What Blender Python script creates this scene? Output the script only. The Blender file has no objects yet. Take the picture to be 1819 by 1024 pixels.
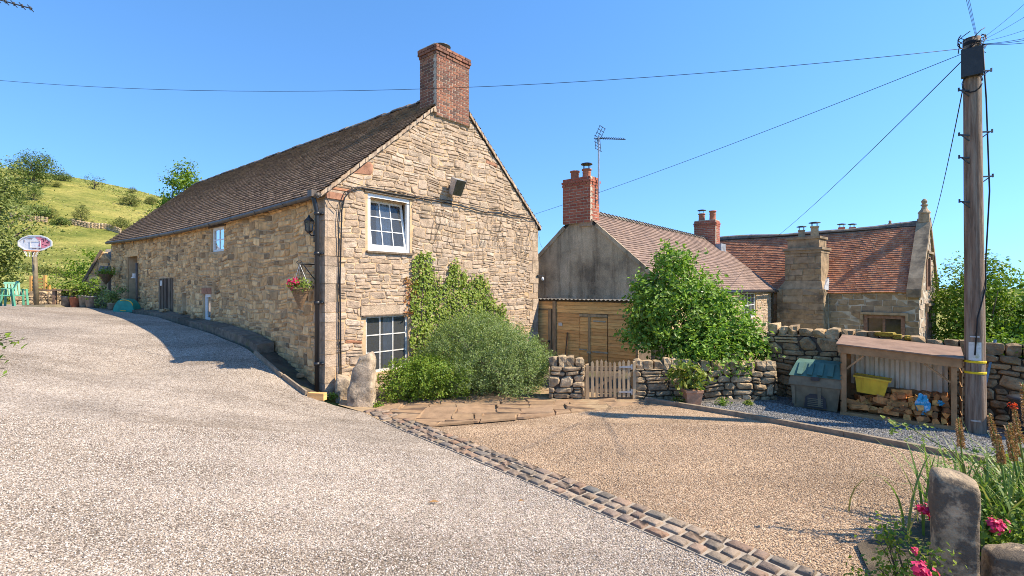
import bpy, math, random
import numpy as np
from mathutils import Vector, Matrix, Euler
from mathutils.geometry import delaunay_2d_cdt

random.seed(7)
rng = np.random.default_rng(7)
S = bpy.context.scene
COL = S.collection
R = math.radians

# ------------------------------------------------------------------ camera, sky, sun, exposure
EYE = 2.4                      # eye height above the level yard
FPX = 880.0                    # focal length in pixels of the 1819 px wide photograph
cam_d = bpy.data.cameras.new('camera')
cam_d.sensor_width = 36.0
cam_d.lens = 36.0 * FPX / 1819.0
cam_d.clip_start = 0.05
cam_d.clip_end = 12000
cam = bpy.data.objects.new('camera', cam_d)
COL.objects.link(cam)
cam.location = (0, 0, EYE)
cam.rotation_euler = (R(90), 0, 0)
S.camera = cam

SUN_AZ = (0.978, -0.208)       # horizontal direction towards the sun
SUN_EL = R(46.5)
world = bpy.data.worlds.new('World')
S.world = world
world.use_nodes = True
wn = world.node_tree
sky = wn.nodes.new('ShaderNodeTexSky')
sky.sky_type = 'NISHITA'
sky.sun_disc = False
sky.sun_elevation = SUN_EL
sky.sun_rotation = math.atan2(SUN_AZ[0], SUN_AZ[1])
sky.altitude = 200
sky.air_density = 0.95
sky.dust_density = 0.0
sky.ozone_density = 2.0
wn.nodes['Background'].inputs['Strength'].default_value = 0.15
# clear dry air: the sky is read a little above the true elevation, so the band at the horizon stays blue
tc = wn.nodes.new('ShaderNodeTexCoord')
mpw = wn.nodes.new('ShaderNodeMapping')
mpw.inputs['Scale'].default_value = (1, 1, 0.80)
mpw.inputs['Location'].default_value = (0, 0, 0.20)
wn.links.new(tc.outputs['Generated'], mpw.inputs['Vector'])
wn.links.new(mpw.outputs[0], sky.inputs['Vector'])
hs = wn.nodes.new('ShaderNodeHueSaturation')
hs.inputs['Saturation'].default_value = 1.22
wn.links.new(sky.outputs[0], hs.inputs['Color'])
wn.links.new(hs.outputs[0], wn.nodes['Background'].inputs['Color'])

sun_d = bpy.data.lights.new('sun', 'SUN')
sun_d.energy = 3.9
sun_d.angle = R(0.53)
sun_d.color = (1.0, 0.88, 0.70)
sun = bpy.data.objects.new('sun', sun_d)
COL.objects.link(sun)
to_sun = Vector((SUN_AZ[0] * math.cos(SUN_EL), SUN_AZ[1] * math.cos(SUN_EL), math.sin(SUN_EL)))
sun.rotation_euler = to_sun.to_track_quat('Z', 'Y').to_euler()
sun.location = to_sun * 60

S.view_settings.view_transform = 'Standard'
S.view_settings.look = 'None'
S.view_settings.exposure = 1.2
S.view_settings.gamma = 1.0
S.view_settings.use_curve_mapping = False
S.cycles.max_bounces = 6
S.cycles.transparent_max_bounces = 8
S.cycles.use_denoising = True
S.cycles.denoiser = 'OPENIMAGEDENOISE'
S.cycles.denoising_input_passes = 'RGB_ALBEDO_NORMAL'
S.cycles.denoising_prefilter = 'NONE'
S.cycles.filter_width = 0.95

# ------------------------------------------------------------------ object helpers
def tag(o, label=None, cat=None, group=None, kind=None):
    if label: o['label'] = label
    if cat: o['category'] = cat
    if group: o['group'] = group
    if kind: o['kind'] = kind
    return o

def wpos(o):
    p = Vector((0, 0, 0))
    while o is not None:
        p = p + o.location
        o = o.parent
    return p

def empty(name, loc, label=None, cat=None, group=None):
    o = bpy.data.objects.new(name, None)
    o.empty_display_size = 0.2
    COL.objects.link(o)
    o.location = loc
    return tag(o, label, cat, group)

def link(name, me, parent=None, loc=(0, 0, 0), rot=None, scale=None):
    """loc is a world position; every parent in this scene is unrotated and unscaled"""
    o = bpy.data.objects.new(name, me)
    COL.objects.link(o)
    loc = Vector(loc)
    if parent is not None:
        o.parent = parent
        o.location = loc - wpos(parent)
    else:
        o.location = loc
    if rot is not None: o.rotation_euler = rot
    if scale is not None: o.scale = scale
    return o

def mesh_from(name, verts, faces, mat, tint=None, smooth=False):
    """verts (N,3); faces a list of index tuples or an (M,k) array"""
    me = bpy.data.meshes.new(name)
    verts = np.asarray(verts, dtype=np.float32)
    if isinstance(faces, np.ndarray):
        k = faces.shape[1]
        flat = faces.astype(np.int32).ravel()
        starts = np.arange(0, len(flat), k, dtype=np.int32)
    else:
        ln = np.fromiter((len(f) for f in faces), dtype=np.int32, count=len(faces))
        flat = np.fromiter((i for f in faces for i in f), dtype=np.int32)
        starts = np.zeros(len(faces), dtype=np.int32)
        if len(faces) > 1: starts[1:] = np.cumsum(ln)[:-1]
    me.vertices.add(len(verts)); me.vertices.foreach_set('co', verts.ravel())
    me.loops.add(len(flat)); me.loops.foreach_set('vertex_index', flat)
    me.polygons.add(len(starts)); me.polygons.foreach_set('loop_start', starts)
    me.polygons.foreach_set('use_smooth', np.full(len(starts), smooth, dtype=bool))
    me.update(calc_edges=True)
    if tint is not None:
        at = me.attributes.new('tint', 'FLOAT', 'POINT')
        at.data.foreach_set('value', np.asarray(tint, dtype=np.float32))
    if mat is not None: me.materials.append(mat)
    return me

class MB:
    """collects shapes in world coordinates, builds ONE mesh object"""
    def __init__(s): s.v = []; s.f = []; s.t = []; s.n = 0
    def add(s, verts, faces, tint=0.0):
        verts = [tuple(p) for p in verts]
        s.v += verts
        n = s.n
        s.f += [tuple(i + n for i in f) for f in faces]
        s.t += [tint] * len(verts)
        s.n += len(verts)
    def hexa(s, p, tint=0.0):     # 8 points: bottom ring 0-3, top ring 4-7
        s.add(p, [(3, 2, 1, 0), (4, 5, 6, 7), (0, 1, 5, 4), (1, 2, 6, 5), (2, 3, 7, 6), (3, 0, 4, 7)], tint)
    def fbox(s, F, u0, u1, v0, v1, d0, d1, tint=0.0):
        s.hexa([F.p(u0, v0, d0), F.p(u1, v0, d0), F.p(u1, v0, d1), F.p(u0, v0, d1),
                F.p(u0, v1, d0), F.p(u1, v1, d0), F.p(u1, v1, d1), F.p(u0, v1, d1)], tint)
    def box(s, c, size, rz=0.0, tint=0.0):
        ca, sa = math.cos(rz), math.sin(rz)
        pts = []
        for z in (-.5, .5):
            for x, y in ((-.5, -.5), (.5, -.5), (.5, .5), (-.5, .5)):
                X, Y = x * size[0], y * size[1]
                pts.append((c[0] + X * ca - Y * sa, c[1] + X * sa + Y * ca, c[2] + z * size[2]))
        s.hexa(pts, tint)
    def bar(s, a, b, w, h, up=(0, 0, 1), tint=0.0):
        a, b = Vector(a), Vector(b); d = (b - a).normalized(); up = Vector(up)
        x = d.cross(up)
        if x.length < 1e-4: x = d.cross(Vector((1, 0, 0)))
        x.normalize(); y = x.cross(d)
        pts = []
        for q in (a, b):
            for i, j in ((-1, -1), (1, -1), (1, 1), (-1, 1)):
                pts.append(q + x * (i * w / 2) + y * (j * h / 2))
        s.hexa(pts, tint)
    def tube(s, pts, rad, n=8, tint=0.0, cap=True):
        pts = [Vector(p) for p in pts]
        if not hasattr(rad, '__len__'): rad = [rad] * len(pts)
        vs = []; fs = []
        ref = None
        for i, p in enumerate(pts):
            d = (pts[min(i + 1, len(pts) - 1)] - pts[max(i - 1, 0)]).normalized()
            if ref is None:
                ref = d.cross(Vector((0, 0, 1)))
                if ref.length < 1e-3: ref = Vector((1, 0, 0))
            x = (ref - d * ref.dot(d)).normalized(); ref = x
            y = d.cross(x)
            for k in range(n):
                a = 2 * math.pi * k / n
                vs.append(p + (x * math.cos(a) + y * math.sin(a)) * rad[i])
        for i in range(len(pts) - 1):
            for k in range(n):
                k2 = (k + 1) % n
                fs.append((i * n + k, i * n + k2, (i + 1) * n + k2, (i + 1) * n + k))
        if cap:
            fs.append(tuple(range(n - 1, -1, -1)))
            fs.append(tuple((len(pts) - 1) * n + k for k in range(n)))
        s.add(vs, fs, tint)
    def lathe(s, c, prof, n=14, tint=0.0, rz=0.0):
        vs = []; fs = []
        for r, z in prof:
            for k in range(n):
                a = 2 * math.pi * k / n + rz
                vs.append((c[0] + r * math.cos(a), c[1] + r * math.sin(a), c[2] + z))
        for i in range(len(prof) - 1):
            for k in range(n):
                k2 = (k + 1) % n
                fs.append((i * n + k, i * n + k2, (i + 1) * n + k2, (i + 1) * n + k))
        fs.append(tuple(range(n - 1, -1, -1)))
        fs.append(tuple((len(prof) - 1) * n + k for k in range(n)))
        s.add(vs, fs, tint)
    def prism(s, F, poly, d0, d1, tint=0.0):
        n = len(poly)
        vs = [F.p(u, v, d0) for u, v in poly] + [F.p(u, v, d1) for u, v in poly]
        fs = [tuple(range(n - 1, -1, -1)), tuple(range(n, 2 * n))]
        fs += [(k, (k + 1) % n, n + (k + 1) % n, n + k) for k in range(n)]
        s.add(vs, fs, tint)
    def build(s, name, mat, parent=None, smooth=False, origin=None):
        v = np.array([tuple(p) for p in s.v], dtype=np.float64)
        if origin is None:
            o = (v.min(0) + v.max(0)) / 2; o[2] = v[:, 2].min()
        else: o = np.array(origin, dtype=np.float64)
        me = mesh_from(name, v - o, s.f, mat, s.t, smooth)
        return link(name, me, parent, o)

class Frame:
    def __init__(s, O, U, V=(0, 0, 1), N=None):
        s.O = Vector(O); s.U = Vector(U).normalized(); s.V = Vector(V).normalized()
        s.N = Vector(N).normalized() if N is not None else s.U.cross(s.V).normalized()
    def p(s, u, v, d=0.0): return s.O + s.U * u + s.V * v + s.N * d
    def shift(s, u, v, d=0.0): return Frame(s.p(u, v, d), s.U, s.V, s.N)

EYEV = Vector((0, 0, EYE))
def ray(u, v): return Vector(((u - 909.5) / FPX, 1.0, (512 - v) / FPX))
def at(u, v, Y): return EYEV + ray(u, v) * Y
def onz(u, v, z=0.0):
    r = ray(u, v); return EYEV + r * ((z - EYE) / r.z)
def onframe(F, u, v, d=0.0):
    r = ray(u, v); q = F.p(0, 0, d)
    k = (q - EYEV).dot(F.N) / r.dot(F.N)
    w = EYEV + r * k - F.O
    return w.dot(F.U), w.dot(F.V)

# ------------------------------------------------------------------ materials
def new_mat(name):
    m = bpy.data.materials.new(name); m.use_nodes = True
    nt = m.node_tree
    return m, nt, nt.nodes['Principled BSDF']

def nd(nt, typ, **kw):
    n = nt.nodes.new(typ)
    for k, v in kw.items(): setattr(n, k, v)
    return n

def mixc(nt, a, b, fac, blend='MIX'):
    n = nd(nt, 'ShaderNodeMix', data_type='RGBA', blend_type=blend)
    for sock, val in ((n.inputs[6], a), (n.inputs[7], b), (n.inputs[0], fac)):
        if hasattr(val, 'links') or isinstance(val, bpy.types.NodeSocket): nt.links.new(val, sock)
        elif isinstance(val, (int, float)): sock.default_value = val
        else: sock.default_value = (*val, 1) if len(val) == 3 else val
    return n.outputs[2]

def ramp(nt, fac, cols, interp='LINEAR'):
    n = nd(nt, 'ShaderNodeValToRGB'); cr = n.color_ramp; cr.interpolation = interp
    while len(cr.elements) < len(cols): cr.elements.new(0.5)
    for i, c in enumerate(cols):
        if len(c) == 4: pos, col = c[0], c[1:]
        else: pos, col = i / max(1, len(cols) - 1), c
        cr.elements[i].position = pos; cr.elements[i].color = (*col, 1)
    nt.links.new(fac, n.inputs[0])
    return n.outputs[0]

def pos_socket(nt, scale=(1, 1, 1)):
    g = nd(nt, 'ShaderNodeNewGeometry')
    if scale == (1, 1, 1): return g.outputs['Position']
    mp = nd(nt, 'ShaderNodeMapping'); mp.inputs['Scale'].default_value = scale
    nt.links.new(g.outputs['Position'], mp.inputs['Vector'])
    return mp.outputs[0]

def noise(nt, vec, scale, detail=5, rough=0.6):
    n = nd(nt, 'ShaderNodeTexNoise'); n.inputs['Scale'].default_value = scale
    n.inputs['Detail'].default_value = detail; n.inputs['Roughness'].default_value = rough
    nt.links.new(vec, n.inputs['Vector'])
    return n.outputs['Fac']

def fracrand(nt):
    a = nd(nt, 'ShaderNodeAttribute', attribute_name='tint')
    o = nd(nt, 'ShaderNodeObjectInfo')
    s = nd(nt, 'ShaderNodeMath', operation='ADD'); f = nd(nt, 'ShaderNodeMath', operation='FRACT')
    nt.links.new(a.outputs['Fac'], s.inputs[0]); nt.links.new(o.outputs['Random'], s.inputs[1])
    nt.links.new(s.outputs[0], f.inputs[0])
    return f.outputs[0]

def bump(nt, bs, height, strength, dist=0.02):
    b = nd(nt, 'ShaderNodeBump'); b.inputs['Strength'].default_value = strength
    b.inputs['Distance'].default_value = dist
    nt.links.new(height, b.inputs['Height']); nt.links.new(b.outputs[0], bs.inputs['Normal'])

def mat(name, cols, rough=0.85, ns=6.0, dark=0.55, light=1.25, bs=40.0, bstr=0.4, bdist=0.01, spec=0.25,
        metal=0.0, scale=(1, 1, 1), stain=None, stain_scale=1.5, stain_lo=0.52, stain_hi=0.68, stain_amt=0.8):
    """per-piece colour from cols (random by piece), noise mottling, fine relief, optional patches of another colour"""
    m, nt, b = new_mat(name)
    v = pos_socket(nt, scale)
    c = ramp(nt, fracrand(nt), cols) if len(cols) > 1 else None
    n1 = noise(nt, v, ns)
    mul = ramp(nt, n1, [(0.3, dark, dark, dark), (0.7, light, light, light)])
    c = mixc(nt, c if c is not None else cols[0], mul, 1.0, 'MULTIPLY')
    if stain is not None:
        sn = noise(nt, v, stain_scale, 6, 0.65)
        sf = ramp(nt, sn, [(stain_lo, 0, 0, 0), (stain_hi, stain_amt, stain_amt, stain_amt)])
        c = mixc(nt, c, stain, sf)
    nt.links.new(c, b.inputs['Base Color'])
    b.inputs['Roughness'].default_value = rough
    b.inputs['Specular IOR Level'].default_value = spec
    b.inputs['Metallic'].default_value = metal
    if bstr > 0: bump(nt, b, noise(nt, v, bs, 6, 0.7), bstr, bdist)
    return m

def leafmat(name, cols, rough=0.5, trans=0.35, spec=0.35):
    m, nt, b = new_mat(name)
    c = ramp(nt, fracrand(nt), cols)
    nt.links.new(c, b.inputs['Base Color'])
    b.inputs['Roughness'].default_value = rough
    b.inputs['Specular IOR Level'].default_value = spec
    t = nd(nt, 'ShaderNodeBsdfTranslucent')
    tc = mixc(nt, c, (1.15, 1.25, 0.5), 0.6, 'MULTIPLY')
    nt.links.new(tc, t.inputs['Color'])
    mx = nd(nt, 'ShaderNodeMixShader'); mx.inputs[0].default_value = trans
    out = nt.nodes['Material Output']
    nt.links.new(b.outputs[0], mx.inputs[1]); nt.links.new(t.outputs[0], mx.inputs[2])
    nt.links.new(mx.outputs[0], out.inputs['Surface'])
    return m

def gravelmat(name, cols, scale=60.0):
    m, nt, b = new_mat(name)
    v = pos_socket(nt)
    vo = nd(nt, 'ShaderNodeTexVoronoi'); vo.inputs['Scale'].default_value = scale
    nt.links.new(v, vo.inputs['Vector'])
    sep = nd(nt, 'ShaderNodeSeparateColor'); nt.links.new(vo.outputs['Color'], sep.inputs[0])
    c = ramp(nt, sep.outputs[0], cols)
    gap = ramp(nt, vo.outputs['Distance'], [(0.35, 1, 1, 1), (0.75, .5, .47, .44)])
    c = mixc(nt, c, gap, 0.8, 'MULTIPLY')
    big = noise(nt, v, 0.55, 4, 0.6)
    c = mixc(nt, c, ramp(nt, big, [(0.3, .74, .73, .71), (0.7, 1.17, 1.16, 1.14)]), 1.0, 'MULTIPLY')
    mpt = nd(nt, 'ShaderNodeMapping'); mpt.inputs['Rotation'].default_value = (0, 0, R(-38)); mpt.inputs['Scale'].default_value = (.16, 1.1, 1)
    nt.links.new(v, mpt.inputs['Vector'])
    tr = noise(nt, mpt.outputs[0], 1.0, 3, 0.55)
    c = mixc(nt, c, ramp(nt, tr, [(0.36, .78, .76, .73), (0.5, 1, 1, 1), (0.64, 1.14, 1.14, 1.13)]), 1.0, 'MULTIPLY')
    mid = noise(nt, v, 9, 5, 0.7)
    c = mixc(nt, c, ramp(nt, mid, [(0.3, .80, .80, .80), (0.7, 1.14, 1.14, 1.14)]), 1.0, 'MULTIPLY')
    nt.links.new(c, b.inputs['Base Color'])
    b.inputs['Roughness'].default_value = 0.85; b.inputs['Specular IOR Level'].default_value = 0.2
    inv = nd(nt, 'ShaderNodeMath', operation='SUBTRACT'); inv.inputs[0].default_value = 1.0
    nt.links.new(vo.outputs['Distance'], inv.inputs[1])
    bump(nt, b, inv.outputs[0], 0.9, 0.012)
    return m

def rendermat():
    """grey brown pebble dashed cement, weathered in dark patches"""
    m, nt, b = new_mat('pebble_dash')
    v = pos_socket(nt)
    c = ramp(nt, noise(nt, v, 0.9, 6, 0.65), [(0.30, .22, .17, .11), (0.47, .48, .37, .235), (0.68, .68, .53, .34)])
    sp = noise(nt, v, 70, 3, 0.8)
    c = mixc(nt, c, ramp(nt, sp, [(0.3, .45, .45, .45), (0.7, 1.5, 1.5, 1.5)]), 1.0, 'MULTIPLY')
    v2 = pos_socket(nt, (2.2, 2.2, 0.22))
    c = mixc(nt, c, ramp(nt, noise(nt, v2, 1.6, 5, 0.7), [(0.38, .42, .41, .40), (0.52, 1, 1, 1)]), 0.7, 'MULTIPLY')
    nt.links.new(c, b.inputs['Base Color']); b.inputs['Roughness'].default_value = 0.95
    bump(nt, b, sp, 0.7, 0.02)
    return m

def glassmat():
    m, nt, b = new_mat('window_glass')
    out = nt.nodes['Material Output']
    tr = nd(nt, 'ShaderNodeBsdfTransparent'); tr.inputs['Color'].default_value = (.72, .76, .78, 1)
    gl = nd(nt, 'ShaderNodeBsdfGlossy'); gl.inputs['Roughness'].default_value = 0.02
    fr = nd(nt, 'ShaderNodeFresnel'); fr.inputs['IOR'].default_value = 1.6
    mx = nd(nt, 'ShaderNodeMixShader')
    nt.links.new(fr.outputs[0], mx.inputs[0]); nt.links.new(tr.outputs[0], mx.inputs[1]); nt.links.new(gl.outputs[0], mx.inputs[2])
    df = nd(nt, 'ShaderNodeBsdfDiffuse'); df.inputs['Color'].default_value = (.55, .57, .58, 1)   # pale grey mixed into the glass colour, standing in for a brighter interior
    m2 = nd(nt, 'ShaderNodeMixShader'); m2.inputs[0].default_value = .09
    nt.links.new(mx.outputs[0], m2.inputs[1]); nt.links.new(df.outputs[0], m2.inputs[2])
    nt.links.new(m2.outputs[0], out.inputs['Surface'])
    return m

def fieldmat():
    m, nt, b = new_mat('field_grass')
    v = pos_socket(nt)
    c = ramp(nt, noise(nt, v, 0.05, 6, 0.6), [(0.30, .175, .20, .05), (0.5, .265, .27, .08), (0.70, .37, .33, .125)])
    v3 = pos_socket(nt, (.35, 1, 2.2))
    c = mixc(nt, c, ramp(nt, noise(nt, v3, 0.16, 6, 0.75), [(0.36, .55, .64, .48), (0.64, 1.32, 1.18, 1.08)]), 1.0, 'MULTIPLY')
    c = mixc(nt, c, ramp(nt, noise(nt, v, 1.3, 6, 0.8), [(0.3, .6, .62, .55), (0.7, 1.3, 1.25, 1.2)]), 1.0, 'MULTIPLY')
    nt.links.new(c, b.inputs['Base Color']); b.inputs['Roughness'].default_value = 0.95
    b.inputs['Specular IOR Level'].default_value = 0.1
    bump(nt, b, noise(nt, v, 2.5, 6, 0.8), 1.0, 0.25)
    return m

M = {}
M['gable_stone'] = mat('gable_stone', [(0.418, 0.299, 0.198), (0.500, 0.375, 0.258), (0.466, 0.336, 0.228), (0.565, 0.445, 0.331), (0.479, 0.348, 0.240), (0.389, 0.293, 0.211), (0.533, 0.408, 0.294)],
                       ns=9, dark=.72, light=1.18, bs=28, bstr=.85, bdist=.03, stain=(.17, .125, .08), stain_scale=1.7, stain_lo=.52, stain_hi=.72, stain_amt=.62)
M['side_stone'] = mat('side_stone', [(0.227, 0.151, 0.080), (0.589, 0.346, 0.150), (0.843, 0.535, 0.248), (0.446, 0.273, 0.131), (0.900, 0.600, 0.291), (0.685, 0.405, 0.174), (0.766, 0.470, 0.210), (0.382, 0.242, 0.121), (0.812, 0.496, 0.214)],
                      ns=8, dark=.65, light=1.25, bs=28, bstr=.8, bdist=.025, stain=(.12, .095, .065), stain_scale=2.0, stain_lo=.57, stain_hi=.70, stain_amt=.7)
M['mortar'] = mat('mortar', [(0.567, 0.386, 0.217)], ns=5, dark=.72, light=1.15, bs=60, bstr=.6, bdist=.01, stain=(.20, .16, .105), stain_scale=1.2, stain_lo=.52, stain_hi=.75, stain_amt=.55)
M['sandstone'] = mat('sandstone', [(.44, .31, .20), (.40, .27, .165), (.47, .35, .23)], ns=5, bs=35, bstr=.5, stain=(.2, .16, .12), stain_lo=.5, stain_hi=.75)
M['redstone'] = mat('redstone', [(.42, .19, .10), (.36, .18, .11)], ns=8, bs=35, bstr=.6)
M['dry_stone'] = mat('dry_stone', [(0.422, 0.297, 0.168), (0.538, 0.396, 0.234), (0.339, 0.240, 0.137), (0.492, 0.349, 0.200), (0.586, 0.437, 0.266), (0.387, 0.281, 0.173)],
                     ns=7, dark=.5, light=1.3, bs=24, bstr=.9, bdist=.03, stain=(.11, .095, .07), stain_scale=3.0, stain_lo=.5, stain_hi=.66, stain_amt=.75)
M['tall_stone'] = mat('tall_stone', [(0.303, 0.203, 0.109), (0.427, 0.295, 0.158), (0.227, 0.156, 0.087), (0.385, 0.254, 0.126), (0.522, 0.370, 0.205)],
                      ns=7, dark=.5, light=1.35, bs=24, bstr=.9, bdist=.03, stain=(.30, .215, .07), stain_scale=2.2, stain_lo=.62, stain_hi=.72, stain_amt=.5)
M['wall_core'] = mat('wall_core', [(.13, .10, .07)], bstr=.3)
M['guard_stone'] = mat('guard_stone', [(0.450, 0.347, 0.240)], ns=7, dark=.45, light=1.4, bs=22, bstr=1.0, bdist=.03, stain=(.40, .25, .085), stain_scale=5, stain_lo=.60, stain_hi=.70, stain_amt=.5)
M['gatepost_stone'] = mat('gatepost_stone', [(0.435, 0.321, 0.202)], ns=9, dark=.55, light=1.3, bs=26, bstr=1.0, bdist=.03, stain=(.085, .07, .055), stain_scale=5.5, stain_lo=.44, stain_hi=.54, stain_amt=.85)
M['ashlar'] = mat('ashlar', [(0.376, 0.268, 0.162), (0.412, 0.298, 0.183), (0.304, 0.221, 0.141), (0.367, 0.256, 0.149), (0.260, 0.192, 0.128)], ns=4, dark=.65, light=1.25, bs=30, bstr=.5,
                  stain=(.07, .058, .045), stain_scale=.9, stain_lo=.52, stain_hi=.66, stain_amt=.75)
M['lime_mortar'] = mat('lime_mortar', [(.58, .51, .40)], ns=1.5, dark=.45, light=1.15, bs=50, bstr=.4)
M['barn_tile'] = mat('barn_tile', [(0.236, 0.153, 0.103), (0.307, 0.204, 0.133), (0.183, 0.122, 0.086), (0.266, 0.178, 0.120), (0.354, 0.240, 0.155), (0.218, 0.143, 0.099)],
                     rough=.85, ns=3, dark=.75, light=1.2, bs=50, bstr=.4, stain=(.30, .265, .18), stain_scale=1.6, stain_lo=.56, stain_hi=.76, stain_amt=.45)
M['cottage_tile'] = mat('cottage_tile', [(0.262, 0.173, 0.127), (0.211, 0.142, 0.112), (0.313, 0.212, 0.154), (0.237, 0.160, 0.120), (0.186, 0.130, 0.105)], ns=2, dark=.75, light=1.2, bs=50, bstr=.3)
M['manor_tile'] = mat('manor_tile', [(.50, .20, .10), (.55, .25, .13), (.45, .17, .09), (.52, .215, .105), (.32, .14, .09), (.56, .27, .145), (.48, .185, .095)],
                      ns=2.5, dark=.7, light=1.2, bs=50, bstr=.3, stain=(.10, .06, .045), stain_scale=.9, stain_lo=.58, stain_hi=.76, stain_amt=.5)
M['slate_tile'] = mat('slate_tile', [(0.243, 0.211, 0.175), (0.180, 0.162, 0.143), (0.297, 0.261, 0.216)], ns=4, bs=30, bstr=.5)
M['roof_deck'] = mat('roof_deck', [(.05, .042, .036)], bstr=0)
M['ridge_tile'] = mat('ridge_tile', [(.15, .12, .10), (.21, .17, .14), (.12, .10, .09)], ns=5, bs=40, bstr=.4, stain=(.30, .27, .16), stain_scale=4)
M['verge_mortar'] = mat('verge_mortar', [(.46, .335, .22), (.36, .25, .165), (.50, .39, .275), (.28, .20, .145)], ns=9, dark=.7, light=1.2, bs=50, bstr=.5)
M['dark_brick'] = mat('dark_brick', [(.25, .095, .058), (.16, .075, .055), (.31, .13, .075), (.20, .095, .065), (.115, .065, .05), (.34, .155, .09)], ns=16, dark=.65, light=1.25, bs=60, bstr=.5)
M['red_brick'] = mat('red_brick', [(.40, .115, .065), (.34, .10, .06), (.46, .155, .09), (.37, .13, .08), (.28, .085, .055)], ns=16, dark=.8, light=1.15, bs=60, bstr=.4)
M['brick_mortar'] = mat('brick_mortar', [(.50, .42, .32)], ns=10, bs=60, bstr=.4)
M['render'] = rendermat()
M['terracotta'] = mat('terracotta', [(.42, .155, .085), (.38, .16, .10)], ns=10, dark=.75, light=1.15, bs=50, bstr=.25)
M['brown_pot'] = mat('brown_pot', [(.46, .25, .15)], ns=8, dark=.7, light=1.2, bs=40, bstr=.3)
M['buff_pot'] = mat('buff_pot', [(.44, .33, .19), (.40, .29, .17)], ns=10, dark=.7, light=1.2, bs=50, bstr=.3)
M['white_paint'] = mat('white_paint', [(.78, .77, .73)], rough=.45, ns=12, dark=.86, light=1.04, bs=70, bstr=.12, spec=.4)
M['old_white'] = mat('old_white', [(.70, .67, .60)], rough=.6, ns=20, dark=.7, light=1.1, bs=50, bstr=.4, stain=(.35, .29, .2), stain_scale=9, stain_lo=.6, stain_hi=.7)
M['black_plastic'] = mat('black_plastic', [(.018, .018, .02)], rough=.35, ns=5, dark=.8, light=1.3, bstr=.05, spec=.5)
M['gutter_brown'] = mat('gutter_brown', [(.115, .09, .07)], rough=.5, ns=5, dark=.6, light=1.3, bs=40, bstr=.2, spec=.4)
M['black_iron'] = mat('black_iron', [(.03, .03, .032)], rough=.5, ns=20, bstr=.2, spec=.5)
M['galvanised'] = mat('galvanised', [(.42, .43, .44)], rough=.45, ns=10, dark=.7, light=1.2, bs=40, bstr=.2, metal=.6, spec=.5)
M['lead'] = mat('lead', [(.33, .35, .38)], rough=.5, ns=5, bstr=.2, metal=.2)
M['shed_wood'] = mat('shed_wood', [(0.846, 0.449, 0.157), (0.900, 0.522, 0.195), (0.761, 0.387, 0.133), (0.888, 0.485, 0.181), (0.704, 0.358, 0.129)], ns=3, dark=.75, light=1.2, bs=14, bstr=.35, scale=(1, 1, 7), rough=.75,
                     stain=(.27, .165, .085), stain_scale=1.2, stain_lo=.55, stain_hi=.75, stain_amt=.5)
M['grey_wood'] = mat('grey_wood', [(0.408, 0.286, 0.162), (0.480, 0.352, 0.209), (0.336, 0.231, 0.133), (0.444, 0.308, 0.171)], ns=5, dark=.6, light=1.25, bs=18, bstr=.5, scale=(3, 3, .6))
M['old_oak'] = mat('old_oak', [(0.143, 0.102, 0.068), (0.195, 0.144, 0.095), (0.104, 0.074, 0.053)], ns=5, dark=.6, light=1.3, bs=18, bstr=.6, scale=(4, 4, .5))
M['store_wood'] = mat('store_wood', [(0.431, 0.244, 0.109), (0.372, 0.206, 0.095), (0.491, 0.288, 0.132)], ns=4, dark=.65, light=1.25, bs=20, bstr=.5)
M['store_roof'] = mat('store_roof', [(0.264, 0.166, 0.110), (0.234, 0.145, 0.102), (0.292, 0.194, 0.132)], ns=4, dark=.75, light=1.2, bs=30, bstr=.4)
M['orange_wood'] = mat('orange_wood', [(.60, .30, .08), (.66, .36, .12)], ns=5, dark=.8, light=1.15, bs=30, bstr=.2)
M['log_wood'] = mat('log_wood', [(0.900, 0.392, 0.114), (0.900, 0.505, 0.161), (0.517, 0.216, 0.071), (0.332, 0.145, 0.059), (0.867, 0.342, 0.094), (0.665, 0.278, 0.098), (0.242, 0.114, 0.047), (0.900, 0.416, 0.110)], ns=14, dark=.6, light=1.3, bs=30, bstr=.7)
M['tin_sheet'] = mat('tin_sheet', [(0.814, 0.704, 0.524)], rough=.55, ns=3, dark=.75, light=1.1, bs=30, bstr=.15, stain=(.36, .27, .19), stain_scale=2.2, stain_lo=.58, stain_hi=.75, stain_amt=.5)
M['shed_roof'] = mat('shed_roof', [(.17, .155, .135)], rough=.6, ns=4, dark=.6, light=1.2, bs=30, bstr=.2)
M['pole_wood'] = mat('pole_wood', [(.22, .145, .10)], ns=5, dark=.45, light=1.45, bs=16, bstr=.8, bdist=.02, scale=(5, 5, .35), stain=(.35, .285, .215), stain_scale=3.0, stain_lo=.47, stain_hi=.62, stain_amt=.75)
M['yellow_band'] = mat('yellow_band', [(.75, .52, .02)], rough=.5, ns=10, dark=.85, light=1.1, bstr=.1)
M['yellow_tub'] = mat('yellow_tub', [(0.842, 0.513, 0.036)], rough=.45, ns=5, dark=.8, light=1.1, bs=30, bstr=.1, spec=.4)
M['sign_white'] = mat('sign_white', [(.66, .65, .60)], rough=.6, ns=10, dark=.8, light=1.05, bstr=.1, stain=(.36, .36, .2), stain_scale=7, stain_lo=.56, stain_hi=.66)
M['bin_green'] = mat('bin_green', [(.075, .15, .115)], rough=.7, ns=5, dark=.8, light=1.2, bs=90, bstr=.15, spec=.4)
M['bin_grey'] = mat('bin_grey', [(0.172, 0.139, 0.085)], rough=.6, ns=6, dark=.7, light=1.3, bs=90, bstr=.2, spec=.35)
M['dark_plastic'] = mat('dark_plastic', [(.03, .033, .036)], rough=.45, ns=5, dark=.8, light=1.3, bstr=.1, spec=.4)
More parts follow.
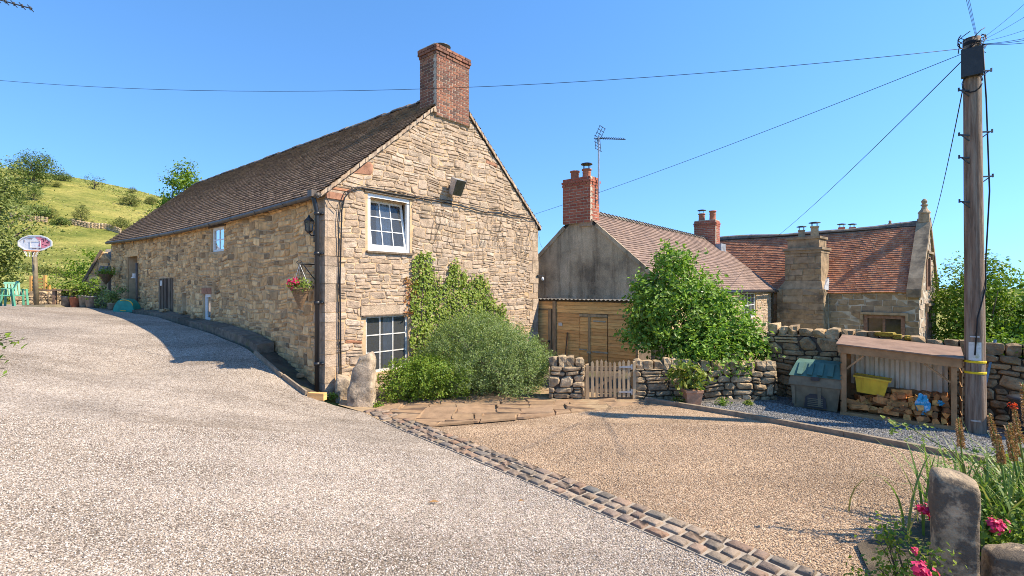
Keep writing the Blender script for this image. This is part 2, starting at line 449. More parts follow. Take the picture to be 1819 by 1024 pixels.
M['blue_bag'] = mat('blue_bag', [(.03, .34, .55)], rough=.35, ns=14, dark=.7, light=1.3, bs=30, bstr=.8, spec=.5, stain=(.55, .62, .72), stain_scale=9, stain_lo=.55, stain_hi=.62)
M['wicker'] = mat('wicker', [(.20, .12, .065), (.26, .165, .09), (.15, .09, .05)], ns=25, bs=60, bstr=.7)
M['steel_blue'] = mat('steel_blue', [(.14, .22, .28)], rough=.5, ns=5, bstr=.1, metal=.3)
M['cable_black'] = mat('cable_black', [(.02, .021, .024)], rough=.6, bstr=0)
M['curtain'] = mat('curtain', [(.62, .62, .62)], rough=.9, ns=6, dark=.8, light=1.1, bstr=.1)
M['green_plastic'] = mat('green_plastic', [(.10, .34, .22)], rough=.5, ns=6, dark=.8, light=1.2, bstr=.05, spec=.4)
M['teal_plastic'] = mat('teal_plastic', [(.02, .26, .20)], rough=.5, ns=6, dark=.8, light=1.2, bstr=.05, spec=.4)
M['board_white'] = mat('board_white', [(.78, .77, .77)], rough=.4, ns=12, dark=.9, light=1.05, bstr=0, stain=(.22, .22, .24), stain_scale=3.2, stain_lo=.56, stain_hi=.62, stain_amt=.7)
M['board_pink'] = mat('board_pink', [(.72, .24, .28)], rough=.4, ns=6, dark=.85, light=1.1, bstr=0)
M['board_ink'] = mat('board_ink', [(.10, .04, .06)], rough=.5, bstr=0)
M['hoop_orange'] = mat('hoop_orange', [(.75, .20, .06)], rough=.45, bstr=0)
M['stone_slab'] = mat('stone_slab', [(0.313, 0.201, 0.118), (0.334, 0.217, 0.130), (0.292, 0.189, 0.108), (0.323, 0.207, 0.123)], ns=5, dark=.72, light=1.18, bs=30, bstr=.5, stain=(.26, .21, .14), stain_scale=1.2, stain_lo=.55, stain_hi=.72, stain_amt=.5)
M['sett_stone'] = mat('sett_stone', [(0.281, 0.176, 0.121), (0.204, 0.168, 0.129), (0.340, 0.226, 0.156), (0.145, 0.135, 0.121), (0.306, 0.184, 0.117), (0.238, 0.184, 0.129), (0.365, 0.271, 0.195), (0.178, 0.148, 0.117)],
                      ns=14, dark=.6, light=1.35, bs=45, bstr=.8, bdist=.015, stain=(.13, .11, .095), stain_scale=14, stain_lo=.54, stain_hi=.66, stain_amt=.5)
M['sett_mortar'] = mat('sett_mortar', [(0.363, 0.302, 0.234)], ns=9, dark=.75, light=1.15, bs=60, bstr=.7)
M['path_earth'] = mat('path_earth', [(0.360, 0.255, 0.150)], ns=6, dark=.7, light=1.15, bs=50, bstr=.5)
M['kerb_stone'] = mat('kerb_stone', [(.15, .12, .085), (.21, .165, .12), (.11, .09, .065)], ns=8, dark=.55, light=1.35, bs=24, bstr=.9, stain=(.10, .11, .04), stain_scale=4, stain_lo=.55, stain_hi=.7)
M['edging'] = mat('edging', [(.25, .195, .135), (.30, .235, .165)], ns=8, dark=.6, light=1.25, bs=24, bstr=.6)
M['earth'] = mat('earth', [(.12, .092, .062)], ns=3, dark=.5, light=1.4, bs=20, bstr=.9, bdist=.04, stain=(.09, .11, .03), stain_scale=1.5)
M['bark'] = mat('bark', [(.13, .10, .075)], ns=8, dark=.55, light=1.4, bs=25, bstr=.8)
M['pot_grey'] = mat('pot_grey', [(.21, .20, .19), (.26, .24, .21)], ns=8, bstr=.3)
M['pot_stone'] = mat('pot_stone', [(.42, .36, .27)], ns=8, bstr=.4)
M['render_red'] = mat('manor_window_stone', [(.30, .17, .11), (.27, .15, .10)], ns=8, bs=30, bstr=.4)
M['dark_glass'] = mat('dark_glass', [(.03, .032, .036)], rough=.08, bstr=0, spec=.6)
M['moss'] = mat('moss', [(.36, .25, .03), (.30, .24, .04)], ns=30, dark=.5, light=1.3, bs=60, bstr=1, bdist=.03)
M['glass'] = glassmat()
M['field'] = fieldmat()
GC = [(0.405, 0.336, 0.276), (0.543, 0.472, 0.405), (0.306, 0.247, 0.192), (0.483, 0.396, 0.310), (0.622, 0.554, 0.487), (0.384, 0.299, 0.227), (0.187, 0.149, 0.118), (0.514, 0.438, 0.359)]
YC = [(0.454, 0.312, 0.196), (0.553, 0.405, 0.275), (0.325, 0.220, 0.139), (0.493, 0.351, 0.222), (0.611, 0.472, 0.343), (0.405, 0.265, 0.165), (0.207, 0.140, 0.089), (0.523, 0.377, 0.250)]
SC = [(.13, .125, .12), (.21, .205, .20), (.085, .082, .08), (.28, .275, .265), (.165, .155, .145), (.38, .36, .335), (.11, .105, .10)]
M['gravel'] = gravelmat('gravel', GC)
M['yard_gravel'] = gravelmat('yard_gravel', YC)
M['slate_chips'] = gravelmat('slate_chips', SC, 40)
M['gravel_piece'] = mat('gravel_piece', GC, ns=30, dark=.85, light=1.12, bstr=0)
M['yard_piece'] = mat('yard_piece', YC, ns=30, dark=.85, light=1.12, bstr=0)
M['slate_piece'] = mat('slate_piece', SC, ns=30, dark=.85, light=1.12, bstr=0, rough=.6)
M['leaf_tree'] = leafmat('leaf_tree', [(.045, .10, .018), (.24, .34, .07), (0.108, 0.213, 0.024), (0.204, 0.351, 0.040), (0.313, 0.462, 0.061), (0.143, 0.268, 0.030), (0.266, 0.398, 0.053)])
M['leaf_bush'] = leafmat('leaf_bush', [(.05, .085, .03), (.30, .36, .16), (0.128, 0.193, 0.046), (0.235, 0.311, 0.076), (0.352, 0.420, 0.130), (0.175, 0.251, 0.061), (0.283, 0.362, 0.100)])
M['leaf_ivy'] = leafmat('leaf_ivy', [(0.120, 0.197, 0.019), (0.212, 0.289, 0.033), (0.303, 0.357, 0.052), (0.166, 0.240, 0.027), (0.257, 0.314, 0.043)])
M['leaf_low'] = leafmat('leaf_low', [(0.085, 0.169, 0.015), (0.154, 0.250, 0.025), (0.216, 0.294, 0.031), (0.262, 0.288, 0.035)])
M['leaf_oak'] = leafmat('leaf_oak', [(0.054, 0.090, 0.015), (0.094, 0.138, 0.022), (0.134, 0.186, 0.032), (0.067, 0.108, 0.018)], trans=.2)
M['leaf_scrub'] = leafmat('leaf_scrub', [(0.089, 0.111, 0.020), (0.145, 0.164, 0.029), (0.193, 0.197, 0.038), (0.113, 0.131, 0.025)], trans=.2)
M['leaf_left'] = leafmat('leaf_left', [(0.130, 0.169, 0.036), (0.208, 0.250, 0.060), (0.273, 0.306, 0.090), (0.169, 0.206, 0.048)])
M['leaf_right'] = leafmat('leaf_right', [(0.089, 0.171, 0.015), (0.161, 0.263, 0.023), (0.258, 0.355, 0.031), (0.113, 0.204, 0.018), (0.209, 0.309, 0.031)])
M['leaf_yellow'] = leafmat('leaf_yellow', [(.16, .24, .03), (.26, .31, .05), (.12, .2, .03), (.34, .33, .06)])
M['leaf_grass'] = leafmat('leaf_grass', [(0.160, 0.194, 0.037), (0.250, 0.262, 0.062), (0.340, 0.310, 0.100), (0.200, 0.233, 0.050), (0.300, 0.252, 0.112)], trans=.1, spec=.1)
M['blade'] = leafmat('blade', [(.10, .19, .03), (.17, .27, .05), (.26, .33, .09), (.13, .22, .035), (.30, .28, .10)])
M['seedhead'] = leafmat('seedhead', [(.38, .20, .075), (.46, .27, .11), (.29, .15, .06), (.42, .23, .085)], trans=.2)
M['red_leaf'] = leafmat('red_leaf', [(.42, .13, .05), (.36, .17, .05), (.30, .20, .05)])
M['pink_petal'] = leafmat('pink_petal', [(.62, .02, .10), (.70, .05, .17), (.55, .015, .07)], trans=.3)
M['red_petal'] = leafmat('red_petal', [(.65, .05, .02), (.72, .12, .03)], trans=.3)

# ------------------------------------------------------------------ terrain
GX, GY = Vector((.6374, .7706)), Vector((-.7724, .6352))     # across the barn, along the barn
g3 = Vector((.6374, .7706, 0)); a3 = Vector((-.7724, .6352, 0)); c3 = -a3
C3 = Vector((-3.98, 10.56, 0))                               # the barn's near corner
def Wt(t, off=.5): return C3 - g3 * off + a3 * t

ctrl = []
for t, z in ((-.17, .24), (.906, .5), (1.71, .74), (2.6, .98), (4.7, 1.19), (7, 1.32), (9.45, 1.47), (12.2, 1.5), (17, 1.58), (22, 1.7)):
    p = Wt(t); ctrl.append((p.x, p.y, z))
ctrl += [(-7.6, 11.0, .70), (-8, 8, .72), (-3, 3, .42), (0, 0, .42), (-6, 3, .72), (-10, 10, 1.02), (-13, 13, 1.36), (-5.2, 8.6, .42), (-2, 6, .22),
         (-17.3, 18, 1.72), (-16.5, 16, 1.75), (-20, 19, 1.75), (-14.5, 21, 1.62), (-12, 5, 1.2), (-12, 0, 1.2), (-6, -4, .8), (0, -5, .5), (-22, 12, 1.8)]
ctrl += [(-2.26, 8.8, 0), (-1.13, 7.6, 0), (-.2, 6.6, 0), (.89, 5.37, 0), (1.93, 4.15, 0), (3.2, 2.7, 0), (2, 7, 0), (4, 5, 0), (5.4, 8, 0), (6.5, 6.75, 0), (3.3, 3.7, 0),
         (8, 8, 0), (10, 6, -.1), (1, 10.7, 0), (2.8, 10.6, 0), (-2.8, 9.9, 0), (-3.5, 10.3, .02), (0, 12, 0), (3, 14, 0), (6, 12, 0), (-1, 13.5, 0), (4, 0, .1), (7, 3, 0), (5.5, 18, -.3), (12, 12, -1.0), (12, 20, -2.2), (0, 19, 0)]
ctrl = np.array(ctrl)
def _k(d2): return np.where(d2 > 1e-9, d2 * np.log(np.maximum(d2, 1e-9)) * .5, 0.0)
_n = len(ctrl)
_A = np.zeros((_n + 3, _n + 3))
_d2 = ((ctrl[:, None, :2] - ctrl[None, :, :2]) ** 2).sum(-1)
_A[:_n, :_n] = _k(_d2) + np.eye(_n) * .02
_A[:_n, _n] = 1; _A[:_n, _n + 1:] = ctrl[:, :2]; _A[_n, :_n] = 1; _A[_n + 1:, :_n] = ctrl[:, :2].T
_w = np.linalg.solve(_A, np.concatenate([ctrl[:, 2], np.zeros(3)]))
def sstep(a, b, x):
    t = np.clip((x - a) / (b - a), 0, 1); return t * t * (3 - 2 * t)
def ground(x, y):
    x = np.atleast_1d(np.asarray(x, float)); y = np.atleast_1d(np.asarray(y, float))
    xc = np.clip(x, -26, 14); yc = np.clip(y, -7, 24)
    d2 = (xc[:, None] - ctrl[None, :, 0]) ** 2 + (yc[:, None] - ctrl[None, :, 1]) ** 2
    loc = _k(d2) @ _w[:_n] + _w[_n] + _w[_n + 1] * xc + _w[_n + 2] * yc
    w = x + .35 * y - 8
    far = 1.6 - 5.8 * sstep(0, 24, w) - 45 * sstep(20, 420, w) + 42 * sstep(500, 2600, np.hypot(x, y))
    far = far + 37 * np.exp(-((x + 165) / 112) ** 2 - ((y - 150) / 64) ** 2)
    far = far + .35 * np.sin(x * .11 + 1) * np.sin(y * .09) * sstep(30, 60, np.hypot(x, y)) + 1.0 * np.sin(x * .045) * np.sin(y * .05 + 2) * sstep(50, 90, np.hypot(x, y))
    b = sstep(15, 26, np.hypot(x + 3, y - 9))
    far2 = far
    return loc * (1 - b) + far2 * b
def gz(x, y): return float(ground(x, y)[0])

rad = np.concatenate([[0.01], np.geomspace(1.0, 7000, 130)])
nang = 200
ang = np.linspace(0, 2 * np.pi, nang, endpoint=False)
RR, AA = np.meshgrid(rad, ang, indexing='ij')
tx, ty = (RR * np.cos(AA)).ravel(), (RR * np.sin(AA) + 6).ravel()
tz = np.concatenate([ground(tx[i:i + 4000], ty[i:i + 4000]) for i in range(0, len(tx), 4000)])
tz = tz - .10 * (1 - sstep(22, 34, np.hypot(tx, ty - 6)))
ii, jj = np.meshgrid(np.arange(len(rad) - 1), np.arange(nang), indexing='ij')
j2 = (jj + 1) % nang
tf = np.stack([ii * nang + jj, (ii + 1) * nang + jj, (ii + 1) * nang + j2, ii * nang + j2], -1).reshape(-1, 4)
terr = link('ground', mesh_from('ground', np.stack([tx, ty, tz], 1), tf, M['field'], smooth=True))
tag(terr, kind='structure')

def sheet(name, poly, step, zoff, m, keep=None):
    pts = []
    for i in range(len(poly)):
        a = Vector(poly[i]); b = Vector(poly[(i + 1) % len(poly)]); n = max(1, int((b - a).length / step))
        pts += [a.lerp(b, k / n) for k in range(n)]
    nb = len(pts)
    P = np.array([(p.x, p.y) for p in pts])
    xs = np.arange(P[:, 0].min(), P[:, 0].max(), step); ys = np.arange(P[:, 1].min(), P[:, 1].max(), step)
    X, Y = [q.ravel() for q in np.meshgrid(xs, ys)]
    ins = np.zeros(len(X), bool); dmin = np.full(len(X), 1e9)
    for i in range(nb):
        x1, y1 = P[i]; x2, y2 = P[(i + 1) % nb]
        if y1 != y2:
            cr = ((y1 > Y) != (y2 > Y)) & (X < (x2 - x1) * (Y - y1) / (y2 - y1) + x1); ins ^= cr
        dmin = np.minimum(dmin, np.hypot(X - x1, Y - y1))
    k = ins & (dmin > step * .5)
    allp = [Vector(p) for p in P] + [Vector(p) for p in zip(X[k], Y[k])]
    r = delaunay_2d_cdt(allp, [], [list(range(nb))], 1, 1e-5)
    v = np.array([(p.x, p.y) for p in r[0]])
    z = np.concatenate([ground(v[i:i + 4000, 0], v[i:i + 4000, 1]) for i in range(0, len(v), 4000)]) + zoff
    o = link(name, mesh_from(name, np.column_stack([v, z]), [tuple(f) for f in r[2]], m, smooth=True))
    return tag(o, kind='structure')

# the line of the sett strip: its near-left edge and far-right edge, on the level yard
strip_a = [onz(u, v) for u, v in ((683.8, 752), (777.7, 789), (881.8, 832), (1055, 905), (1192, 966), (1319, 1021))]
sdir = (strip_a[-1] - strip_a[0]).normalized()
snor = Vector((-sdir.y, sdir.x, 0)); 
if snor.x < 0: snor = -snor
S0 = strip_a[0]; SLEN = 11.2; SWID = .50
def sp(l, w): 
    q = S0 + sdir * l + snor * w; return (q.x, q.y)
# gravel drive on the left, as far as the yard wall and the barn's kerb
kb = [Wt(t, .55) for t in (18.2, 14, 10, 7, 5, 3, 1.5, 0, -.2)]
drive_poly = [sp(SLEN, 0), sp(5, 0), sp(0, 0), sp(-.9, .02), (-3.55, 9.85), (kb[-1].x, kb[-1].y)] + [(p.x, p.y) for p in reversed(kb[:-1])] + \
             [(-19.3, 21.2), (-23.5, 18.8), (-24, 14), (-20, 4), (-16, -4), (4, -4)]
chan = sheet('channel_ground', [(p.x, p.y) for p in kb] + [(Wt(-.2, -.02).x, Wt(-.2, -.02).y), (Wt(18.2, -.02).x, Wt(18.2, -.02).y)], .35, -.03, M['earth'])
drive = sheet('gravel_drive', drive_poly, .35, .0, M['gravel'])
flag_line = [onz(u, v) for u, v in ((762, 756), (843.7, 748.5), (930, 741), (1060, 728), (1150, 716))]
edge_line = [Vector((2.83, 10.50, 0)), Vector((4.2, 9.25, 0)), Vector((5.39, 8.03, 0)), Vector((6.52, 6.75, 0)), Vector((7.4, 5.5, 0)), Vector((8.6, 3.6, 0))]
yard_poly = [sp(SLEN, SWID), sp(5, SWID), sp(.35, SWID)] + [(p.x, p.y) for p in flag_line[1:]] + [(p.x, p.y) for p in edge_line] + [(9.0, 0)]
yard = sheet('gravel_yard', yard_poly, .35, .0, M['yard_gravel'])
TW0 = Vector((6.86, 10.12, 0))                               # a point on the tall wall's face
chip_poly = [(p.x, p.y) for p in edge_line] + [(12, 5.9), (TW0.x + c3.x * 1.7, TW0.y + c3.y * 1.7), (TW0.x - c3.x * 1.35, TW0.y - c3.y * 1.35), (5.75, 10.75), (2.75, 10.72)]
chips = sheet('slate_chip_strip', chip_poly, .35, .004, M['slate_chips'])
path_bed = sheet('path', [(-3.5, 9.98), sp(-.9, .02), sp(-.1, .02), sp(-.1, SWID), sp(.35, SWID)] + [(p.x, p.y) for p in flag_line[1:]] + [(2.75, 10.9), (.4, 12.2), (-1.5, 11.4), (-3.6, 10.5)], .4, .002, M['path_earth'])
ga = sheet('garden_ground', [(-3.7, 10.65), (-1.4, 11.3), (.5, 12.1), (2.7, 10.95), (5.6, 11), (5.0, 14.5), (2.5, 15.8), (0.9, 16.2)], .6, -.02, M['earth'])
bed = sheet('flower_bed', [(2.9, 3.95), (3.2, 4.6), (5.2, 5.5), (7.3, 5.6), (9, 3), (8, 1), (3.4, 2.2)], .35, .03, M['earth'])

# loose pieces of gravel lying on the sheets near the viewer
def scatter(name, poly, dens, size, m, label, zoff=.004, seed=1, step=.5):
    o = sheet(name, poly, step, zoff, m)
    o['kind'] = 'stuff'; o['label'] = label; o['category'] = 'gravel'
    ng = bpy.data.node_groups.new(name, 'GeometryNodeTree')
    ng.interface.new_socket('Geometry', in_out='INPUT', socket_type='NodeSocketGeometry')
    ng.interface.new_socket('Geometry', in_out='OUTPUT', socket_type='NodeSocketGeometry')
    N = ng.nodes
    gi = N.new('NodeGroupInput'); go = N.new('NodeGroupOutput')
    di = N.new('GeometryNodeDistributePointsOnFaces'); di.distribute_method = 'RANDOM'
    di.inputs['Density'].default_value = dens; di.inputs['Seed'].default_value = seed
    ico = N.new('GeometryNodeMeshIcoSphere'); ico.inputs['Radius'].default_value = .5; ico.inputs['Subdivisions'].default_value = 1
    sm = N.new('GeometryNodeSetMaterial'); sm.inputs['Material'].default_value = m
    io = N.new('GeometryNodeInstanceOnPoints')
    r1 = N.new('FunctionNodeRandomValue'); r1.data_type = 'FLOAT_VECTOR'
    r1.inputs[0].default_value = (-.5, -.5, 0); r1.inputs[1].default_value = (.5, .5, 6.28)
    r2 = N.new('FunctionNodeRandomValue'); r2.data_type = 'FLOAT_VECTOR'; r2.inputs['Seed'].default_value = 9
    r2.inputs[0].default_value = (size * .55, size * .45, size * .3); r2.inputs[1].default_value = (size * 1.45, size * 1.0, size * .75)
    L = ng.links.new
    L(gi.outputs[0], di.inputs[0]); L(di.outputs[0], io.inputs['Points'])
    L(ico.outputs[0], sm.inputs[0]); L(sm.outputs[0], io.inputs['Instance'])
    L(r1.outputs[0], io.inputs['Rotation']); L(r2.outputs[0], io.inputs['Scale'])
    L(io.outputs[0], go.inputs[0])
    md = o.modifiers.new('scatter', 'NODES'); md.node_group = ng
    return o

scatter('gravel', [sp(8.3, .01), sp(3.2, .01), (-2.9, 7.6), (-4.5, 7.2), (-7.2, 6.8), (-3.2, 2.2), (2.5, 2.2)], 2300, .0175, M['gravel_piece'], 'pale grey and cream gravel covering the drive', .003, 3)
scatter('gravel', [sp(8.3, SWID), sp(1.2, SWID), (1.2, 8.9), (4.6, 8.6), (6.5, 6.6), (7.2, 5.4), (3.0, 3.0)], 2000, .0175, M['yard_piece'], 'golden buff gravel covering the yard beyond the sett strip', .003, 4)
scatter('slate_chippings', [(3.4, 10.3), (5.39, 8.2), (6.52, 6.95), (7.3, 5.9), (9.5, 6.5), (8.0, 8.2), (6.0, 9.4), (5.3, 10.3)], 900, .032, M['slate_piece'], 'blue grey slate chippings along the tall dry stone wall', .006, 5)

# ------------------------------------------------------------------ stones, tiles, bricks
def clip(poly, half):
    """keep the part of poly where a*u+b*v<=c for each (a,b,c)"""
    for a, b, c in half:
        out = []
        for i in range(len(poly)):
            p, q = poly[i], poly[(i + 1) % len(poly)]
            dp, dq = a * p[0] + b * p[1] - c, a * q[0] + b * q[1] - c
            if dp <= 0: out.append(p)
            if dp * dq < 0:
                k = dp / (dp - dq); out.append((p[0] + (q[0] - p[0]) * k, p[1] + (q[1] - p[1]) * k))
        poly = out
        if len(poly) < 3: return []
    return poly

def area(p): return .5 * abs(sum(p[i][0] * p[(i + 1) % len(p)][1] - p[(i + 1) % len(p)][0] * p[i][1] for i in range(len(p))))

def layout(u0, u1, v0, v1, w, h, gap=.012, warp=.05, half=(), holes=(), seed=1, big=.12, split=.16, jit=.16, wmul=(.55, 1.7)):
    """irregular coursed rubble: list of polygons in (u,v)"""
    r = random.Random(seed)
    rows = []; v = v0
    while v < v1:
        hh = h * r.uniform(.65, 1.4); rows.append((v, v + hh)); v += hh
    ph = [r.uniform(0, 6.28) for _ in range(6)]
    def wp(u, v):
        du = warp * .5 * (math.sin(3.1 * v + 1.3 * u + ph[0]) + math.sin(7.3 * v - 2.2 * u + ph[1]))
        dv = warp * .6 * (math.sin(1.9 * u + .7 * v + ph[2]) + .7 * math.sin(4.7 * u + 2.1 * v + ph[3]) + .35 * math.sin(11 * u + ph[4]))
        return u + du, v + dv
    blocked = {}
    cells = []
    for i, (a, b) in enumerate(rows):
        u = u0 - r.uniform(0, w) - warp * 2
        bl = sorted(blocked.get(i, []))
        while u < u1 + warp * 2:
            hit = [x for x in bl if x[0] <= u + .02 < x[1]]
            if hit: u = hit[0][1]; continue
            ww = w * r.uniform(*wmul) * (.8 + .4 * (b - a) / h)
            e = u + ww
            for x in bl:
                if u < x[0] < e + w * .25: e = x[0]
            top = b
            if i + 1 < len(rows) and r.random() < big:
                top = rows[i + 1][1]; blocked.setdefault(i + 1, []).append((u, e)); cells.append((u, e, a, top))
            elif r.random() < split and (b - a) > h * .9:
                m = a + (b - a) * r.uniform(.4, .6); cells.append((u, e, a, m)); cells.append((u, e, m, b))
            else: cells.append((u, e, a, b))
            u = e
    out = []
    for (ua, ub, va, vb) in cells:
        ok = True
        for (x0, x1, y0, y1) in holes:
            if ub > x0 and ua < x1 and vb > y0 and va < y1:
                opts = [(x0 - ua, 'r'), (ub - x1, 'l'), (vb - y1, 'b'), (y0 - va, 't')]
                m = max(opts, key=lambda q: q[0] * (1 if q[1] in 'rl' else 2))
                if m[0] < .05: ok = False; break
                if m[1] == 'r': ub = x0
                elif m[1] == 'l': ua = x1
                elif m[1] == 'b': va = y1
                else: vb = y0
        if not ok or ub - ua < .05 or vb - va < .035: continue
        g = gap * r.uniform(.6, 1.4); W, H = ub - ua, vb - va
        c = [min(W, H) * r.uniform(.05, jit * 1.8) for _ in range(8)]
        x0, x1, y0, y1 = ua + g, ub - g, va + g, vb - g
        poly = [(x0 + c[0], y0), (x1 - c[1], y0), (x1, y0 + c[2]), (x1, y1 - c[3]), (x1 - c[4], y1), (x0 + c[5], y1), (x0, y1 - c[6]), (x0, y0 + c[7])]
        jj = min(W, H) * .05
        poly = [(p[0] + r.uniform(-jj, jj), p[1] + r.uniform(-jj, jj)) for p in poly]
        if warp: poly = [wp(*p) for p in poly]
        hl = [(-1, 0, -x0h + 0) for x0h in ()]
        for (x0_, x1_, y0_, y1_) in holes:      # the warp may push a stone over an opening
            cx = sum(p[0] for p in poly) / len(poly); cy = sum(p[1] for p in poly) / len(poly)
            if cx < x0_ and max(p[0] for p in poly) > x0_ and y0_ < cy < y1_: hl.append((1, 0, x0_ - .004))
            elif cx > x1_ and min(p[0] for p in poly) < x1_ and y0_ < cy < y1_: hl.append((-1, 0, -x1_ - .004))
            elif cy < y0_ and max(p[1] for p in poly) > y0_ and x0_ < cx < x1_: hl.append((0, 1, y0_ - .004))
            elif cy > y1_ and min(p[1] for p in poly) < y1_ and x0_ < cx < x1_: hl.append((0, -1, -y1_ - .004))
        poly = clip(poly, list(half) + hl)
        if len(poly) >= 3 and area(poly) > .0025: out.append(poly)
    return out

def stone_mesh(F, poly, d, back, r, bulge=.78):
    """verts and faces of one stone face: outline sunk in the joint, chamfer, uneven front"""
    n = len(poly)
    cu = sum(p[0] for p in poly) / n; cv = sum(p[1] for p in poly) / n
    tu, tv = r.uniform(-.12, .12), r.uniform(-.16, .16)
    d = d * r.uniform(.55, 1.3)
    vs = []
    for p in poly: vs.append(F.p(p[0], p[1], -back))
    for p in poly: vs.append(F.p(cu + (p[0] - cu) * .985, cv + (p[1] - cv) * .985, d * .45 + r.uniform(-.1, .1) * d))
    for p in poly:
        k = bulge * r.uniform(.9, 1.05)
        x, y = (p[0] - cu) * k, (p[1] - cv) * k
        vs.append(F.p(cu + x, cv + y, d * r.uniform(.8, 1.15) + tu * x + tv * y))
    vs.append(F.p(cu + r.uniform(-.02, .02), cv, d * r.uniform(.9, 1.25)))
    fs = []
    for k in range(n):
        k2 = (k + 1) % n
        fs.append((k, k2, n + k2, n + k)); fs.append((n + k, n + k2, 2 * n + k2, 2 * n + k)); fs.append((2 * n + k, 2 * n + k2, 3 * n))
    # orient outward: polygon winding decides
    s = sum(poly[i][0] * poly[(i + 1) % n][1] - poly[(i + 1) % n][0] * poly[i][1] for i in range(n))
    right = F.U.cross(F.V).dot(F.N) > 0
    if (s > 0) != right: fs = [tuple(reversed(f)) for f in fs]
    return vs, fs

def stones(parent, F, polys, m, name='stone', rest='rubble_stones', d=.03, back=.03, limit=300, seed=3, smooth=False, bulge=.78, special=None):
    r = random.Random(seed)
    items = []
    for p in polys:
        cu = sum(q[0] for q in p) / len(p); cv = sum(q[1] for q in p) / len(p)
        c = F.p(cu, cv, 0); v = c - EYEV
        face = abs((v.normalized()).dot(F.N))
        items.append((area(p) * face / max(1, v.length_squared), p, c))
    items.sort(key=lambda q: -q[0])
    big = items[:limit]; small = items[limit:]
    for _, p, c in big:
        vs, fs = stone_mesh(F, p, d, back, r, bulge)
        mm = m
        if special and r.random() < special[1]: mm = special[0]
        me = mesh_from(name, np.array([tuple(x - c) for x in vs]), fs, mm, [r.random()] * len(vs), smooth)
        link(name, me, parent, c)
    if small:
        mb = MB()
        for _, p, c in small:
            vs, fs = stone_mesh(F, p, d, back, r, bulge); mb.add(vs, fs, r.random())
        o = mb.build(rest, m, parent, smooth); o['kind'] = 'stuff'

def blob(size, seed, rough=.12, power=.55):
    """low rounded boulder, 26 vertices"""
    r = random.Random(seed); vs = []; idx = {}
    for x in (-1, 0, 1):
        for y in (-1, 0, 1):
            for z in (-1, 0, 1):
                if x == y == z == 0: continue
                l = (x * x + y * y + z * z) ** .5
                k = (1 / l) ** power
                q = 1 + r.uniform(-rough, rough)
                idx[(x, y, z)] = len(vs)
                vs.append((x * k * q * size[0] / 2, y * k * q * size[1] / 2, z * k * q * size[2] / 2))
    fs = []
    for ax in range(3):
        for sgn in (-1, 1):
            for i in (-1, 0):
                for j in (-1, 0):
                    quad = []
                    for di, dj in ((0, 0), (1, 0), (1, 1), (0, 1)):
                        p = [0, 0, 0]; p[ax] = sgn; p[(ax + 1) % 3] = i + di; p[(ax + 2) % 3] = j + dj
                        quad.append(idx[tuple(p)])
                    fs.append(tuple(quad) if sgn > 0 else tuple(reversed(quad)))
    return vs, fs

BLOBS = {}
def blob_obj(name, parent, loc, size, m, rz=0, seed=0, tilt=0.0, smooth=False):
    """cope stones and the like share eight base meshes per material"""
    key = (m.name, seed % 8)
    if key not in BLOBS:
        vs, fs = blob((1, 1, 1), 100 + seed % 8, .15, .42); BLOBS[key] = mesh_from('cope_stone', vs, fs, m, None, smooth)
    return link(name, BLOBS[key], parent, loc, Euler((tilt, random.uniform(-.06, .06), rz)), size)

def tile_roof(name, F, L, H, gauge, width, m, parent, thick=.014, jitter=.006, sag=None, seed=1, ufun=None, holes=()):
    """plain tiles lapped up a slope; F.U along the eaves, F.V up the slope, F.N out of the roof"""
    r = np.random.default_rng(seed)
    V = []; Fc = []; T = []
    rows = int(H / gauge); n0 = 0
    ln = gauge * 1.25
    U, Vv, N, O = [np.array(q) for q in (F.U, F.V, F.N, F.O)]
    for i in range(rows + 1):
        v0 = i * gauge
        ua, ub = (0, L) if ufun is None else ufun(v0 / H)
        off = (i % 2) * width / 2
        us = np.arange(ua - off, ub, width)
        us = us[(us + width > ua + .03)]
        a = np.maximum(us + .002, ua); b = np.minimum(us + width - .002, ub)
        n = len(us)
        keep = np.ones(n, bool)
        for (x0, x1, y0, y1) in holes: keep &= ~((b > x0) & (a < x1) & (v0 + gauge > y0) & (v0 < y1))
        a, b = a[keep], b[keep]; n = len(a)
        if n == 0: continue
        z = r.uniform(-jitter, jitter, n); sk = r.uniform(-jitter, jitter, n); vj = r.uniform(-jitter, jitter, n) * .8
        top = min(v0 + ln, H)
        zl = thick + .006 + z; zh = thick * .4 + z * .4
        s0 = np.zeros(n) if sag is None else sag((a + b) / 2, v0 / H)
        pts = []
        for (uu, vv, dd) in ((a, v0 + vj, zl - thick + sk * 0), (b, v0 + vj + sk, zl - thick), (b, v0 + vj + sk, zl), (a, v0 + vj, zl),
                             (b, np.full(n, top), zh), (a, np.full(n, top), zh)):
            p = O[None] + uu[:, None] * U + np.asarray(vv).reshape(-1, 1) * Vv + np.asarray(dd).reshape(-1, 1) * N
            p[:, 2] += s0
            pts.append(p)
        P = np.stack(pts, 1).reshape(-1, 3)
        base = n0 + np.arange(n)[:, None] * 6
        Fc.append(np.concatenate([base + np.array([0, 1, 2, 3]), base + np.array([3, 2, 4, 5])], 0))
        tri = np.concatenate([base + np.array([0, 3, 5, 5]), base + np.array([1, 4, 2, 2])], 0)
        V.append(P); T.append(np.repeat(r.random(n), 6)); n0 += 6 * n
    V = np.concatenate(V); Fc = np.concatenate(Fc); T = np.concatenate(T)
    o = V.mean(0)
    ob = link(name, mesh_from(name, V - o, Fc, m, T), parent, o)
    ob['kind'] = 'stuff'
    return ob

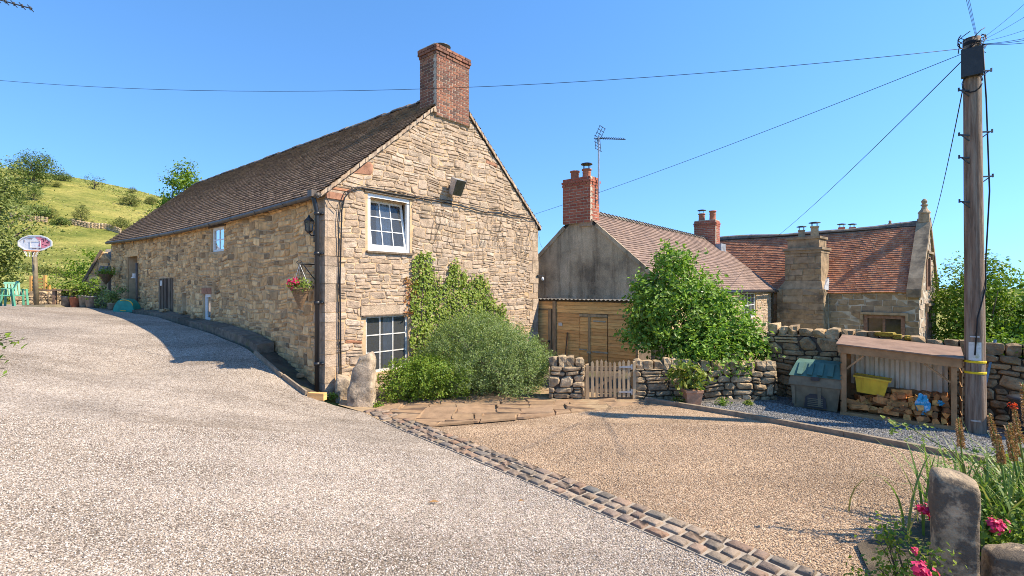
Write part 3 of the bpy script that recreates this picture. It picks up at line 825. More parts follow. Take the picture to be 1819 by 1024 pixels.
BR = {}
def brick_stack(parent, F, w, dpt, z0, z1, m, course=.084, blen=.235, bw=.108, faces='flr', joint=.017, cap=(), core=True):
    """F: origin at the front left corner, U along the front, N outward; bricks on the front, left and right faces"""
    n = int(round((z1 - z0) / course))
    rzU = math.atan2(F.U.y, F.U.x); rzN = math.atan2(F.N.y, F.N.x)
    if core:
        mb = MB(); mb.fbox(F, .008, w - .008, z0, z0 + n * course - .004, -dpt + .008, -.008)
        mb.build('mortar_core', M['brick_mortar'], parent)
    def brick(c, ln, rz):
        k = (m.name, round(ln, 3), course)
        if k not in BR:
            b = MB(); b.box((0, 0, 0), (ln, .1, course - joint))
            v = np.array(b.v) ; v += np.random.default_rng(len(BR)).uniform(-.003, .003, v.shape)
            BR[k] = mesh_from('brick', v, b.f, m)
        o = link('brick', BR[k], parent, c, Euler((0, 0, rz)))
    for i in range(n):
        z = z0 + (i + .5) * course
        e = cap[n - 1 - i] if n - 1 - i < len(cap) else 0.0
        def run(length, mk):
            x = -e - (blen / 2 if i % 2 else 0)
            while x < length + e - .02:
                a, b = max(x, -e), min(x + blen, length + e)
                if b - a > .03: mk((a + b) / 2, b - a - joint)
                x += blen
        if 'f' in faces: run(w, lambda q, l: brick(F.p(q, z, e - .05 + random.uniform(-.002, .002)), l, rzU))
        # the side faces stop short of the bricks of the front
        def side(u):
            def mk(q, l):
                if q - l / 2 < .1 - e: 
                    s = (.1 - e) - (q - l / 2) + .008
                    if l - s < .03: return
                    q, l = q + s / 2, round(l - s, 3)
                brick(F.p(u, z, -q), l, rzN)
            return mk
        if 'l' in faces: run(dpt, side(-e + .05))
        if 'r' in faces: run(dpt, side(w + e - .05))

def window(parent, F, w, h, cols, rows, fr=.06, bar=.022, dep=.06, m=None, glass=None, sash=None, name='window'):
    """F: origin at the lower left corner of the opening, N outward; frame, bars and each pane"""
    m = m or M['white_paint']
    mb = MB()
    mb.fbox(F, 0, w, 0, fr, -dep, 0); mb.fbox(F, 0, w, h - fr, h, -dep, 0)
    mb.fbox(F, 0, fr, fr, h - fr, -dep, 0); mb.fbox(F, w - fr, w, fr, h - fr, -dep, 0)
    win = mb.build(name, m, parent)
    G = F; x0, x1, y0, y1 = fr, w - fr, fr, h - fr
    if sash:
        ang_, sf = sash
        V2 = (F.V * math.cos(ang_) - F.N * math.sin(ang_)); N2 = (F.N * math.cos(ang_) + F.V * math.sin(ang_))
        G = Frame(F.p(fr + .005, fr + .01, -.015), F.U, V2, N2)
        W, H = w - 2 * fr - .01, h - 2 * fr - .02
        mb = MB(); mb.fbox(G, 0, W, 0, sf, -.05, 0); mb.fbox(G, 0, W, H - sf, H, -.05, 0); mb.fbox(G, 0, sf, sf, H - sf, -.05, 0); mb.fbox(G, W - sf, W, sf, H - sf, -.05, 0)
        mb.build('sash', m, win)
        x0, x1, y0, y1 = sf, W - sf, sf, H - sf
    cw, rh = (x1 - x0) / cols, (y1 - y0) / rows
    for i in range(1, cols):
        mb = MB(); mb.fbox(G, x0 + i * cw - bar / 2, x0 + i * cw + bar / 2, y0, y1, -.036, -.008); mb.build('glazing_bar', m, win)
    for j in range(1, rows):
        mb = MB(); mb.fbox(G, x0, x1, y0 + j * rh - bar / 2, y0 + j * rh + bar / 2, -.034, -.010); mb.build('glazing_bar', m, win)
    for i in range(cols):
        for j in range(rows):
            mb = MB(); t1, t2 = random.uniform(-.0015, .0015), random.uniform(-.0015, .0015)
            a, b, c, d = x0 + i * cw, x0 + (i + 1) * cw, y0 + j * rh, y0 + (j + 1) * rh
            mb.add([G.p(a, c, -.024 + t1), G.p(b, c, -.024 - t1), G.p(b, d, -.024 + t2), G.p(a, d, -.024 - t2)], [(0, 1, 2, 3)])
            mb.build('pane', glass or M['glass'], win)
    return win

def wall_sheet(mb, F, u0, u1, v0, v1, holes, reveal=.28):
    us = sorted({u0, u1, *[h[0] for h in holes], *[h[1] for h in holes]}); vs = sorted({v0, v1, *[h[2] for h in holes], *[h[3] for h in holes]})
    us = [u for u in us if u0 <= u <= u1]; vs = [v for v in vs if v0 <= v <= v1]
    for a, b in zip(us, us[1:]):
        for c, d in zip(vs, vs[1:]):
            cu, cv = (a + b) / 2, (c + d) / 2
            if any(h[0] < cu < h[1] and h[2] < cv < h[3] for h in holes): continue
            mb.add([F.p(a, c), F.p(b, c), F.p(b, d), F.p(a, d)], [(0, 1, 2, 3)])
    for (x0, x1, y0, y1) in holes:
        for (p, q) in (((x0, y0), (x1, y0)), ((x1, y0), (x1, y1)), ((x1, y1), (x0, y1)), ((x0, y1), (x0, y0))):
            mb.add([F.p(*p), F.p(*q), F.p(*q, -reveal), F.p(*p, -reveal)], [(0, 1, 2, 3)])

# ------------------------------------------------------------------ leaves
def leaf_arrays(P, Nn, size, r, aspect=.62, fold=.25):
    """one folded leaf (two triangles as a quad) per point"""
    n = len(P)
    Nn = Nn / np.maximum(np.linalg.norm(Nn, axis=1, keepdims=True), 1e-6)
    t = r.normal(size=(n, 3)); t -= (t * Nn).sum(1, keepdims=True) * Nn
    t /= np.maximum(np.linalg.norm(t, axis=1, keepdims=True), 1e-6)
    b = np.cross(Nn, t)
    s = (size * r.uniform(.6, 1.35, n))[:, None]
    V = np.stack([P - t * s * .5, P + b * s * aspect * .5 + Nn * s * fold * .3, P + t * s * .5 - Nn * s * fold * .25, P - b * s * aspect * .5 + Nn * s * fold * .3], 1)
    return V.reshape(-1, 3)

def leaf_obj(name, P, Nn, size, m, parent, r, tint=None, aspect=.62):
    V = leaf_arrays(P, Nn, size, r, aspect)
    n = len(P)
    f = np.arange(4 * n).reshape(-1, 4)
    f = np.concatenate([f[:, [0, 1, 2]], f[:, [0, 2, 3]]], 0)
    t = r.random(n) if tint is None else tint
    o = V.mean(0); o[2] = V[:, 2].min()
    return link(name, mesh_from(name, V - o, f, m, np.repeat(t, 4)), parent, o)

def crown(blobs, nclump, per, sig, r, shell=.55, flat=1.0, hang=0.0):
    """points and normals: clumps of leaves through the outer volume of a set of ellipsoids"""
    vol = np.array([b[1][0] * b[1][1] * b[1][2] for b in blobs]) ** .75
    which = r.choice(len(blobs), nclump, p=vol / vol.sum())
    c = np.array([b[0] for b in blobs])[which]; rd = np.array([b[1] for b in blobs])[which]
    d = r.normal(size=(nclump, 3)); d /= np.linalg.norm(d, axis=1, keepdims=True)
    k = 1 - shell * r.random(nclump) ** 1.4
    k *= 1 + .10 * np.sin(d[:, 0] * 5 + c[:, 0]) + .10 * np.sin(d[:, 2] * 6 + d[:, 1] * 4 + 1)
    cc = c + d * rd * k[:, None]
    m = np.maximum(2, (per * r.uniform(.5, 1.5, nclump)).astype(int))
    idx = np.repeat(np.arange(nclump), m)
    e = r.normal(size=(len(idx), 3)) * sig; e[:, 2] *= flat
    P = cc[idx] + e
    Nn = d[idx] * .7 + r.normal(size=P.shape) * .55 + np.array([0, 0, .45])
    ctint = r.random(nclump) * .35
    T = (ctint[idx] + r.random(len(idx)) * .6) % 1.0
    return P, Nn, T, cc

def sprigs(name, root, blobs, n, length, leaves, size, m, seed, up=.8, lo=-.1):
    """thin leafy shoots standing out of a crown"""
    r = np.random.default_rng(seed); P = []; Nn = []; T = []
    vol = np.array([b[1][0] * b[1][1] * b[1][2] for b in blobs]) ** .7
    for k in r.choice(len(blobs), n, p=vol / vol.sum()):
        c, rd = np.array(blobs[k][0]), np.array(blobs[k][1]); d = r.normal(size=3); d /= np.linalg.norm(d)
        if d[2] < lo: d[2] = -d[2]
        p = c + d * rd * .92; g = d * .7 + np.array([0, 0, up]) + r.normal(size=3) * .25; g /= np.linalg.norm(g); L = length * r.uniform(.4, 1.2); t0 = r.random()
        for j in range(leaves):
            t = j / leaves; P.append(p + g * L * t + np.array([0, 0, -.25 * L * t * t]) + r.normal(size=3) * size * .45); Nn.append(r.normal(size=3) * .7 + g * .5 + np.array([0, 0, .5])); T.append((t0 * .4 + r.random() * .6) % 1)
    return leaf_obj(name, np.array(P), np.array(Nn), size, m, root, r, np.array(T))

def limb(mb, a, b, r0, r1, r, n=5, wob=.06):
    a, b = np.array(a, float), np.array(b, float); L = np.linalg.norm(b - a)
    pts = [a + (b - a) * k / (n - 1) + (r.normal(size=3) * wob * L * .5 if 0 < k < n - 1 else 0) for k in range(n)]
    mb.tube(pts, [r0 + (r1 - r0) * k / (n - 1) for k in range(n)], 6)

def tree(name, base, blobs, nclump, per, sig, size, m, label, cat='tree', group=None, trunk_r=.12, nl=7, seed=1, shell=.55, flat=.8, aspect=.62, stems=1):
    r = np.random.default_rng(seed)
    root = empty(name, base, label, cat, group)
    P, Nn, T, cc = crown(blobs, nclump, per, sig, r, shell, flat)
    leaf_obj('crown', P, Nn, size, m, root, r, T, aspect)
    mb = MB(); b = np.array(base)
    top = np.mean([q[0] for q in blobs], 0)
    for s in range(stems):
        st = b + (np.array([r.uniform(-.25, .25), r.uniform(-.15, .15), 0]) if stems > 1 else 0)
        fork = b + (top - b) * (.45 if stems == 1 else .35) + (r.normal(size=3) * .1)
        limb(mb, st - np.array([0, 0, .12]), fork, trunk_r, trunk_r * .6, r, 5, .03)
        for q in cc[r.choice(len(cc), nl)]: limb(mb, fork, q, trunk_r * .5, trunk_r * .1, r, 5, .08)
    mb.build('trunk', M['bark'], root, True)
    return root

# ------------------------------------------------------------------ the barn
FG = Frame(C3, g3, N=-a3)           # gable: u across, v up
FL = Frame(C3, a3, N=-g3)           # long side wall: u away from the corner
BW, BL, EAV, RDG = 7.57, 17.6, 4.48, 7.72
SL = (RDG - EAV) / (BW / 2)
barn = empty('stone_barn', C3, 'long buff stone barn with dark tiled roof and brick chimney on its gable', 'barn')
g_holes = [(1.05, 2.27, 3.26, 4.59), (1.0, 2.22, .43, 1.76)]
l_holes = [(5.35, 6.30, 3.45, 4.15), (6.34, 6.91, 1.43, 2.22), (8.35, 8.72, 1.66, 2.24), (9.57, 11.0, 1.36, 2.73), (13.7, 14.9, 1.3, 3.65)]
mb = MB()
wall_sheet(mb, FG, 0, BW, -.4, EAV, [h if h[3] < EAV else (h[0], h[1], h[2], EAV) for h in g_holes])
# gable triangle with the top of the upper window let into it
h = g_holes[0]
def rk(u): return EAV + SL * min(u, BW - u)
mb.add([FG.p(0, EAV), FG.p(h[0], EAV), FG.p(h[0], rk(h[0]))], [(0, 1, 2)])
mb.add([FG.p(h[0], h[3]), FG.p(h[1], h[3]), FG.p(h[1], rk(h[1])), FG.p(h[0], rk(h[0]))], [(0, 1, 2, 3)])
mb.add([FG.p(h[1], EAV), FG.p(BW, EAV), FG.p(BW / 2, RDG - .12), FG.p(h[1], rk(h[1]))], [(0, 1, 2, 3)])
for x in h[:2]: mb.add([FG.p(x, EAV), FG.p(x, h[3]), FG.p(x, h[3], -.28), FG.p(x, EAV, -.28)], [(0, 1, 2, 3)])
mb.add([FG.p(h[0], h[3]), FG.p(h[1], h[3]), FG.p(h[1], h[3], -.28), FG.p(h[0], h[3], -.28)], [(0, 1, 2, 3)])
gw = mb.build('gable_wall', M['mortar'], barn)
mb = MB()
wall_sheet(mb, FL, 0, BL, -.4, 4.40, l_holes, .35)
lw = mb.build('long_wall', M['mortar'], barn)
mb = MB()                            # far walls
mb.add([FG.p(BW, -.4), FG.p(BW, EAV), FG.p(BW, EAV, -BL), FG.p(BW, -.4, -BL)], [(0, 1, 2, 3)])
mb.add([FG.p(0, -.4, -BL), FG.p(BW, -.4, -BL), FG.p(BW, EAV, -BL), FG.p(BW / 2, RDG, -BL - 1.9), FG.p(0, EAV, -BL)], [(0, 1, 2, 3, 4)])
mb.build('back_wall', M['mortar'], barn)
mb = MB(); mb.fbox(FG, .3, BW - .3, .0, .05, -BL + .3, -.3); mb.fbox(FG, .3, BW - .3, 2.85, 2.95, -BL + .3, -.32); mb.build('floor', M['old_oak'], barn)

CH0, CH1 = 3.06, 4.27
rake = [(-SL, 1, EAV - .05), (SL, 1, EAV + SL * BW - .05)]
QU = []; r_ = random.Random(17)
for right in (0, 1):
    z = -.2; k = 0
    while z < EAV - .2:
        hq = r_.uniform(.2, .4); hq = min(hq, EAV - .17 - z)
        QU.append((right, z, z + hq, (.46 if k % 2 else .27) + r_.uniform(-.05, .05), (.24 if k % 2 else .42) + r_.uniform(-.04, .04))); z += hq; k += 1
gq = [((BW - w, BW + .1, a, b) if rt else (-.1, w, a, b)) for rt, a, b, w, d in QU]
gp = layout(0, BW, -.15, RDG, .26, .105, .007, .05, rake + [(-1, 0, -.004), (1, 0, BW - .004)],
            [(a - .06, b + .06, c - .03, d + .03) for a, b, c, d in g_holes] + [(.85, 2.4, 1.76, 2.0), (CH0 - .02, CH1 + .02, 6.93, 9)] + gq, seed=11, big=.10, split=.22)
stones(gw, FG, gp, M['gable_stone'], d=.021, limit=300, seed=5, special=(M['redstone'], .012))
lp = layout(0, BL, -.1, 4.40, .205, .118, .012, .05, [(-1, 0, -.03), (1, 0, BL - .02), (0, 1, 4.39)],
            [(a - .03, b + .03, c - .03, d + .03) for a, b, c, d in l_holes] + [(6.25, 7.0, 2.22, 2.42)] + [(-.1, d, a, b) for rt, a, b, w, d in QU if not rt], seed=12, big=.16, split=.15)
def side_ok(p):
    t = sum(q[0] for q in p) / len(p); v = max(q[1] for q in p)
    w = Wt(t); return v > gz(w.x, w.y) - .25
lp = [p for p in lp if side_ok(p)]
mb = MB(); r_ = random.Random(77)
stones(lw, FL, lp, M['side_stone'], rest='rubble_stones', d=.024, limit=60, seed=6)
for rt, a, b2, w, d in QU:
    b = MB(); e = .016 + random.uniform(-.006, .006); g_ = .006
    if rt: b.fbox(FG, BW - w + g_, BW + e, a + g_, b2 - g_, -d, e, random.random())
    else: b.fbox(FG, -e, w - g_, a + g_, b2 - g_, -d + g_, e, random.random())
    q_ = np.array([tuple(x) for x in b.v]); q_ = q_ + np.random.default_rng(int(abs(a) * 1000) + 7).uniform(-.006, .006, q_.shape); b.v = [tuple(x) for x in q_]
    b.build('quoin_stone', M['gable_stone'], gw)
# large dressed stones: lintels, sills
def slab(name, F, u0, u1, v0, v1, d0, d1, m, parent): 
    b = MB(); b.fbox(F, u0, u1, v0, v1, d0, d1, random.random()); return b.build(name, m, parent)
slab('lintel', FG, .86, 1.9, 1.775, 1.995, -.03, .035, M['gable_stone'], gw)
slab('lintel', FG, 1.92, 2.39, 1.78, 1.99, -.03, .03, M['gable_stone'], gw)
slab('drip_strip', FG, .9, 2.42, 1.745, 1.775, -.02, .06, M['old_oak'], gw)
slab('lintel', FG, .95, 2.4, 4.60, 4.68, -.03, .045, M['old_oak'], gw)
slab('sill', FG, 1.0, 2.35, 3.215, 3.258, -.1, .07, M['old_oak'], gw)
slab('lintel', FL, 6.27, 6.98, 2.23, 2.41, -.03, .025, M['redstone'], lw)
slab('lintel', FL, 5.2, 6.45, 4.155, 4.28, -.03, .02, M['old_oak'], lw)
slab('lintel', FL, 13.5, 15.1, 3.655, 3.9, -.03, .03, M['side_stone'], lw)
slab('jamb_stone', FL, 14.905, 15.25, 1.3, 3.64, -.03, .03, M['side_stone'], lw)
slab('kneeler_stone', FG, .005, .42, EAV - .16, EAV - .02, -.02, .05, M['redstone'], gw)
# windows
window(barn, FG.shift(1.05, 3.26, -.02), 1.22, 1.33, 3, 3, .085, .022, .08, sash=(R(9), .06))
window(barn, FG.shift(1.0, .43, -.05), 1.22, 1.33, 3, 3, .055, .026, .07, m=M['old_white'])
window(barn, FL.shift(5.36, 3.45, -.05), .93, .70, 2, 2, .07, .024, .06)
window(barn, FL.shift(6.35, 1.43, -.05), .55, .79, 1, 1, .085, .022, .06)
window(barn, FL.shift(8.36, 1.66, -.12), .35, .58, 1, 1, .05, .02, .05)
def curtain(F, w, h, parent, waves=9):
    b = MB(); n = waves * 4
    vs = []; fs = []
    for i in range(n + 1):
        x = w * i / n; d = .03 * math.sin(i / n * waves * 6.28)
        vs += [F.p(x, 0, d), F.p(x, h, d * .6)]
    for i in range(n): fs.append((2 * i, 2 * i + 2, 2 * i + 3, 2 * i + 1))
    b.add(vs, fs); return b.build('curtain', M['curtain'], parent, True)
curtain(FG.shift(1.5, 3.3, -.32), .42, 1.2, barn, 5)
curtain(FG.shift(1.72, .45, -.36), .3, 1.25, barn, 4)
curtain(FL.shift(6.36, 1.45, -.35), .3, .75, barn, 4)
# old oak boards closing the low doorway
for i in range(8):
    u = 9.6 + i * .172
    b = MB(); b.fbox(FL, u, u + .145, 1.30 + random.uniform(-.02, .02), 2.72, -.04 + (i % 2) * .03, .02 + (i % 2) * .03, random.random())
    b.build('door_board', M['old_oak'], barn)
b = MB(); b.fbox(FL, 10.55, 10.75, 2.48, 2.66, .052, .06); b.build('notice_plate', M['old_white'], barn)
b = MB(); b.fbox(FL, 13.72, 14.88, 1.32, 3.0, -.33, -.28); b.build('door', M['old_oak'], barn)
b = MB(); b.fbox(FL, 13.72, 14.88, 3.03, 3.62, -.33, -.29); b.build('transom', M['dark_glass'], barn)
b = MB(); b.fbox(FL, 13.5, 13.68, 2.78, 2.82, .02, .2); b.fbox(FL, 13.53, 13.66, 2.825, 2.96, .05, .17); b.build('letter_box', M['white_paint'], barn)

# roof
def sagf(u, k): return -.15 * np.sin(np.pi * np.clip(u / BL, 0, 1)) * (1 - k)
th = math.atan(SL); ov = .13
SLEN_R = (BW / 2 + ov) / math.cos(th)
V_l = (g3 * math.cos(th) + Vector((0, 0, math.sin(th)))); N_l = (-g3 * math.sin(th) + Vector((0, 0, math.cos(th))))
FRL = Frame(C3 - g3 * ov + Vector((0, 0, EAV - SL * ov + .035)) - a3 * .05, a3, V_l, N_l)
V_r = (-g3 * math.cos(th) + Vector((0, 0, math.sin(th)))); N_r = (g3 * math.sin(th) + Vector((0, 0, math.cos(th))))
FRR = Frame(C3 + g3 * (BW + ov) + Vector((0, 0, EAV - SL * ov + .035)) - a3 * .05, a3, V_r, N_r)
roof = empty('roof', C3 + Vector((0, 0, EAV))); roof.parent = barn; roof.location = (0, 0, EAV)
for nm, FR, s in (('left', FRL, 1), ('right', FRR, 2)):
    tile_roof('roof_tiles', FR, BL + .1, SLEN_R, .155, .19, M['barn_tile'], roof, .055, .006, sagf, s, lambda k: (0, BL + .15 + 1.75 * k))
    b = MB(); n = 24
    for i in range(n):                # sagging deck under the tiles
        x0, x1 = (BL + .1) * i / n, (BL + .1) * (i + 1) / n
        k0, k1 = (BL + 1.8) * i / n, (BL + 1.8) * (i + 1) / n
        z0, z1 = Vector((0, 0, float(sagf(x0, 0)))), Vector((0, 0, float(sagf(x1, 0))))
        up = [FR.p(x0, 0, -.005) + z0, FR.p(x1, 0, -.005) + z1, FR.p(k1, SLEN_R, -.005), FR.p(k0, SLEN_R, -.005)]
        dn = [p - Vector((0, 0, .09)) for p in up]
        b.hexa(dn + up)
    b.build('roof_deck', M['roof_deck'], roof)
nr = 46
for i in range(nr):
    t0 = .62 + i * (BL + 1.1) / nr; L = (BL + 1.1) / nr - .012
    c = C3 + g3 * (BW / 2) + a3 * t0 + Vector((0, 0, RDG + .02))
    b = MB(); prof = [(-.15, -.07), (-.13, -.02), (-.05, .045), (0, .06), (.05, .045), (.13, -.02), (.15, -.07)]
    lift = random.uniform(-.012, .02)
    vs = [c + g3 * x + Vector((0, 0, z + .035 + lift)) for x, z in prof] + [c + a3 * L + g3 * x + Vector((0, 0, z + .035 + lift + random.uniform(-.01, .01))) for x, z in prof]
    b.add(vs, [(k, k + 1, 8 + k, 7 + k) for k in range(6)] + [tuple(range(7)), tuple(range(13, 6, -1))], random.random())
    b.build('ridge_tile', M['ridge_tile'], roof)
# verges: a band of tile creasing bedded in mortar up each rake
for s in (0, 1):
    nseg = 44
    for i in range(nseg):
        k0, k1 = i / nseg, (i + .97) / nseg
        half_w = BW / 2 - (.52 if True else 0)
        u0 = (-ov + (half_w + ov) * k0); u1 = (-ov + (half_w + ov) * k1)
        z0, z1 = EAV + SL * u0, EAV + SL * u1
        if s: u0, u1 = BW - u0, BW - u1
        b = MB(); d = .07 + random.uniform(-.014, .014); j = random.uniform(-.012, .012)
        b.hexa([FG.p(u0, z0 - .045 + j, -.05), FG.p(u1, z1 - .045 + j, -.05), FG.p(u1, z1 - .045 + j, d), FG.p(u0, z0 - .045 + j, d),
                FG.p(u0, z0 + .045 + j, -.05), FG.p(u1, z1 + .045 + j, -.05), FG.p(u1, z1 + .045 + j, d), FG.p(u0, z0 + .045 + j, d)], random.random())
        b.build('verge_tile', M['verge_mortar'], roof)
# chimney
chim = empty('chimney', FG.p((CH0 + CH1) / 2, 6.9, -.3)); chim.parent = barn; chim.location = chim.location - barn.location
brick_stack(chim, FG.shift(CH0, 0, .085), CH1 - CH0, .66, 6.90, 8.74, M['dark_brick'], cap=(.045, .045, .02), faces='flr')
b = MB(); b.fbox(FG, CH0 - .09, CH0 - .005, 6.96, 7.05, -.66, .10); b.fbox(FG, CH1 + .005, CH1 + .07, 6.90, 6.99, -.66, .10); b.build('chimney_base', M['verge_mortar'], chim)
b = MB(); b.fbox(FG, CH0 - .02, CH1 + .02, 8.735, 8.775, -.60, .05); b.build('flaunching', M['brick_mortar'], chim)
b = MB(); cc_ = FG.p((CH0 + CH1) / 2 - .12, 8.77, -.26); b.lathe(cc_, [(.13, 0), (.12, .1), (.125, .12)], 14)
b.lathe((cc_.x, cc_.y, cc_.z + .15), [(.05, -.01), (.25, .0), (.26, .02), (.16, .055), (.03, .075)], 16)
for q in range(4):
    aa = q * math.pi / 2; p = cc_ + Vector((math.cos(aa) * .11, math.sin(aa) * .11, .1)); b.tube([p, p + Vector((0, 0, .07))], .012, 5)
b.build('cowl', M['black_iron'], chim, True)
# gutter, brackets and downpipe
b = MB(); pts = []
for i in range(25):
    t = BL * i / 24; p = FRL.p(t, 0, 0) + Vector((0, 0, float(sagf(t, 0)))) - g3 * .05 - Vector((0, 0, .05)); pts.append(p)
b.tube(pts, .058, 8); gut = b.build('gutter', M['gutter_brown'], barn, True)
for i in range(0, 24, 2):
    b = MB(); p = pts[i]; b.tube([p + g3 * .07 + Vector((0, 0, .03)), p - g3 * .02 - Vector((0, 0, .07)), p - g3 * .075 + Vector((0, 0, .02))], .011, 5); b.build('bracket', M['black_iron'], gut)
b = MB(); u_ = .12
top = FL.p(u_, EAV - .2, .19)
b.box((top.x, top.y, top.z + .11), (.2, .17, .13), math.atan2(g3.y, g3.x)); b.build('hopper_head', M['gutter_brown'], gut)
b = MB(); b.tube([top + Vector((0, 0, .1)), top, FL.p(u_, EAV - .45, .12), FL.p(u_, .05, .12)], .05, 10)
for z in (.75, 2.05, 3.1, 3.95):
    b.tube([FL.p(u_, z, .12), FL.p(u_, z + .07, .12)], .062, 10); b.fbox(FL, u_ - .1, u_ + .1, z + .02, z + .05, .005, .07)
b.build('downpipe', M['black_plastic'], barn, True)
b = MB(); b.tube([FL.p(13.35, 1.35, .1), FL.p(13.35, 3.35, .1)], .045, 8); b.fbox(FL, 13.25, 13.45, 2.0, 2.04, .0, .1); b.build('downpipe', M['gutter_brown'], barn, True)
# cables over the gable
def on_g(u, v, d=.06):
    s, z = onframe(FG, u, v, d); return FG.p(s, z, d)
def cable(name, pts, r, parent, m=None, n=5):
    b = MB(); b.tube(pts, r, n); return b.build(name, m or M['cable_black'], parent, True)
cable('cable', [on_g(*q) for q in ((606, 692), (605, 600), (604, 500), (606, 420), (607, 375), (612, 352), (622, 340), (640, 334), (660, 337), (700, 345), (745, 352), (800, 362), (860, 377), (910, 383), (952, 392))], .016, barn)
cable('cable', [on_g(*q) for q in ((603, 692), (602, 560), (602, 460), (600, 392), (603, 362), (611, 343), (628, 334), (652, 332), (690, 338), (740, 349), (800, 357), (870, 372), (935, 384))], .010, barn)
cable('cable', [on_g(*q) for q in ((597, 375), (585, 362), (580, 350))], .008, barn)
# dead creeper stems clinging to the gable
for k in range(26):
    rr = random.Random(900 + k); u = rr.uniform(770, 945); v = 352 + (u - 770) * .23 + rr.uniform(-10, 30); pts = []
    for j in range(6):
        pts.append(on_g(u, v, .045)); u += rr.uniform(-5, 5); v += rr.uniform(8, 18)
    cable('dead_stem', pts, .0055, barn, M['old_oak'], 4)
# flood light
fl = empty('flood_light', on_g(803, 330, .2), 'grey box flood light tilted down on the gable wall', 'lamp')
F2 = Frame(on_g(803, 332, .10), g3, N=-a3)
b = MB(); b.hexa([F2.p(-.14, -.2, .02), F2.p(.16, -.2, .02), F2.p(.16, -.26, .16), F2.p(-.14, -.26, .16), F2.p(-.16, .22, .12), F2.p(.18, .22, .12), F2.p(.19, .12, .34), F2.p(-.17, .12, .34)])
b.build('lamp_housing', M['galvanised'], fl)
b = MB(); b.fbox(F2, -.03, .05, -.05, .05, -.10, .06); b.build('bracket', M['black_iron'], fl)
b = MB(); b.hexa([F2.p(-.15, -.255, .165), F2.p(.17, -.255, .165), F2.p(.17, -.25, .172), F2.p(-.15, -.25, .172), F2.p(-.16, .10, .345), F2.p(.18, .10, .345), F2.p(.18, .106, .352), F2.p(-.16, .106, .352)])
b.build('lens', M['dark_glass'], fl)
b = MB(); q = on_g(957, 490, 0); b.bar(FG.p(BW - .1, q.z, .06), FG.p(BW + .28, q.z, .06), .03, .05)
fest = b.build('lamp_bracket', M['black_iron'], barn)
b = MB(); p = FG.p(BW + .2, q.z - .03, .06); b.lathe((p.x, p.y, p.z - .14), [(.02, 0), (.05, .04), (.045, .08), (.02, .13)], 10); b.build('bulb', M['curtain'], fest, True)

# kerb wall, channel and timber edging along the barn's foot
kerb = empty('kerb_wall', Wt(6, .35), 'low dark stone kerb along the foot of the long barn wall', 'kerb')
t = 2.2; i = 0
while t < 13.3:
    L = random.uniform(.5, .95); p0, p1 = Wt(t, .46), Wt(min(t + L, 13.3), .46)
    z0, z1 = gz(p0.x, p0.y), gz(p1.x, p1.y)
    hgt = .20 * (1 - .55 * min(1, max(0, (t - 3) / 8))) + random.uniform(-.02, .02)
    b = MB(); q0, q1 = Wt(t + .01, .06), Wt(t + L - .01, .06)
    dn = .3
    b.hexa([(p0.x, p0.y, z0 - dn), (p1.x, p1.y, z1 - dn), (q1.x, q1.y, z1 - dn), (q0.x, q0.y, z0 - dn),
            (p0.x, p0.y, z0 + hgt), (p1.x, p1.y, z1 + hgt * .97), (q1.x, q1.y, z1 + hgt + .03), (q0.x, q0.y, z0 + hgt + .03)], random.random())
    b.build('kerb_stone', M['kerb_stone'], kerb); t += L
te = empty('timber_edge', Wt(1, .5), 'thin timber edging beside the barn corner and downpipe', 'edging')
for (ta, tb) in ((-.25, .75), (.77, 2.15)):
    p0, p1 = Wt(ta, .56), Wt(tb, .54); b = MB()
    b.bar((p0.x, p0.y, gz(p0.x, p0.y) + .03), (p1.x, p1.y, gz(p1.x, p1.y) + .03), .04, .14); b.build('board', M['edging'], te)
b = MB(); p = Wt(-.42, .42); b.box((p.x, p.y, gz(p.x, p.y) + .06), (.36, .12, .14), math.atan2(a3.y, a3.x) + .5); b.build('block', M['shed_wood'], te)
# stones lying in the channel
LOOSE = []
for k in range(7):
    t = random.uniform(.3, 12.8); p = Wt(t, random.uniform(.1, .4)); o = blob_obj('stone', None, (p.x, p.y, gz(p.x, p.y) + (.05 if t < 2.2 else .30 * (1 - .55 * min(1, max(0, (t - 3) / 8))) + .03)), (random.uniform(.1, .26), random.uniform(.1, .18), .1), M['tall_stone'], random.uniform(0, 3), k)
    tag(o, 'x', 'stone', 'loose stones along the barn wall'); LOOSE.append((t, o))
for k, (t, o) in enumerate(sorted(LOOSE, key=lambda q: q[0])):
    o['label'] = ['first', 'second', 'third', 'fourth', 'fifth', 'sixth', 'seventh'][k] + ' loose dark stone along the barn wall counting from the downpipe'
# wall lantern
p = FL.p(.38, 3.75, .16)
lan = empty('wall_lantern', p, 'small black wall lantern beside the downpipe on the barn', 'lantern')
b = MB(); b.lathe(p, [(.02, -.17), (.05, -.15), (.075, -.12)], 6); b.lathe((p.x, p.y, p.z), [(.10, .09), (.105, .11), (.04, .17), (.015, .22)], 6); b.build('cap', M['black_iron'], lan)
b = MB(); b.lathe(p, [(.07, -.12), (.095, .09)], 6); b.build('pane', M['glass'], lan)
b = MB()
for k in range(6):
    a_ = k * math.pi / 3; b.tube([(p.x + .073 * math.cos(a_), p.y + .073 * math.sin(a_), p.z - .12), (p.x + .1 * math.cos(a_), p.y + .1 * math.sin(a_), p.z + .1)], .007, 4)
b.build('cage', M['black_iron'], lan)
b = MB(); b.tube([p + Vector((0, 0, -.16)), p + g3 * .05 + Vector((0, 0, -.22)), p + g3 * .15 + Vector((0, 0, -.2))], .014, 6); b.fbox(FL, .33, .43, 3.4, 3.65, .02, .035); b.build('bracket', M['black_iron'], lan, True)
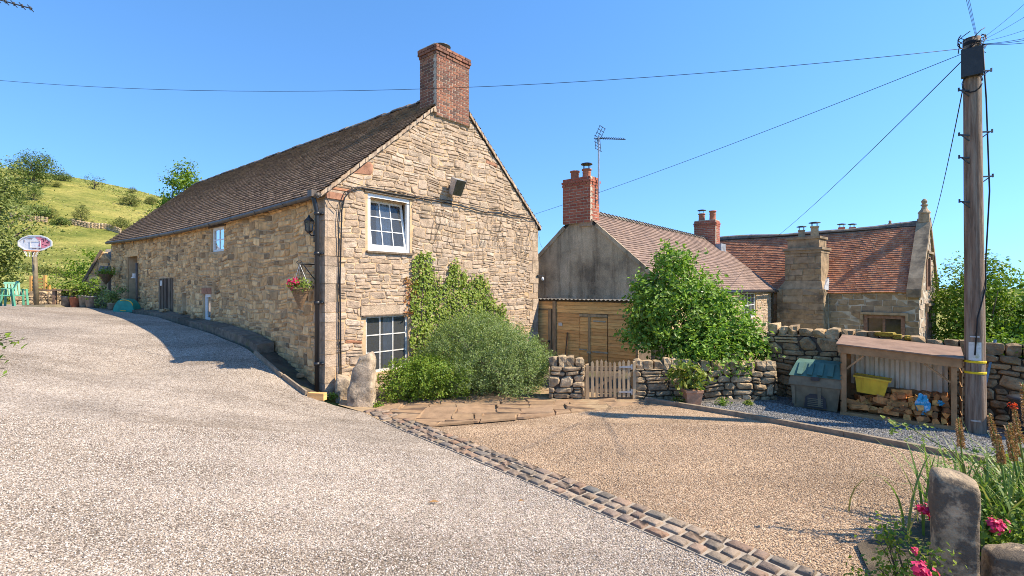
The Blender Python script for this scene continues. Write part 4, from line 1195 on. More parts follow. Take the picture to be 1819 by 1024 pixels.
# hanging basket and its iron bracket
bp = FL.p(.36, 2.86, .02)
brk = empty('basket_bracket', bp, 'curly black iron basket bracket fixed to the long barn wall', 'bracket')
b = MB(); out = -g3
b.fbox(FL, .34, .38, 2.50, 2.96, .02, .035); b.tube([bp + Vector((0, 0, .05)), bp + out * .38 + Vector((0, 0, .05)), bp + out * .43 + Vector((0, 0, .09))], .012, 6)
b.tube([bp + Vector((0, 0, -.3)), bp + out * .1 + Vector((0, 0, -.18)), bp + out * .28 + Vector((0, 0, .04))], .010, 6)
sp_ = [bp + out * (.36 + .05 * math.cos(k * .7)) + Vector((0, 0, .09 + .04 * math.sin(k * .7))) for k in range(9)]
b.tube(sp_, .008, 5); b.build('iron_scroll', M['black_iron'], brk, True)
bc = bp + out * .34 + Vector((0, 0, -.45))
bas = empty('hanging_basket', bc, 'cone shaped wicker hanging basket with pink and lime flowers on the barn wall', 'hanging basket')
b = MB(); b.lathe((bc.x, bc.y, bc.z - .47), [(.015, 0), (.06, .1), (.12, .24), (.19, .42), (.205, .47), (.18, .47)], 16); b.build('cone', M['wicker'], bas)
b = MB()
for k in range(9): 
    z = -.42 + k * .05; b.lathe((bc.x, bc.y, bc.z + z), [(.012 + .2 * (z + .47) / .47, -.006), (.022 + .2 * (z + .47) / .47, 0), (.012 + .2 * (z + .47) / .47, .006)], 16)
b.build('weave', M['wicker'], bas)
b = MB()
for k in range(3):
    a_ = k * 2.1; b.tube([bc + Vector((.19 * math.cos(a_), .19 * math.sin(a_), 0)), bp + out * .36 + Vector((0, 0, .05))], .004, 4)
b.build('chain', M['galvanised'], bas)
r = np.random.default_rng(41)
P, Nn, T, _ = crown([((bc.x, bc.y, bc.z + .05), (.26, .26, .13))], 60, 10, .04, r); leaf_obj('leaves', P, Nn, .055, M['leaf_yellow'], bas, r, T)
P, Nn, T, _ = crown([((bc.x - .1, bc.y - .1, bc.z + .06), (.15, .15, .12))], 22, 9, .02, r); leaf_obj('petals', P, Nn, .045, M['pink_petal'], bas, r, T, .9)

# ivy on the gable
ivy_top = [(728, 720), (729, 520), (735, 470), (740, 452), (752, 447), (764, 452), (770, 480), (776, 500), (782, 490), (786, 515), (793, 505), (799, 475), (806, 463), (813, 470), (818, 505), (826, 478), (830, 500), (838, 500), (846, 490), (856, 488), (866, 505), (872, 530), (884, 545), (892, 540), (898, 560), (904, 575), (905, 620), (900, 700)]
ivp = [onframe(FG, u, v, .06) for u, v in ivy_top]
def inside(pt, poly):
    c = False; n = len(poly)
    for i in range(n):
        x1, y1 = poly[i]; x2, y2 = poly[(i + 1) % n]
        if (y1 > pt[1]) != (y2 > pt[1]) and pt[0] < (x2 - x1) * (pt[1] - y1) / (y2 - y1) + x1: c = not c
    return c
ivy = empty('ivy', FG.p(3.2, 0, .08), 'bright green ivy climbing the barn gable above the bush', 'ivy')
r = np.random.default_rng(51); pts = []
us = [p[0] for p in ivp]; vs_ = [p[1] for p in ivp]
while len(pts) < 9500:
    q = (r.uniform(min(us), max(us)), r.uniform(min(vs_), max(vs_)))
    e = r.normal(0, .05)
    if inside((q[0] + e, q[1] + r.normal(0, .05)), ivp) and r.random() < .8 + .2 * math.sin(q[0] * 9) * math.sin(q[1] * 7): pts.append(q)
th_ = [.05 + .10 * abs(math.sin(q[0] * 5 + 1) * math.sin(q[1] * 4)) * r.random() + .04 * r.random() for q in pts]
P = np.array([tuple(FG.p(q[0], q[1], d)) for q, d in zip(pts, th_)])
Nn = np.array(tuple(-a3))[None] * 1.0 + r.normal(size=P.shape) * .42 + np.array([0, 0, .35])
leaf_obj('leaves', P, Nn, .075, M['leaf_ivy'], ivy, r, None, .85)
pts = []
for k in range(190):
    q = onframe(FG, r.uniform(717, 745), r.uniform(492, 565), .05); pts.append(tuple(FG.p(q[0], q[1], .05 + .03 * r.random())))
P = np.array(pts); leaf_obj('red_leaves', P, np.array(tuple(-a3))[None] + r.normal(size=P.shape) * .4, .06, M['red_leaf'], ivy, r, None, .85)
b = MB()
for k in range(14):
    u = r.uniform(min(us) + .1, max(us) - .3); z1 = max([v for uu, v in ivp if abs(uu - u) < .25] or [1.8]) - .1
    limb(b, FG.p(u + r.normal(0, .2), 0, .06), FG.p(u, z1, .05), .018, .005, r, 6, .03)
b.build('stem', M['bark'], ivy)

# ------------------------------------------------------------------ the cottage
A0 = Vector((2.33, 17.0, 0))
FC = Frame(A0, c3, N=-g3)           # rendered gable, u to the right
FCR = Frame(A0 + c3 * 3.06, g3, N=c3)  # its sunlit side wall
CE, CR_, CW, CL = 2.44, 5.05, 3.06, 13.6
cot = empty('cottage', A0, 'low cottage with grey rendered gable, brown tiled roof and red brick chimneys', 'house')
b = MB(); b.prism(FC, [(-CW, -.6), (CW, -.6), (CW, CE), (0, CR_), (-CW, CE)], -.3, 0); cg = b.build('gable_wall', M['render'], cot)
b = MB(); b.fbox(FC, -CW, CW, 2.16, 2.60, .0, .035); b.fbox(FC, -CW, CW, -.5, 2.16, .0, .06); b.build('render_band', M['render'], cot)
c_holes = [(8.2, 10.6, 1.05, 2.2)]
b = MB(); wall_sheet(b, FCR, 0, CL, -1.5, CE, c_holes, .2); cw_ = b.build('side_wall', M['mortar'], cot)
stones(cw_, FCR, layout(6.5, CL, .0, CE, .3, .15, .012, .04, [(1, 0, CL - .01), (0, 1, CE - .01)], [(8.1, 10.7, .95, 2.3)], seed=21), M['gable_stone'], d=.02, limit=140)
b = MB(); b.fbox(FC, -CW, -CW + .3, -1.5, CE, -CL, -.3); b.prism(FC, [(-CW, -1.5), (CW, -1.5), (CW, CE), (0, CR_), (-CW, CE)], -CL, -CL + .25); b.build('back_wall', M['mortar'], cot)
window(cot, FCR.shift(8.2, 1.05, -.06), 2.4, 1.15, 4, 2, .07, .03, .06)
slab('sill', FCR, 8.1, 10.7, .98, 1.045, -.1, .08, M['sandstone'], cot)
slab('lintel', FCR, 8.05, 10.75, 2.21, 2.36, -.05, .03, M['old_oak'], cot)
thc = math.atan((CR_ - CE) / CW); sl = (CW + .2) / math.cos(thc)
Vr = -c3 * math.cos(thc) + Vector((0, 0, math.sin(thc))); Nr = c3 * math.sin(thc) + Vector((0, 0, math.cos(thc)))
FRC = Frame(A0 + c3 * (CW + .2) + Vector((0, 0, CE - .2 * math.tan(thc) + .03)) - g3 * .02, g3, Vr, Nr)
Vl = c3 * math.cos(thc) + Vector((0, 0, math.sin(thc))); Nl = -c3 * math.sin(thc) + Vector((0, 0, math.cos(thc)))
FRD = Frame(A0 - c3 * (CW + .2) + Vector((0, 0, CE - .2 * math.tan(thc) + .03)) - g3 * .02, g3, Vl, Nl)
croof = empty('roof', A0 + Vector((0, 0, CE))); croof.parent = cot; croof.location = (0, 0, CE)
for FR, s in ((FRC, 5), (FRD, 6)):
    tile_roof('roof_tiles', FR, CL + .2, sl, .135, .17, M['cottage_tile'], croof, .036, .002, None, s)
    b = MB(); b.fbox(FR, 0, CL + .2, 0, sl, -.08, -.004); b.build('roof_deck', M['roof_deck'], croof)
nr = 44
for i in range(nr):
    L = (CL - .6) / nr; p0 = A0 + g3 * (.52 + i * L) + Vector((0, 0, CR_ + .05)); b = MB()
    prof = [(-.16, -.10), (-.1, -.02), (0, .05), (.1, -.02), (.16, -.10)]
    vs = [p0 + c3 * x + Vector((0, 0, z + .04)) for x, z in prof] + [p0 + g3 * (L - .006) + c3 * x * .92 + Vector((0, 0, z)) for x, z in prof]
    b.add(vs, [(k, k + 1, 6 + k, 5 + k) for k in range(4)] + [tuple(range(5)), tuple(range(9, 4, -1))], random.random()); b.build('ridge_tile', M['ridge_tile'], croof)
b = MB(); b.tube([FRC.p(-.05, 0, 0) + c3 * .06 - Vector((0, 0, .06)), FRC.p(CL + .2, 0, 0) + c3 * .06 - Vector((0, 0, .06))], .06, 8); b.build('gutter', M['black_plastic'], cot, True)
b = MB(); b.tube([FCR.p(CL - .1, CE - .1, .22), FCR.p(CL - .1, CE - .4, .08), FCR.p(CL - .1, -1, .08)], .045, 8); b.build('downpipe', M['black_plastic'], cot, True)
for s in (-1, 1):
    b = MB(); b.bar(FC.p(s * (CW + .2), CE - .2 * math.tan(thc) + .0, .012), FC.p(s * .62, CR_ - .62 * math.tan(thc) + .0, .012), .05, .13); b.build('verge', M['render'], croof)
def pot(parent, p, r0, h, m, cowl=False, sq=False):
    b = MB(); prof = [(r0 * 1.12, 0), (r0, .05), (r0 * .92, h * .55), (r0 * .98, h * .6), (r0 * .98, h * .7), (r0 * .92, h * .75), (r0 * .95, h * .86), (r0 * 1.15, h * .88), (r0 * 1.15, h), (r0 * .8, h)]
    if sq: prof = [(r0 * 1.2, 0), (r0 * 1.15, h * .85), (r0 * 1.35, h * .88), (r0 * 1.35, h), (r0 * .8, h)]
    b.lathe(p, prof, 4 if sq else 14, 0, .3); o = b.build('chimney_pot', m, parent, not sq)
    if cowl:
        b = MB()
        for k in range(4):
            a_ = k * math.pi / 2 + .4; b.tube([(p.x + .8 * r0 * math.cos(a_), p.y + .8 * r0 * math.sin(a_), p.z + h - .02), (p.x + .85 * r0 * math.cos(a_), p.y + .85 * r0 * math.sin(a_), p.z + h + .17)], .012, 5)
        b.lathe((p.x, p.y, p.z + h + .16), [(.02, -.01), (r0 * 1.35, 0), (r0 * 1.3, .03), (r0 * .6, .06), (.02, .07)], 14); b.build('cowl', M['black_iron'], o)
    return o
cc1 = empty('chimney', FC.p(0, 4.7, -.3)); cc1.location -= cot.location; cc1.parent = cot
brick_stack(cc1, FC.shift(-.66, 0, .075), 1.12, .60, 4.62, 6.14, M['red_brick'], course=.098, blen=.285, joint=.02, cap=(.0, .035, .02), faces='flr')
b = MB(); b.fbox(FC, -.64, .44, 6.137, 6.18, -.52, .02); b.build('flaunching', M['brick_mortar'], cc1)
b = MB(); b.fbox(FC, -.0, .50, 4.50, 4.70, -.60, .045); b.build('chimney_base', M['verge_mortar'], cc1)
pot(cc1, FC.p(-.36, 6.17, -.25), .15, .33, M['terracotta']); pot(cc1, FC.p(.12, 6.17, -.25), .15, .33, M['terracotta'], True)
cc2 = empty('chimney', FC.p(0, 4.7, -CL + .5)); cc2.location -= cot.location; cc2.parent = cot
F3 = FC.shift(-.55, 0, -CL + 1.0)
brick_stack(cc2, F3, 1.15, .72, 4.55, 6.04, M['red_brick'], course=.098, blen=.285, joint=.02, cap=(.0, .035, .02), faces='flr')
b = MB(); b.fbox(F3, .02, 1.13, 6.01, 6.06, -.70, -.02); b.build('flaunching', M['brick_mortar'], cc2)
b = MB(); b.fbox(F3, 1.15, 1.45, 3.9, 4.75, -.75, .04); b.build('flashing', M['lead'], cc2)
pot(cc2, F3.p(.3, 6.05, -.36), .17, .42, M['terracotta'], True); pot(cc2, F3.p(.88, 6.05, -.36), .17, .52, M['terracotta'])
# television aerial on the cottage chimney
def yagi(name, base, mast_h, d, label, boom=1.0, nel=11, refl=True, r=.016):
    root = empty(name, base, label, 'aerial')
    b = MB(); b.tube([base, Vector(base) + Vector((0, 0, mast_h))], r * 1.9, 6); b.build('mast', M['galvanised'], root)
    d = Vector(d).normalized(); side = Vector((-d.y, d.x, 0)).normalized(); up = side.cross(d) * -1
    if up.z < 0: up = -up
    top = Vector(base) + Vector((0, 0, mast_h - .06))
    b = MB(); b.bar(top - d * .12, top + d * boom, .022, .022); b.build('boom', M['black_iron'], root)
    for k in range(nel):
        q = top + d * (.1 + (boom - .12) * k / (nel - 1)); w = .17 - .06 * k / nel
        b = MB(); b.tube([q - side * w + up * .02, q + side * w + up * .02], r * .75, 4); b.build('director', M['black_iron'], root)
    if refl:
        b = MB()
        for s in (-1, 1):
            o0 = top - d * .05
            for k in range(4):
                q = o0 + up * s * (.05 + .11 * k) + d * (.04 * k); b.tube([q - side * .24, q + side * .24], r * .7, 4)
            for x in (-.2, 0, .2): b.tube([o0 + side * x, o0 + up * s * .4 + d * .12 + side * x], r * .6, 4)
        b.build('reflector', M['black_iron'], root)
    return root
mast = FC.p(.56, 5.25, -.3)
yagi('aerial', mast, 2.3, (.80, -.56, -.20), 'grid backed television aerial on a mast beside the cottage chimney', .95)
b = MB(); b.bar(FC.p(.42, 5.4, -.3), FC.p(.57, 5.4, -.3), .03, .04); b.bar(FC.p(.42, 5.75, -.3), FC.p(.57, 5.75, -.3), .03, .04); b.build('aerial_clamp', M['galvanised'], cc1)
# black hose loop on the render
cable('cable', [FC.p(-2.9 + .1 * k, 2.5 - .55 * math.sin(k / 16 * 2.2) , .075) for k in range(17)], .012, cot)

# ------------------------------------------------------------------ the plank shed
FS = Frame(Vector((3.62, 14.35, 0)), c3, N=-g3)          # front; u=0 is its right end, u<0 leftwards
shed = empty('plank_shed', FS.p(-2, 0, 0), 'honey coloured plank shed with corrugated roof in front of the rendered gable', 'shed')
ST = 2.02
b = MB(); b.fbox(FS, -4.6, 0, -.2, ST, -1.1, -.03); b.build('carcass', M['old_oak'], shed)
r_ = random.Random(31)
def boards(u0, u1, v0, v1, bh, d0, d1, m, nm='plank'):
    v = v0
    while v < v1 - .02:
        e = min(v + bh, v1); b = MB(); j = r_.uniform(-.004, .004)
        b.hexa([FS.p(u0, v + .003, d0), FS.p(u1, v + .003, d0), FS.p(u1, v + .003, d1 + .012 + j), FS.p(u0, v + .003, d1 + .012 + j),
                FS.p(u0, e - .003, d0), FS.p(u1, e - .003, d0), FS.p(u1, e - .003, d1 + j), FS.p(u0, e - .003, d1 + j)], r_.random())
        b.build(nm, m, shed); v = e
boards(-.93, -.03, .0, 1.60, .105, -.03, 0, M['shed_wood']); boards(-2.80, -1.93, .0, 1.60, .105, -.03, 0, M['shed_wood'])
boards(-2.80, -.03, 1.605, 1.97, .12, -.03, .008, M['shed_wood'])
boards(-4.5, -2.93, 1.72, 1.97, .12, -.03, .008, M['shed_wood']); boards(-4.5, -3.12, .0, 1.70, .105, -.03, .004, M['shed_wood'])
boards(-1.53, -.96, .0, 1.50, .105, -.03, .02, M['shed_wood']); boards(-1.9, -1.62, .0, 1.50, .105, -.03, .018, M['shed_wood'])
for (u0, u1, v0, v1, d) in ((-1.60, -1.53, .0, 1.51, .05), (-1.93, -.95, 1.51, 1.59, .05), (-2.93, -2.81, 0, 1.97, .06), (-3.11, -2.99, 0, 1.70, .05), (-.03, .05, -.05, 1.98, .03), (-4.5, -3.12, 1.69, 1.72, .03)):
    b = MB(); b.fbox(FS, u0, u1, v0, v1, -.03, d, r_.random()); b.build('batten', M['grey_wood'], shed)
for (u0, u1, v) in ((-1.45, -.93, .42), (-1.93, -1.65, .46), (-1.42, -1.0, 1.36)):
    b = MB(); b.fbox(FS, u0, u1, v, v + .045, .033, .045); b.build('hinge', M['galvanised'], shed)
b = MB(); b.fbox(FS, -1.63, -1.50, .38, .44, .05, .07); b.build('latch', M['galvanised'], shed)
b = MB(); b.fbox(FS, -3.10, -3.02, .6, .68, .05, .09); b.build('handle', M['black_iron'], shed)
b = MB(); b.fbox(FS, -2.72, -2.58, 1.18, 1.28, .014, .02); b.build('notice', M['sign_white'], shed)
b = MB(); n = 110; W0, W1 = -4.7, .12; vs = []; fs = []
for i in range(n + 1):
    u = W0 + (W1 - W0) * i / n; w = .022 * math.sin(u * 2 * math.pi / .15)
    for dd, zz in ((.14, ST + .0), (-1.25, ST - .03)):
        vs += [FS.p(u, zz + w + .02, dd), FS.p(u, zz + w + .012, dd)]
for i in range(n):
    k = 4 * i; q = k + 4
    fs += [(k, q, q + 2, k + 2), (k + 1, k + 3, q + 3, q + 1), (k, k + 1, q + 1, q)]
b.add(vs, fs); b.build('corrugated_roof', M['shed_roof'], shed)
b = MB(); b.bar(FS.p(-2.42, .02, .10), FS.p(-2.36, .98, .05), .05, .03); o = b.build('wooden_stake', M['old_oak']); tag(o, 'dark thin stake leaning on the plank shed front', 'stake')

# ------------------------------------------------------------------ the old manor house
MA = Vector((18.08, 22.0, 0)); m3 = Vector((-.676, .737, 0)).normalized(); gm = Vector((.737, .676, 0)).normalized()
FM = Frame(MA, m3, N=-gm)           # long front, u leftwards from the right corner
FMG = Frame(MA, gm, N=-m3)          # right gable
ME, MR, MD, ML = 2.3, 5.5, 4.87, 15.0
man = empty('manor_house', MA + Vector((0, 0, -4)), 'old ashlar manor house with red tiled roof, big stone stack and finial', 'house')
mh = [(.62, 1.92, -.25, 1.0)]
b = MB(); wall_sheet(b, FM, 0, ML, -5, ME, mh, .25); mw = b.build('front_wall', M['lime_mortar'], man)
gh = [(1.85, 2.75, 2.45, 3.85), (1.75, 2.95, 0.05, 1.4)]
b = MB(); wall_sheet(b, FMG, 0, MD, -5, ME, [gh[1]], .25)
b.add([FMG.p(0, ME), FMG.p(gh[0][0], ME), FMG.p(gh[0][0], MR - 1.0), FMG.p(MD * .0, ME)], [(0, 1, 2)])
b.add([FMG.p(gh[0][1], ME), FMG.p(MD, ME), FMG.p(gh[0][1], MR - 1.0)], [(0, 1, 2)])
b.add([FMG.p(gh[0][0], gh[0][3]), FMG.p(gh[0][1], gh[0][3]), FMG.p(gh[0][1], MR - .9), FMG.p(MD / 2, MR), FMG.p(gh[0][0], MR - .9)], [(0, 1, 2, 3, 4)])
b.add([FMG.p(gh[0][0], ME), FMG.p(gh[0][1], ME), FMG.p(gh[0][1], gh[0][2]), FMG.p(gh[0][0], gh[0][2])], [(0, 1, 2, 3)])
b.prism(FMG, [(0, ME), (MD, ME), (MD / 2, MR)], -.3, -.26)
mg = b.build('gable_wall', M['lime_mortar'], man)
b = MB(); b.fbox(FM, 0, ML, -5, ME, -MD, -MD + .3); b.fbox(FM, ML - .3, ML, -5, ME, -MD, 0); b.build('back_wall', M['ashlar'], man)
fp = layout(0, 7.6, -2.2, ME, .48, .26, .010, .0, [(-1, 0, 0), (0, 1, ME - .02)], [(.5, 2.05, -.4, 1.12), (3.5, 5.75, -5, ME)], seed=61, big=.0, split=.06, jit=.03, wmul=(.6, 1.5))
stones(mw, FM, fp, M['ashlar'], name='ashlar_block', rest='ashlar_blocks', d=.014, limit=300, bulge=.93)
ms_ = (MR - ME) / (MD / 2)
gp2 = layout(0, MD, -2.2, MR, .55, .30, .007, .0, [(-ms_, 1, ME - .1), (ms_, 1, ME + ms_ * MD - .1), (-1, 0, 0), (1, 0, MD)], [(1.65, 2.95, 2.3, 4.1), (1.6, 3.1, -.1, 1.6)], seed=62, big=0, split=0, jit=.02, wmul=(.7, 1.4))
stones(mg, FMG, gp2, M['gable_stone'], name='ashlar_block', rest='ashlar_blocks', d=.008, limit=120, bulge=.95)
def mullion(F, w, h, n, hood=True):
    b = MB(); f = .13
    b.fbox(F, -f, w + f, -f, 0.02, -.1, .04); b.fbox(F, -f, w + f, h - .02, h + f, -.1, .04); b.fbox(F, -f, .02, .02, h - .02, -.1, .04); b.fbox(F, w - .02, w + f, .02, h - .02, -.1, .04)
    win = b.build('window', M['render_red'], man)
    for k in range(1, n):
        b = MB(); x = w * k / n; b.fbox(F, x - .05, x + .05, .02, h - .02, -.1, .0); b.build('mullion', M['render_red'], win)
    for k in range(n):
        b = MB(); b.fbox(F, .02 + w * k / n, w * (k + 1) / n - .02, .02, h - .02, -.12, -.08); b.build('pane', M['dark_glass'], win)
    if hood:
        b = MB(); b.fbox(F, -f - .12, w + f + .12, h + f + .03, h + f + .14, -.02, .14); b.fbox(F, -f - .12, -f - .02, h - .1, h + f + .03, -.02, .11); b.fbox(F, w + f + .02, w + f + .12, h - .1, h + f + .03, -.02, .11)
        b.build('hood_mould', M['ashlar'], win)
mullion(FM.shift(.62, -.25), 1.3, 1.25, 2); mullion(FMG.shift(1.85, 2.45), .9, 1.4, 2); mullion(FMG.shift(1.75, .05), 1.2, 1.35, 3)
# roof
thm = math.atan(ms_); slm = (MD / 2 + .12) / math.cos(thm)
FRM = Frame(MA - gm * .12 + m3 * .42 + Vector((0, 0, ME - .12 * ms_ + .03)), m3, gm * math.cos(thm) + Vector((0, 0, math.sin(thm))), -gm * math.sin(thm) + Vector((0, 0, math.cos(thm))))
FRN = Frame(MA + gm * (MD + .12) + m3 * .42 + Vector((0, 0, ME - .12 * ms_ + .03)), m3, -gm * math.cos(thm) + Vector((0, 0, math.sin(thm))), gm * math.sin(thm) + Vector((0, 0, math.cos(thm))))
def sagm(u, k): return (-.14 * np.sin(np.pi * np.clip((u - .5) / 9, 0, 1)) + .0) * (.3 + .7 * k) + .02 * np.sin(u * 1.7)
mroof = empty('roof', MA + Vector((0, 0, ME))); mroof.parent = man; mroof.location = Vector((0, 0, ME + 4))
for FR, s in ((FRM, 8), (FRN, 9)):
    tile_roof('roof_tiles', FR, ML - .42, slm, .13, .165, M['manor_tile'], mroof, .045, .005, sagm, s)
    b = MB(); b.fbox(FR, 0, ML - .42, 0, slm, -.25, -.17); b.build('roof_deck', M['roof_deck'], mroof)
for i in range(24):
    L = (ML - .45) / 24; u0 = .42 + i * L; z0 = float(sagm(np.array(u0), 1.0)); z1 = float(sagm(np.array(u0 + L), 1.0)); b = MB()
    p0, p1 = MA + gm * (MD / 2) + m3 * u0 + Vector((0, 0, MR + .06 + z0)), MA + gm * (MD / 2) + m3 * (u0 + L - .01) + Vector((0, 0, MR + .06 + z1 + random.uniform(-.015, .015)))
    prof = [(-.17, -.18), (-.1, .02), (0, .09), (.1, .02), (.17, -.18)]
    b.add([p0 + gm * x + Vector((0, 0, z)) for x, z in prof] + [p1 + gm * x + Vector((0, 0, z)) for x, z in prof], [(k, k + 1, 6 + k, 5 + k) for k in range(4)] + [tuple(range(5)), tuple(range(9, 4, -1))], random.random())
    b.build('ridge_stone', M['ridge_tile'], mroof)
# coping with kneeler and finials
for s in (0, 1):
    for i in range(7):
        k0, k1 = i / 7, (i + .985) / 7
        a_, b2 = -.16 + (MD / 2 + .16) * k0, -.16 + (MD / 2 + .16) * k1
        za, zb = ME + ms_ * a_ + .12, ME + ms_ * b2 + .12
        if s: a_, b2 = MD - a_, MD - b2
        b = MB(); b.hexa([FMG.p(a_, za - .2, -.42), FMG.p(b2, zb - .2, -.42), FMG.p(b2, zb - .2, .10), FMG.p(a_, za - .2, .10), FMG.p(a_, za + .14, -.42), FMG.p(b2, zb + .14, -.42), FMG.p(b2, zb + .14, .10), FMG.p(a_, za + .14, .10)], random.random())
        b.build('coping_stone', M['ashlar'], mroof)
b = MB(); b.fbox(FMG, -.20, .30, ME - .32, ME + .02, -.42, .09); b.build('kneeler_stone', M['ashlar'], mroof)
def finial(p, s):
    b = MB(); b.box((p.x, p.y, p.z + .22 * s), (.42 * s, .42 * s, .44 * s), .75); b.lathe((p.x, p.y, p.z + .44 * s), [(.26 * s, 0), (.26 * s, .06 * s), (.14 * s, .22 * s), (.10 * s, .36 * s), (.15 * s, .40 * s), (.15 * s, .45 * s), (.08 * s, .49 * s), (.12 * s, .56 * s), (.13 * s, .63 * s), (.07 * s, .72 * s), (.01, .76 * s)], 10)
    b.build('finial', M['ashlar'], mroof, False)
finial(FMG.p(MD / 2, MR + .05, -.15), .95)
finial(at(1581, 413, 29.5), .6)
# great stack on the front
stk = empty('chimney', FM.p(4.6, 0, .3)); stk.location -= man.location; stk.parent = man
def stack_part(u0, u1, z0, z1, d, u2=None, u3=None, d2=None, nm='stack_body'):
    b = MB(); u2 = u0 if u2 is None else u2; u3 = u1 if u3 is None else u3; d2 = d if d2 is None else d2
    b.hexa([FM.p(u0, z0, -.8), FM.p(u1, z0, -.8), FM.p(u1, z0, d), FM.p(u0, z0, d), FM.p(u2, z1, -.8), FM.p(u3, z1, -.8), FM.p(u3, z1, d2), FM.p(u2, z1, d2)]); return b.build(nm, M['ashlar'], stk)
stack_part(3.55, 5.68, -5, 2.35, .62); stack_part(3.60, 5.64, 2.35, 2.75, .58, 3.68, 5.36, .5); stack_part(3.70, 5.34, 2.75, 4.15, .48)
sp1 = layout(3.55, 5.68, -1.2, 2.35, .5, .30, .006, 0, [(-1, 0, -3.55), (1, 0, 5.68), (0, 1, 2.34)], [], seed=63, big=0, split=0, jit=.02)
stones(stk, FM.shift(0, 0, .62), sp1, M['ashlar'], name='ashlar_block', d=.014, limit=60, bulge=.95)
sp2 = layout(3.70, 5.34, 2.76, 4.15, .45, .28, .006, 0, [(-1, 0, -3.70), (1, 0, 5.34), (0, 1, 4.14), (0, -1, -2.77)], [], seed=64, big=0, split=0, jit=.02)
stones(stk, FM.shift(0, 0, .485), sp2, M['ashlar'], name='ashlar_block', d=.014, limit=60, bulge=.95)
FSd = Frame(FM.p(3.55, 0, .62), -FM.N * 1.0, N=-m3)
stones(stk, FSd, layout(0, .62, -1.2, 2.35, .4, .30, .006, 0, [(-1, 0, 0), (1, 0, .62), (0, 1, 2.34)], [], seed=65, big=0, split=0, jit=.02), M['ashlar'], name='ashlar_block', d=.01, limit=40, bulge=.95)
for (z0, z1, e) in ((4.15, 4.30, .10), (4.30, 4.42, .16), (4.42, 4.86, -.02), (4.86, 4.98, .04)):
    b = MB(); b.fbox(FM, 3.78 - e, 5.26 + e, z0 + .001, z1, -.75 - e, .44 + e); b.build('cornice', M['ashlar'], stk)
b = MB(); b.hexa([FM.p(3.48, 2.3, .05), FM.p(3.56, 2.3, .05), FM.p(3.56, 2.3, .55), FM.p(3.48, 2.3, .18), FM.p(3.6, 2.95, -.5), FM.p(3.70, 2.95, -.5), FM.p(3.70, 2.6, .1), FM.p(3.6, 2.6, .1)]); b.build('flashing', M['lead'], stk)
pot(stk, FM.p(4.75, 4.98, -.1), .17, .4, M['buff_pot'], True, True); pot(stk, FM.p(4.15, 4.98, -.1), .20, .55, M['buff_pot'], True, True)
for u in (1495, 1514):
    q = at(u, 417, 29.0); 
    pot(stk, Vector((q.x, q.y, q.z - .3)), .17, .72, M['terracotta'], True, True)
qb = at(1505, 425, 29.0); b = MB(); b.box((qb.x, qb.y, qb.z - 1.0), (1.5, .9, 2.2), math.atan2(m3.y, m3.x)); b.build('rear_stack', M['ashlar'], stk)

# ------------------------------------------------------------------ setts and flags
bedm = MB()
n = 40
for i in range(n):
    l0, l1 = -.1 + (SLEN + .1) * i / n, -.1 + (SLEN + .1) * (i + 1) / n
    p = [sp(l0, 0), sp(l1, 0), sp(l1, SWID), sp(l0, SWID)]
    bedm.hexa([(x, y, gz(x, y) - .08) for x, y in p] + [(x, y, gz(x, y) + .012) for x, y in p])
strip = bedm.build('sett_strip', M['sett_mortar']); tag(strip, kind='structure')
SETT = []
for k in range(10):
    rr = random.Random(300 + k)
    pr = [(-.5, -.46), (-.44, -.5), (.44, -.5), (.5, -.46), (.5, .46), (.44, .5), (-.44, .5), (-.5, .46)]
    pr = [(x + rr.uniform(-.05, .05), y + rr.uniform(-.06, .06)) for x, y in pr]
    vs = [(x, y, -.04) for x, y in pr] + [(x * .97, y * .97, .006) for x, y in pr] + [(x * .78, y * .74, .020 + rr.uniform(-.004, .004)) for x, y in pr] + [(0, 0, .022)]
    fs = []
    for q in range(8):
        q2 = (q + 1) % 8; fs += [(q, q2, 8 + q2, 8 + q), (8 + q, 8 + q2, 16 + q2, 16 + q), (16 + q, 16 + q2, 24)]
    SETT.append(mesh_from('sett', vs, fs, M['sett_stone'], None, True))
sang = math.atan2(sdir.y, sdir.x)
for row in range(3):
    l = -.05 - .07 * (row % 2)
    while l < 8.6:
        L = random.choice((.15, .17, .19, .21, .24, .16)); w = SWID / 3
        x, y = sp(l + L / 2, w * (row + .5) + random.uniform(-.008, .008))
        link('sett', random.choice(SETT), strip, (x, y, gz(x, y) + .014 + random.uniform(-.004, .006)), Euler((random.uniform(-.04, .04), random.uniform(-.04, .04), sang + random.uniform(-.05, .05))), (L - .028, w - .028, 1.0))
        l += L
FLAGZ = float(np.max(ground(np.array([-2.5, -1.5, -.5, .5, 1.5, -1.0, .3]), np.array([10.0, 9.4, 9.5, 9.8, 10.3, 10.5, 10.6]))))
# flagstones
FP = Frame((0, 0, FLAGZ + .004), (1, 0, 0), (0, 1, 0), (0, 0, 1))
fl_half = []
poly = [(-3.35, 9.98), sp(-.9, .04), sp(-.15, SWID * .2), (flag_line[0].x, flag_line[0].y), (flag_line[2].x, flag_line[2].y - .05), (flag_line[4].x, flag_line[4].y), (2.7, 10.75), (.4, 11.9), (-1.6, 11.2)]
def half_from(pl):
    cx = sum(p[0] for p in pl) / len(pl); cy = sum(p[1] for p in pl) / len(pl); out = []
    for i in range(len(pl)):
        p, q = pl[i], pl[(i + 1) % len(pl)]; a_, b_ = q[1] - p[1], p[0] - q[0]; c_ = a_ * p[0] + b_ * p[1]
        if a_ * cx + b_ * cy > c_: a_, b_, c_ = -a_, -b_, -c_
        out.append((a_, b_, c_))
    return out
hull = [poly[1], poly[3], poly[4], poly[5], poly[6], poly[7], poly[8], poly[0]]
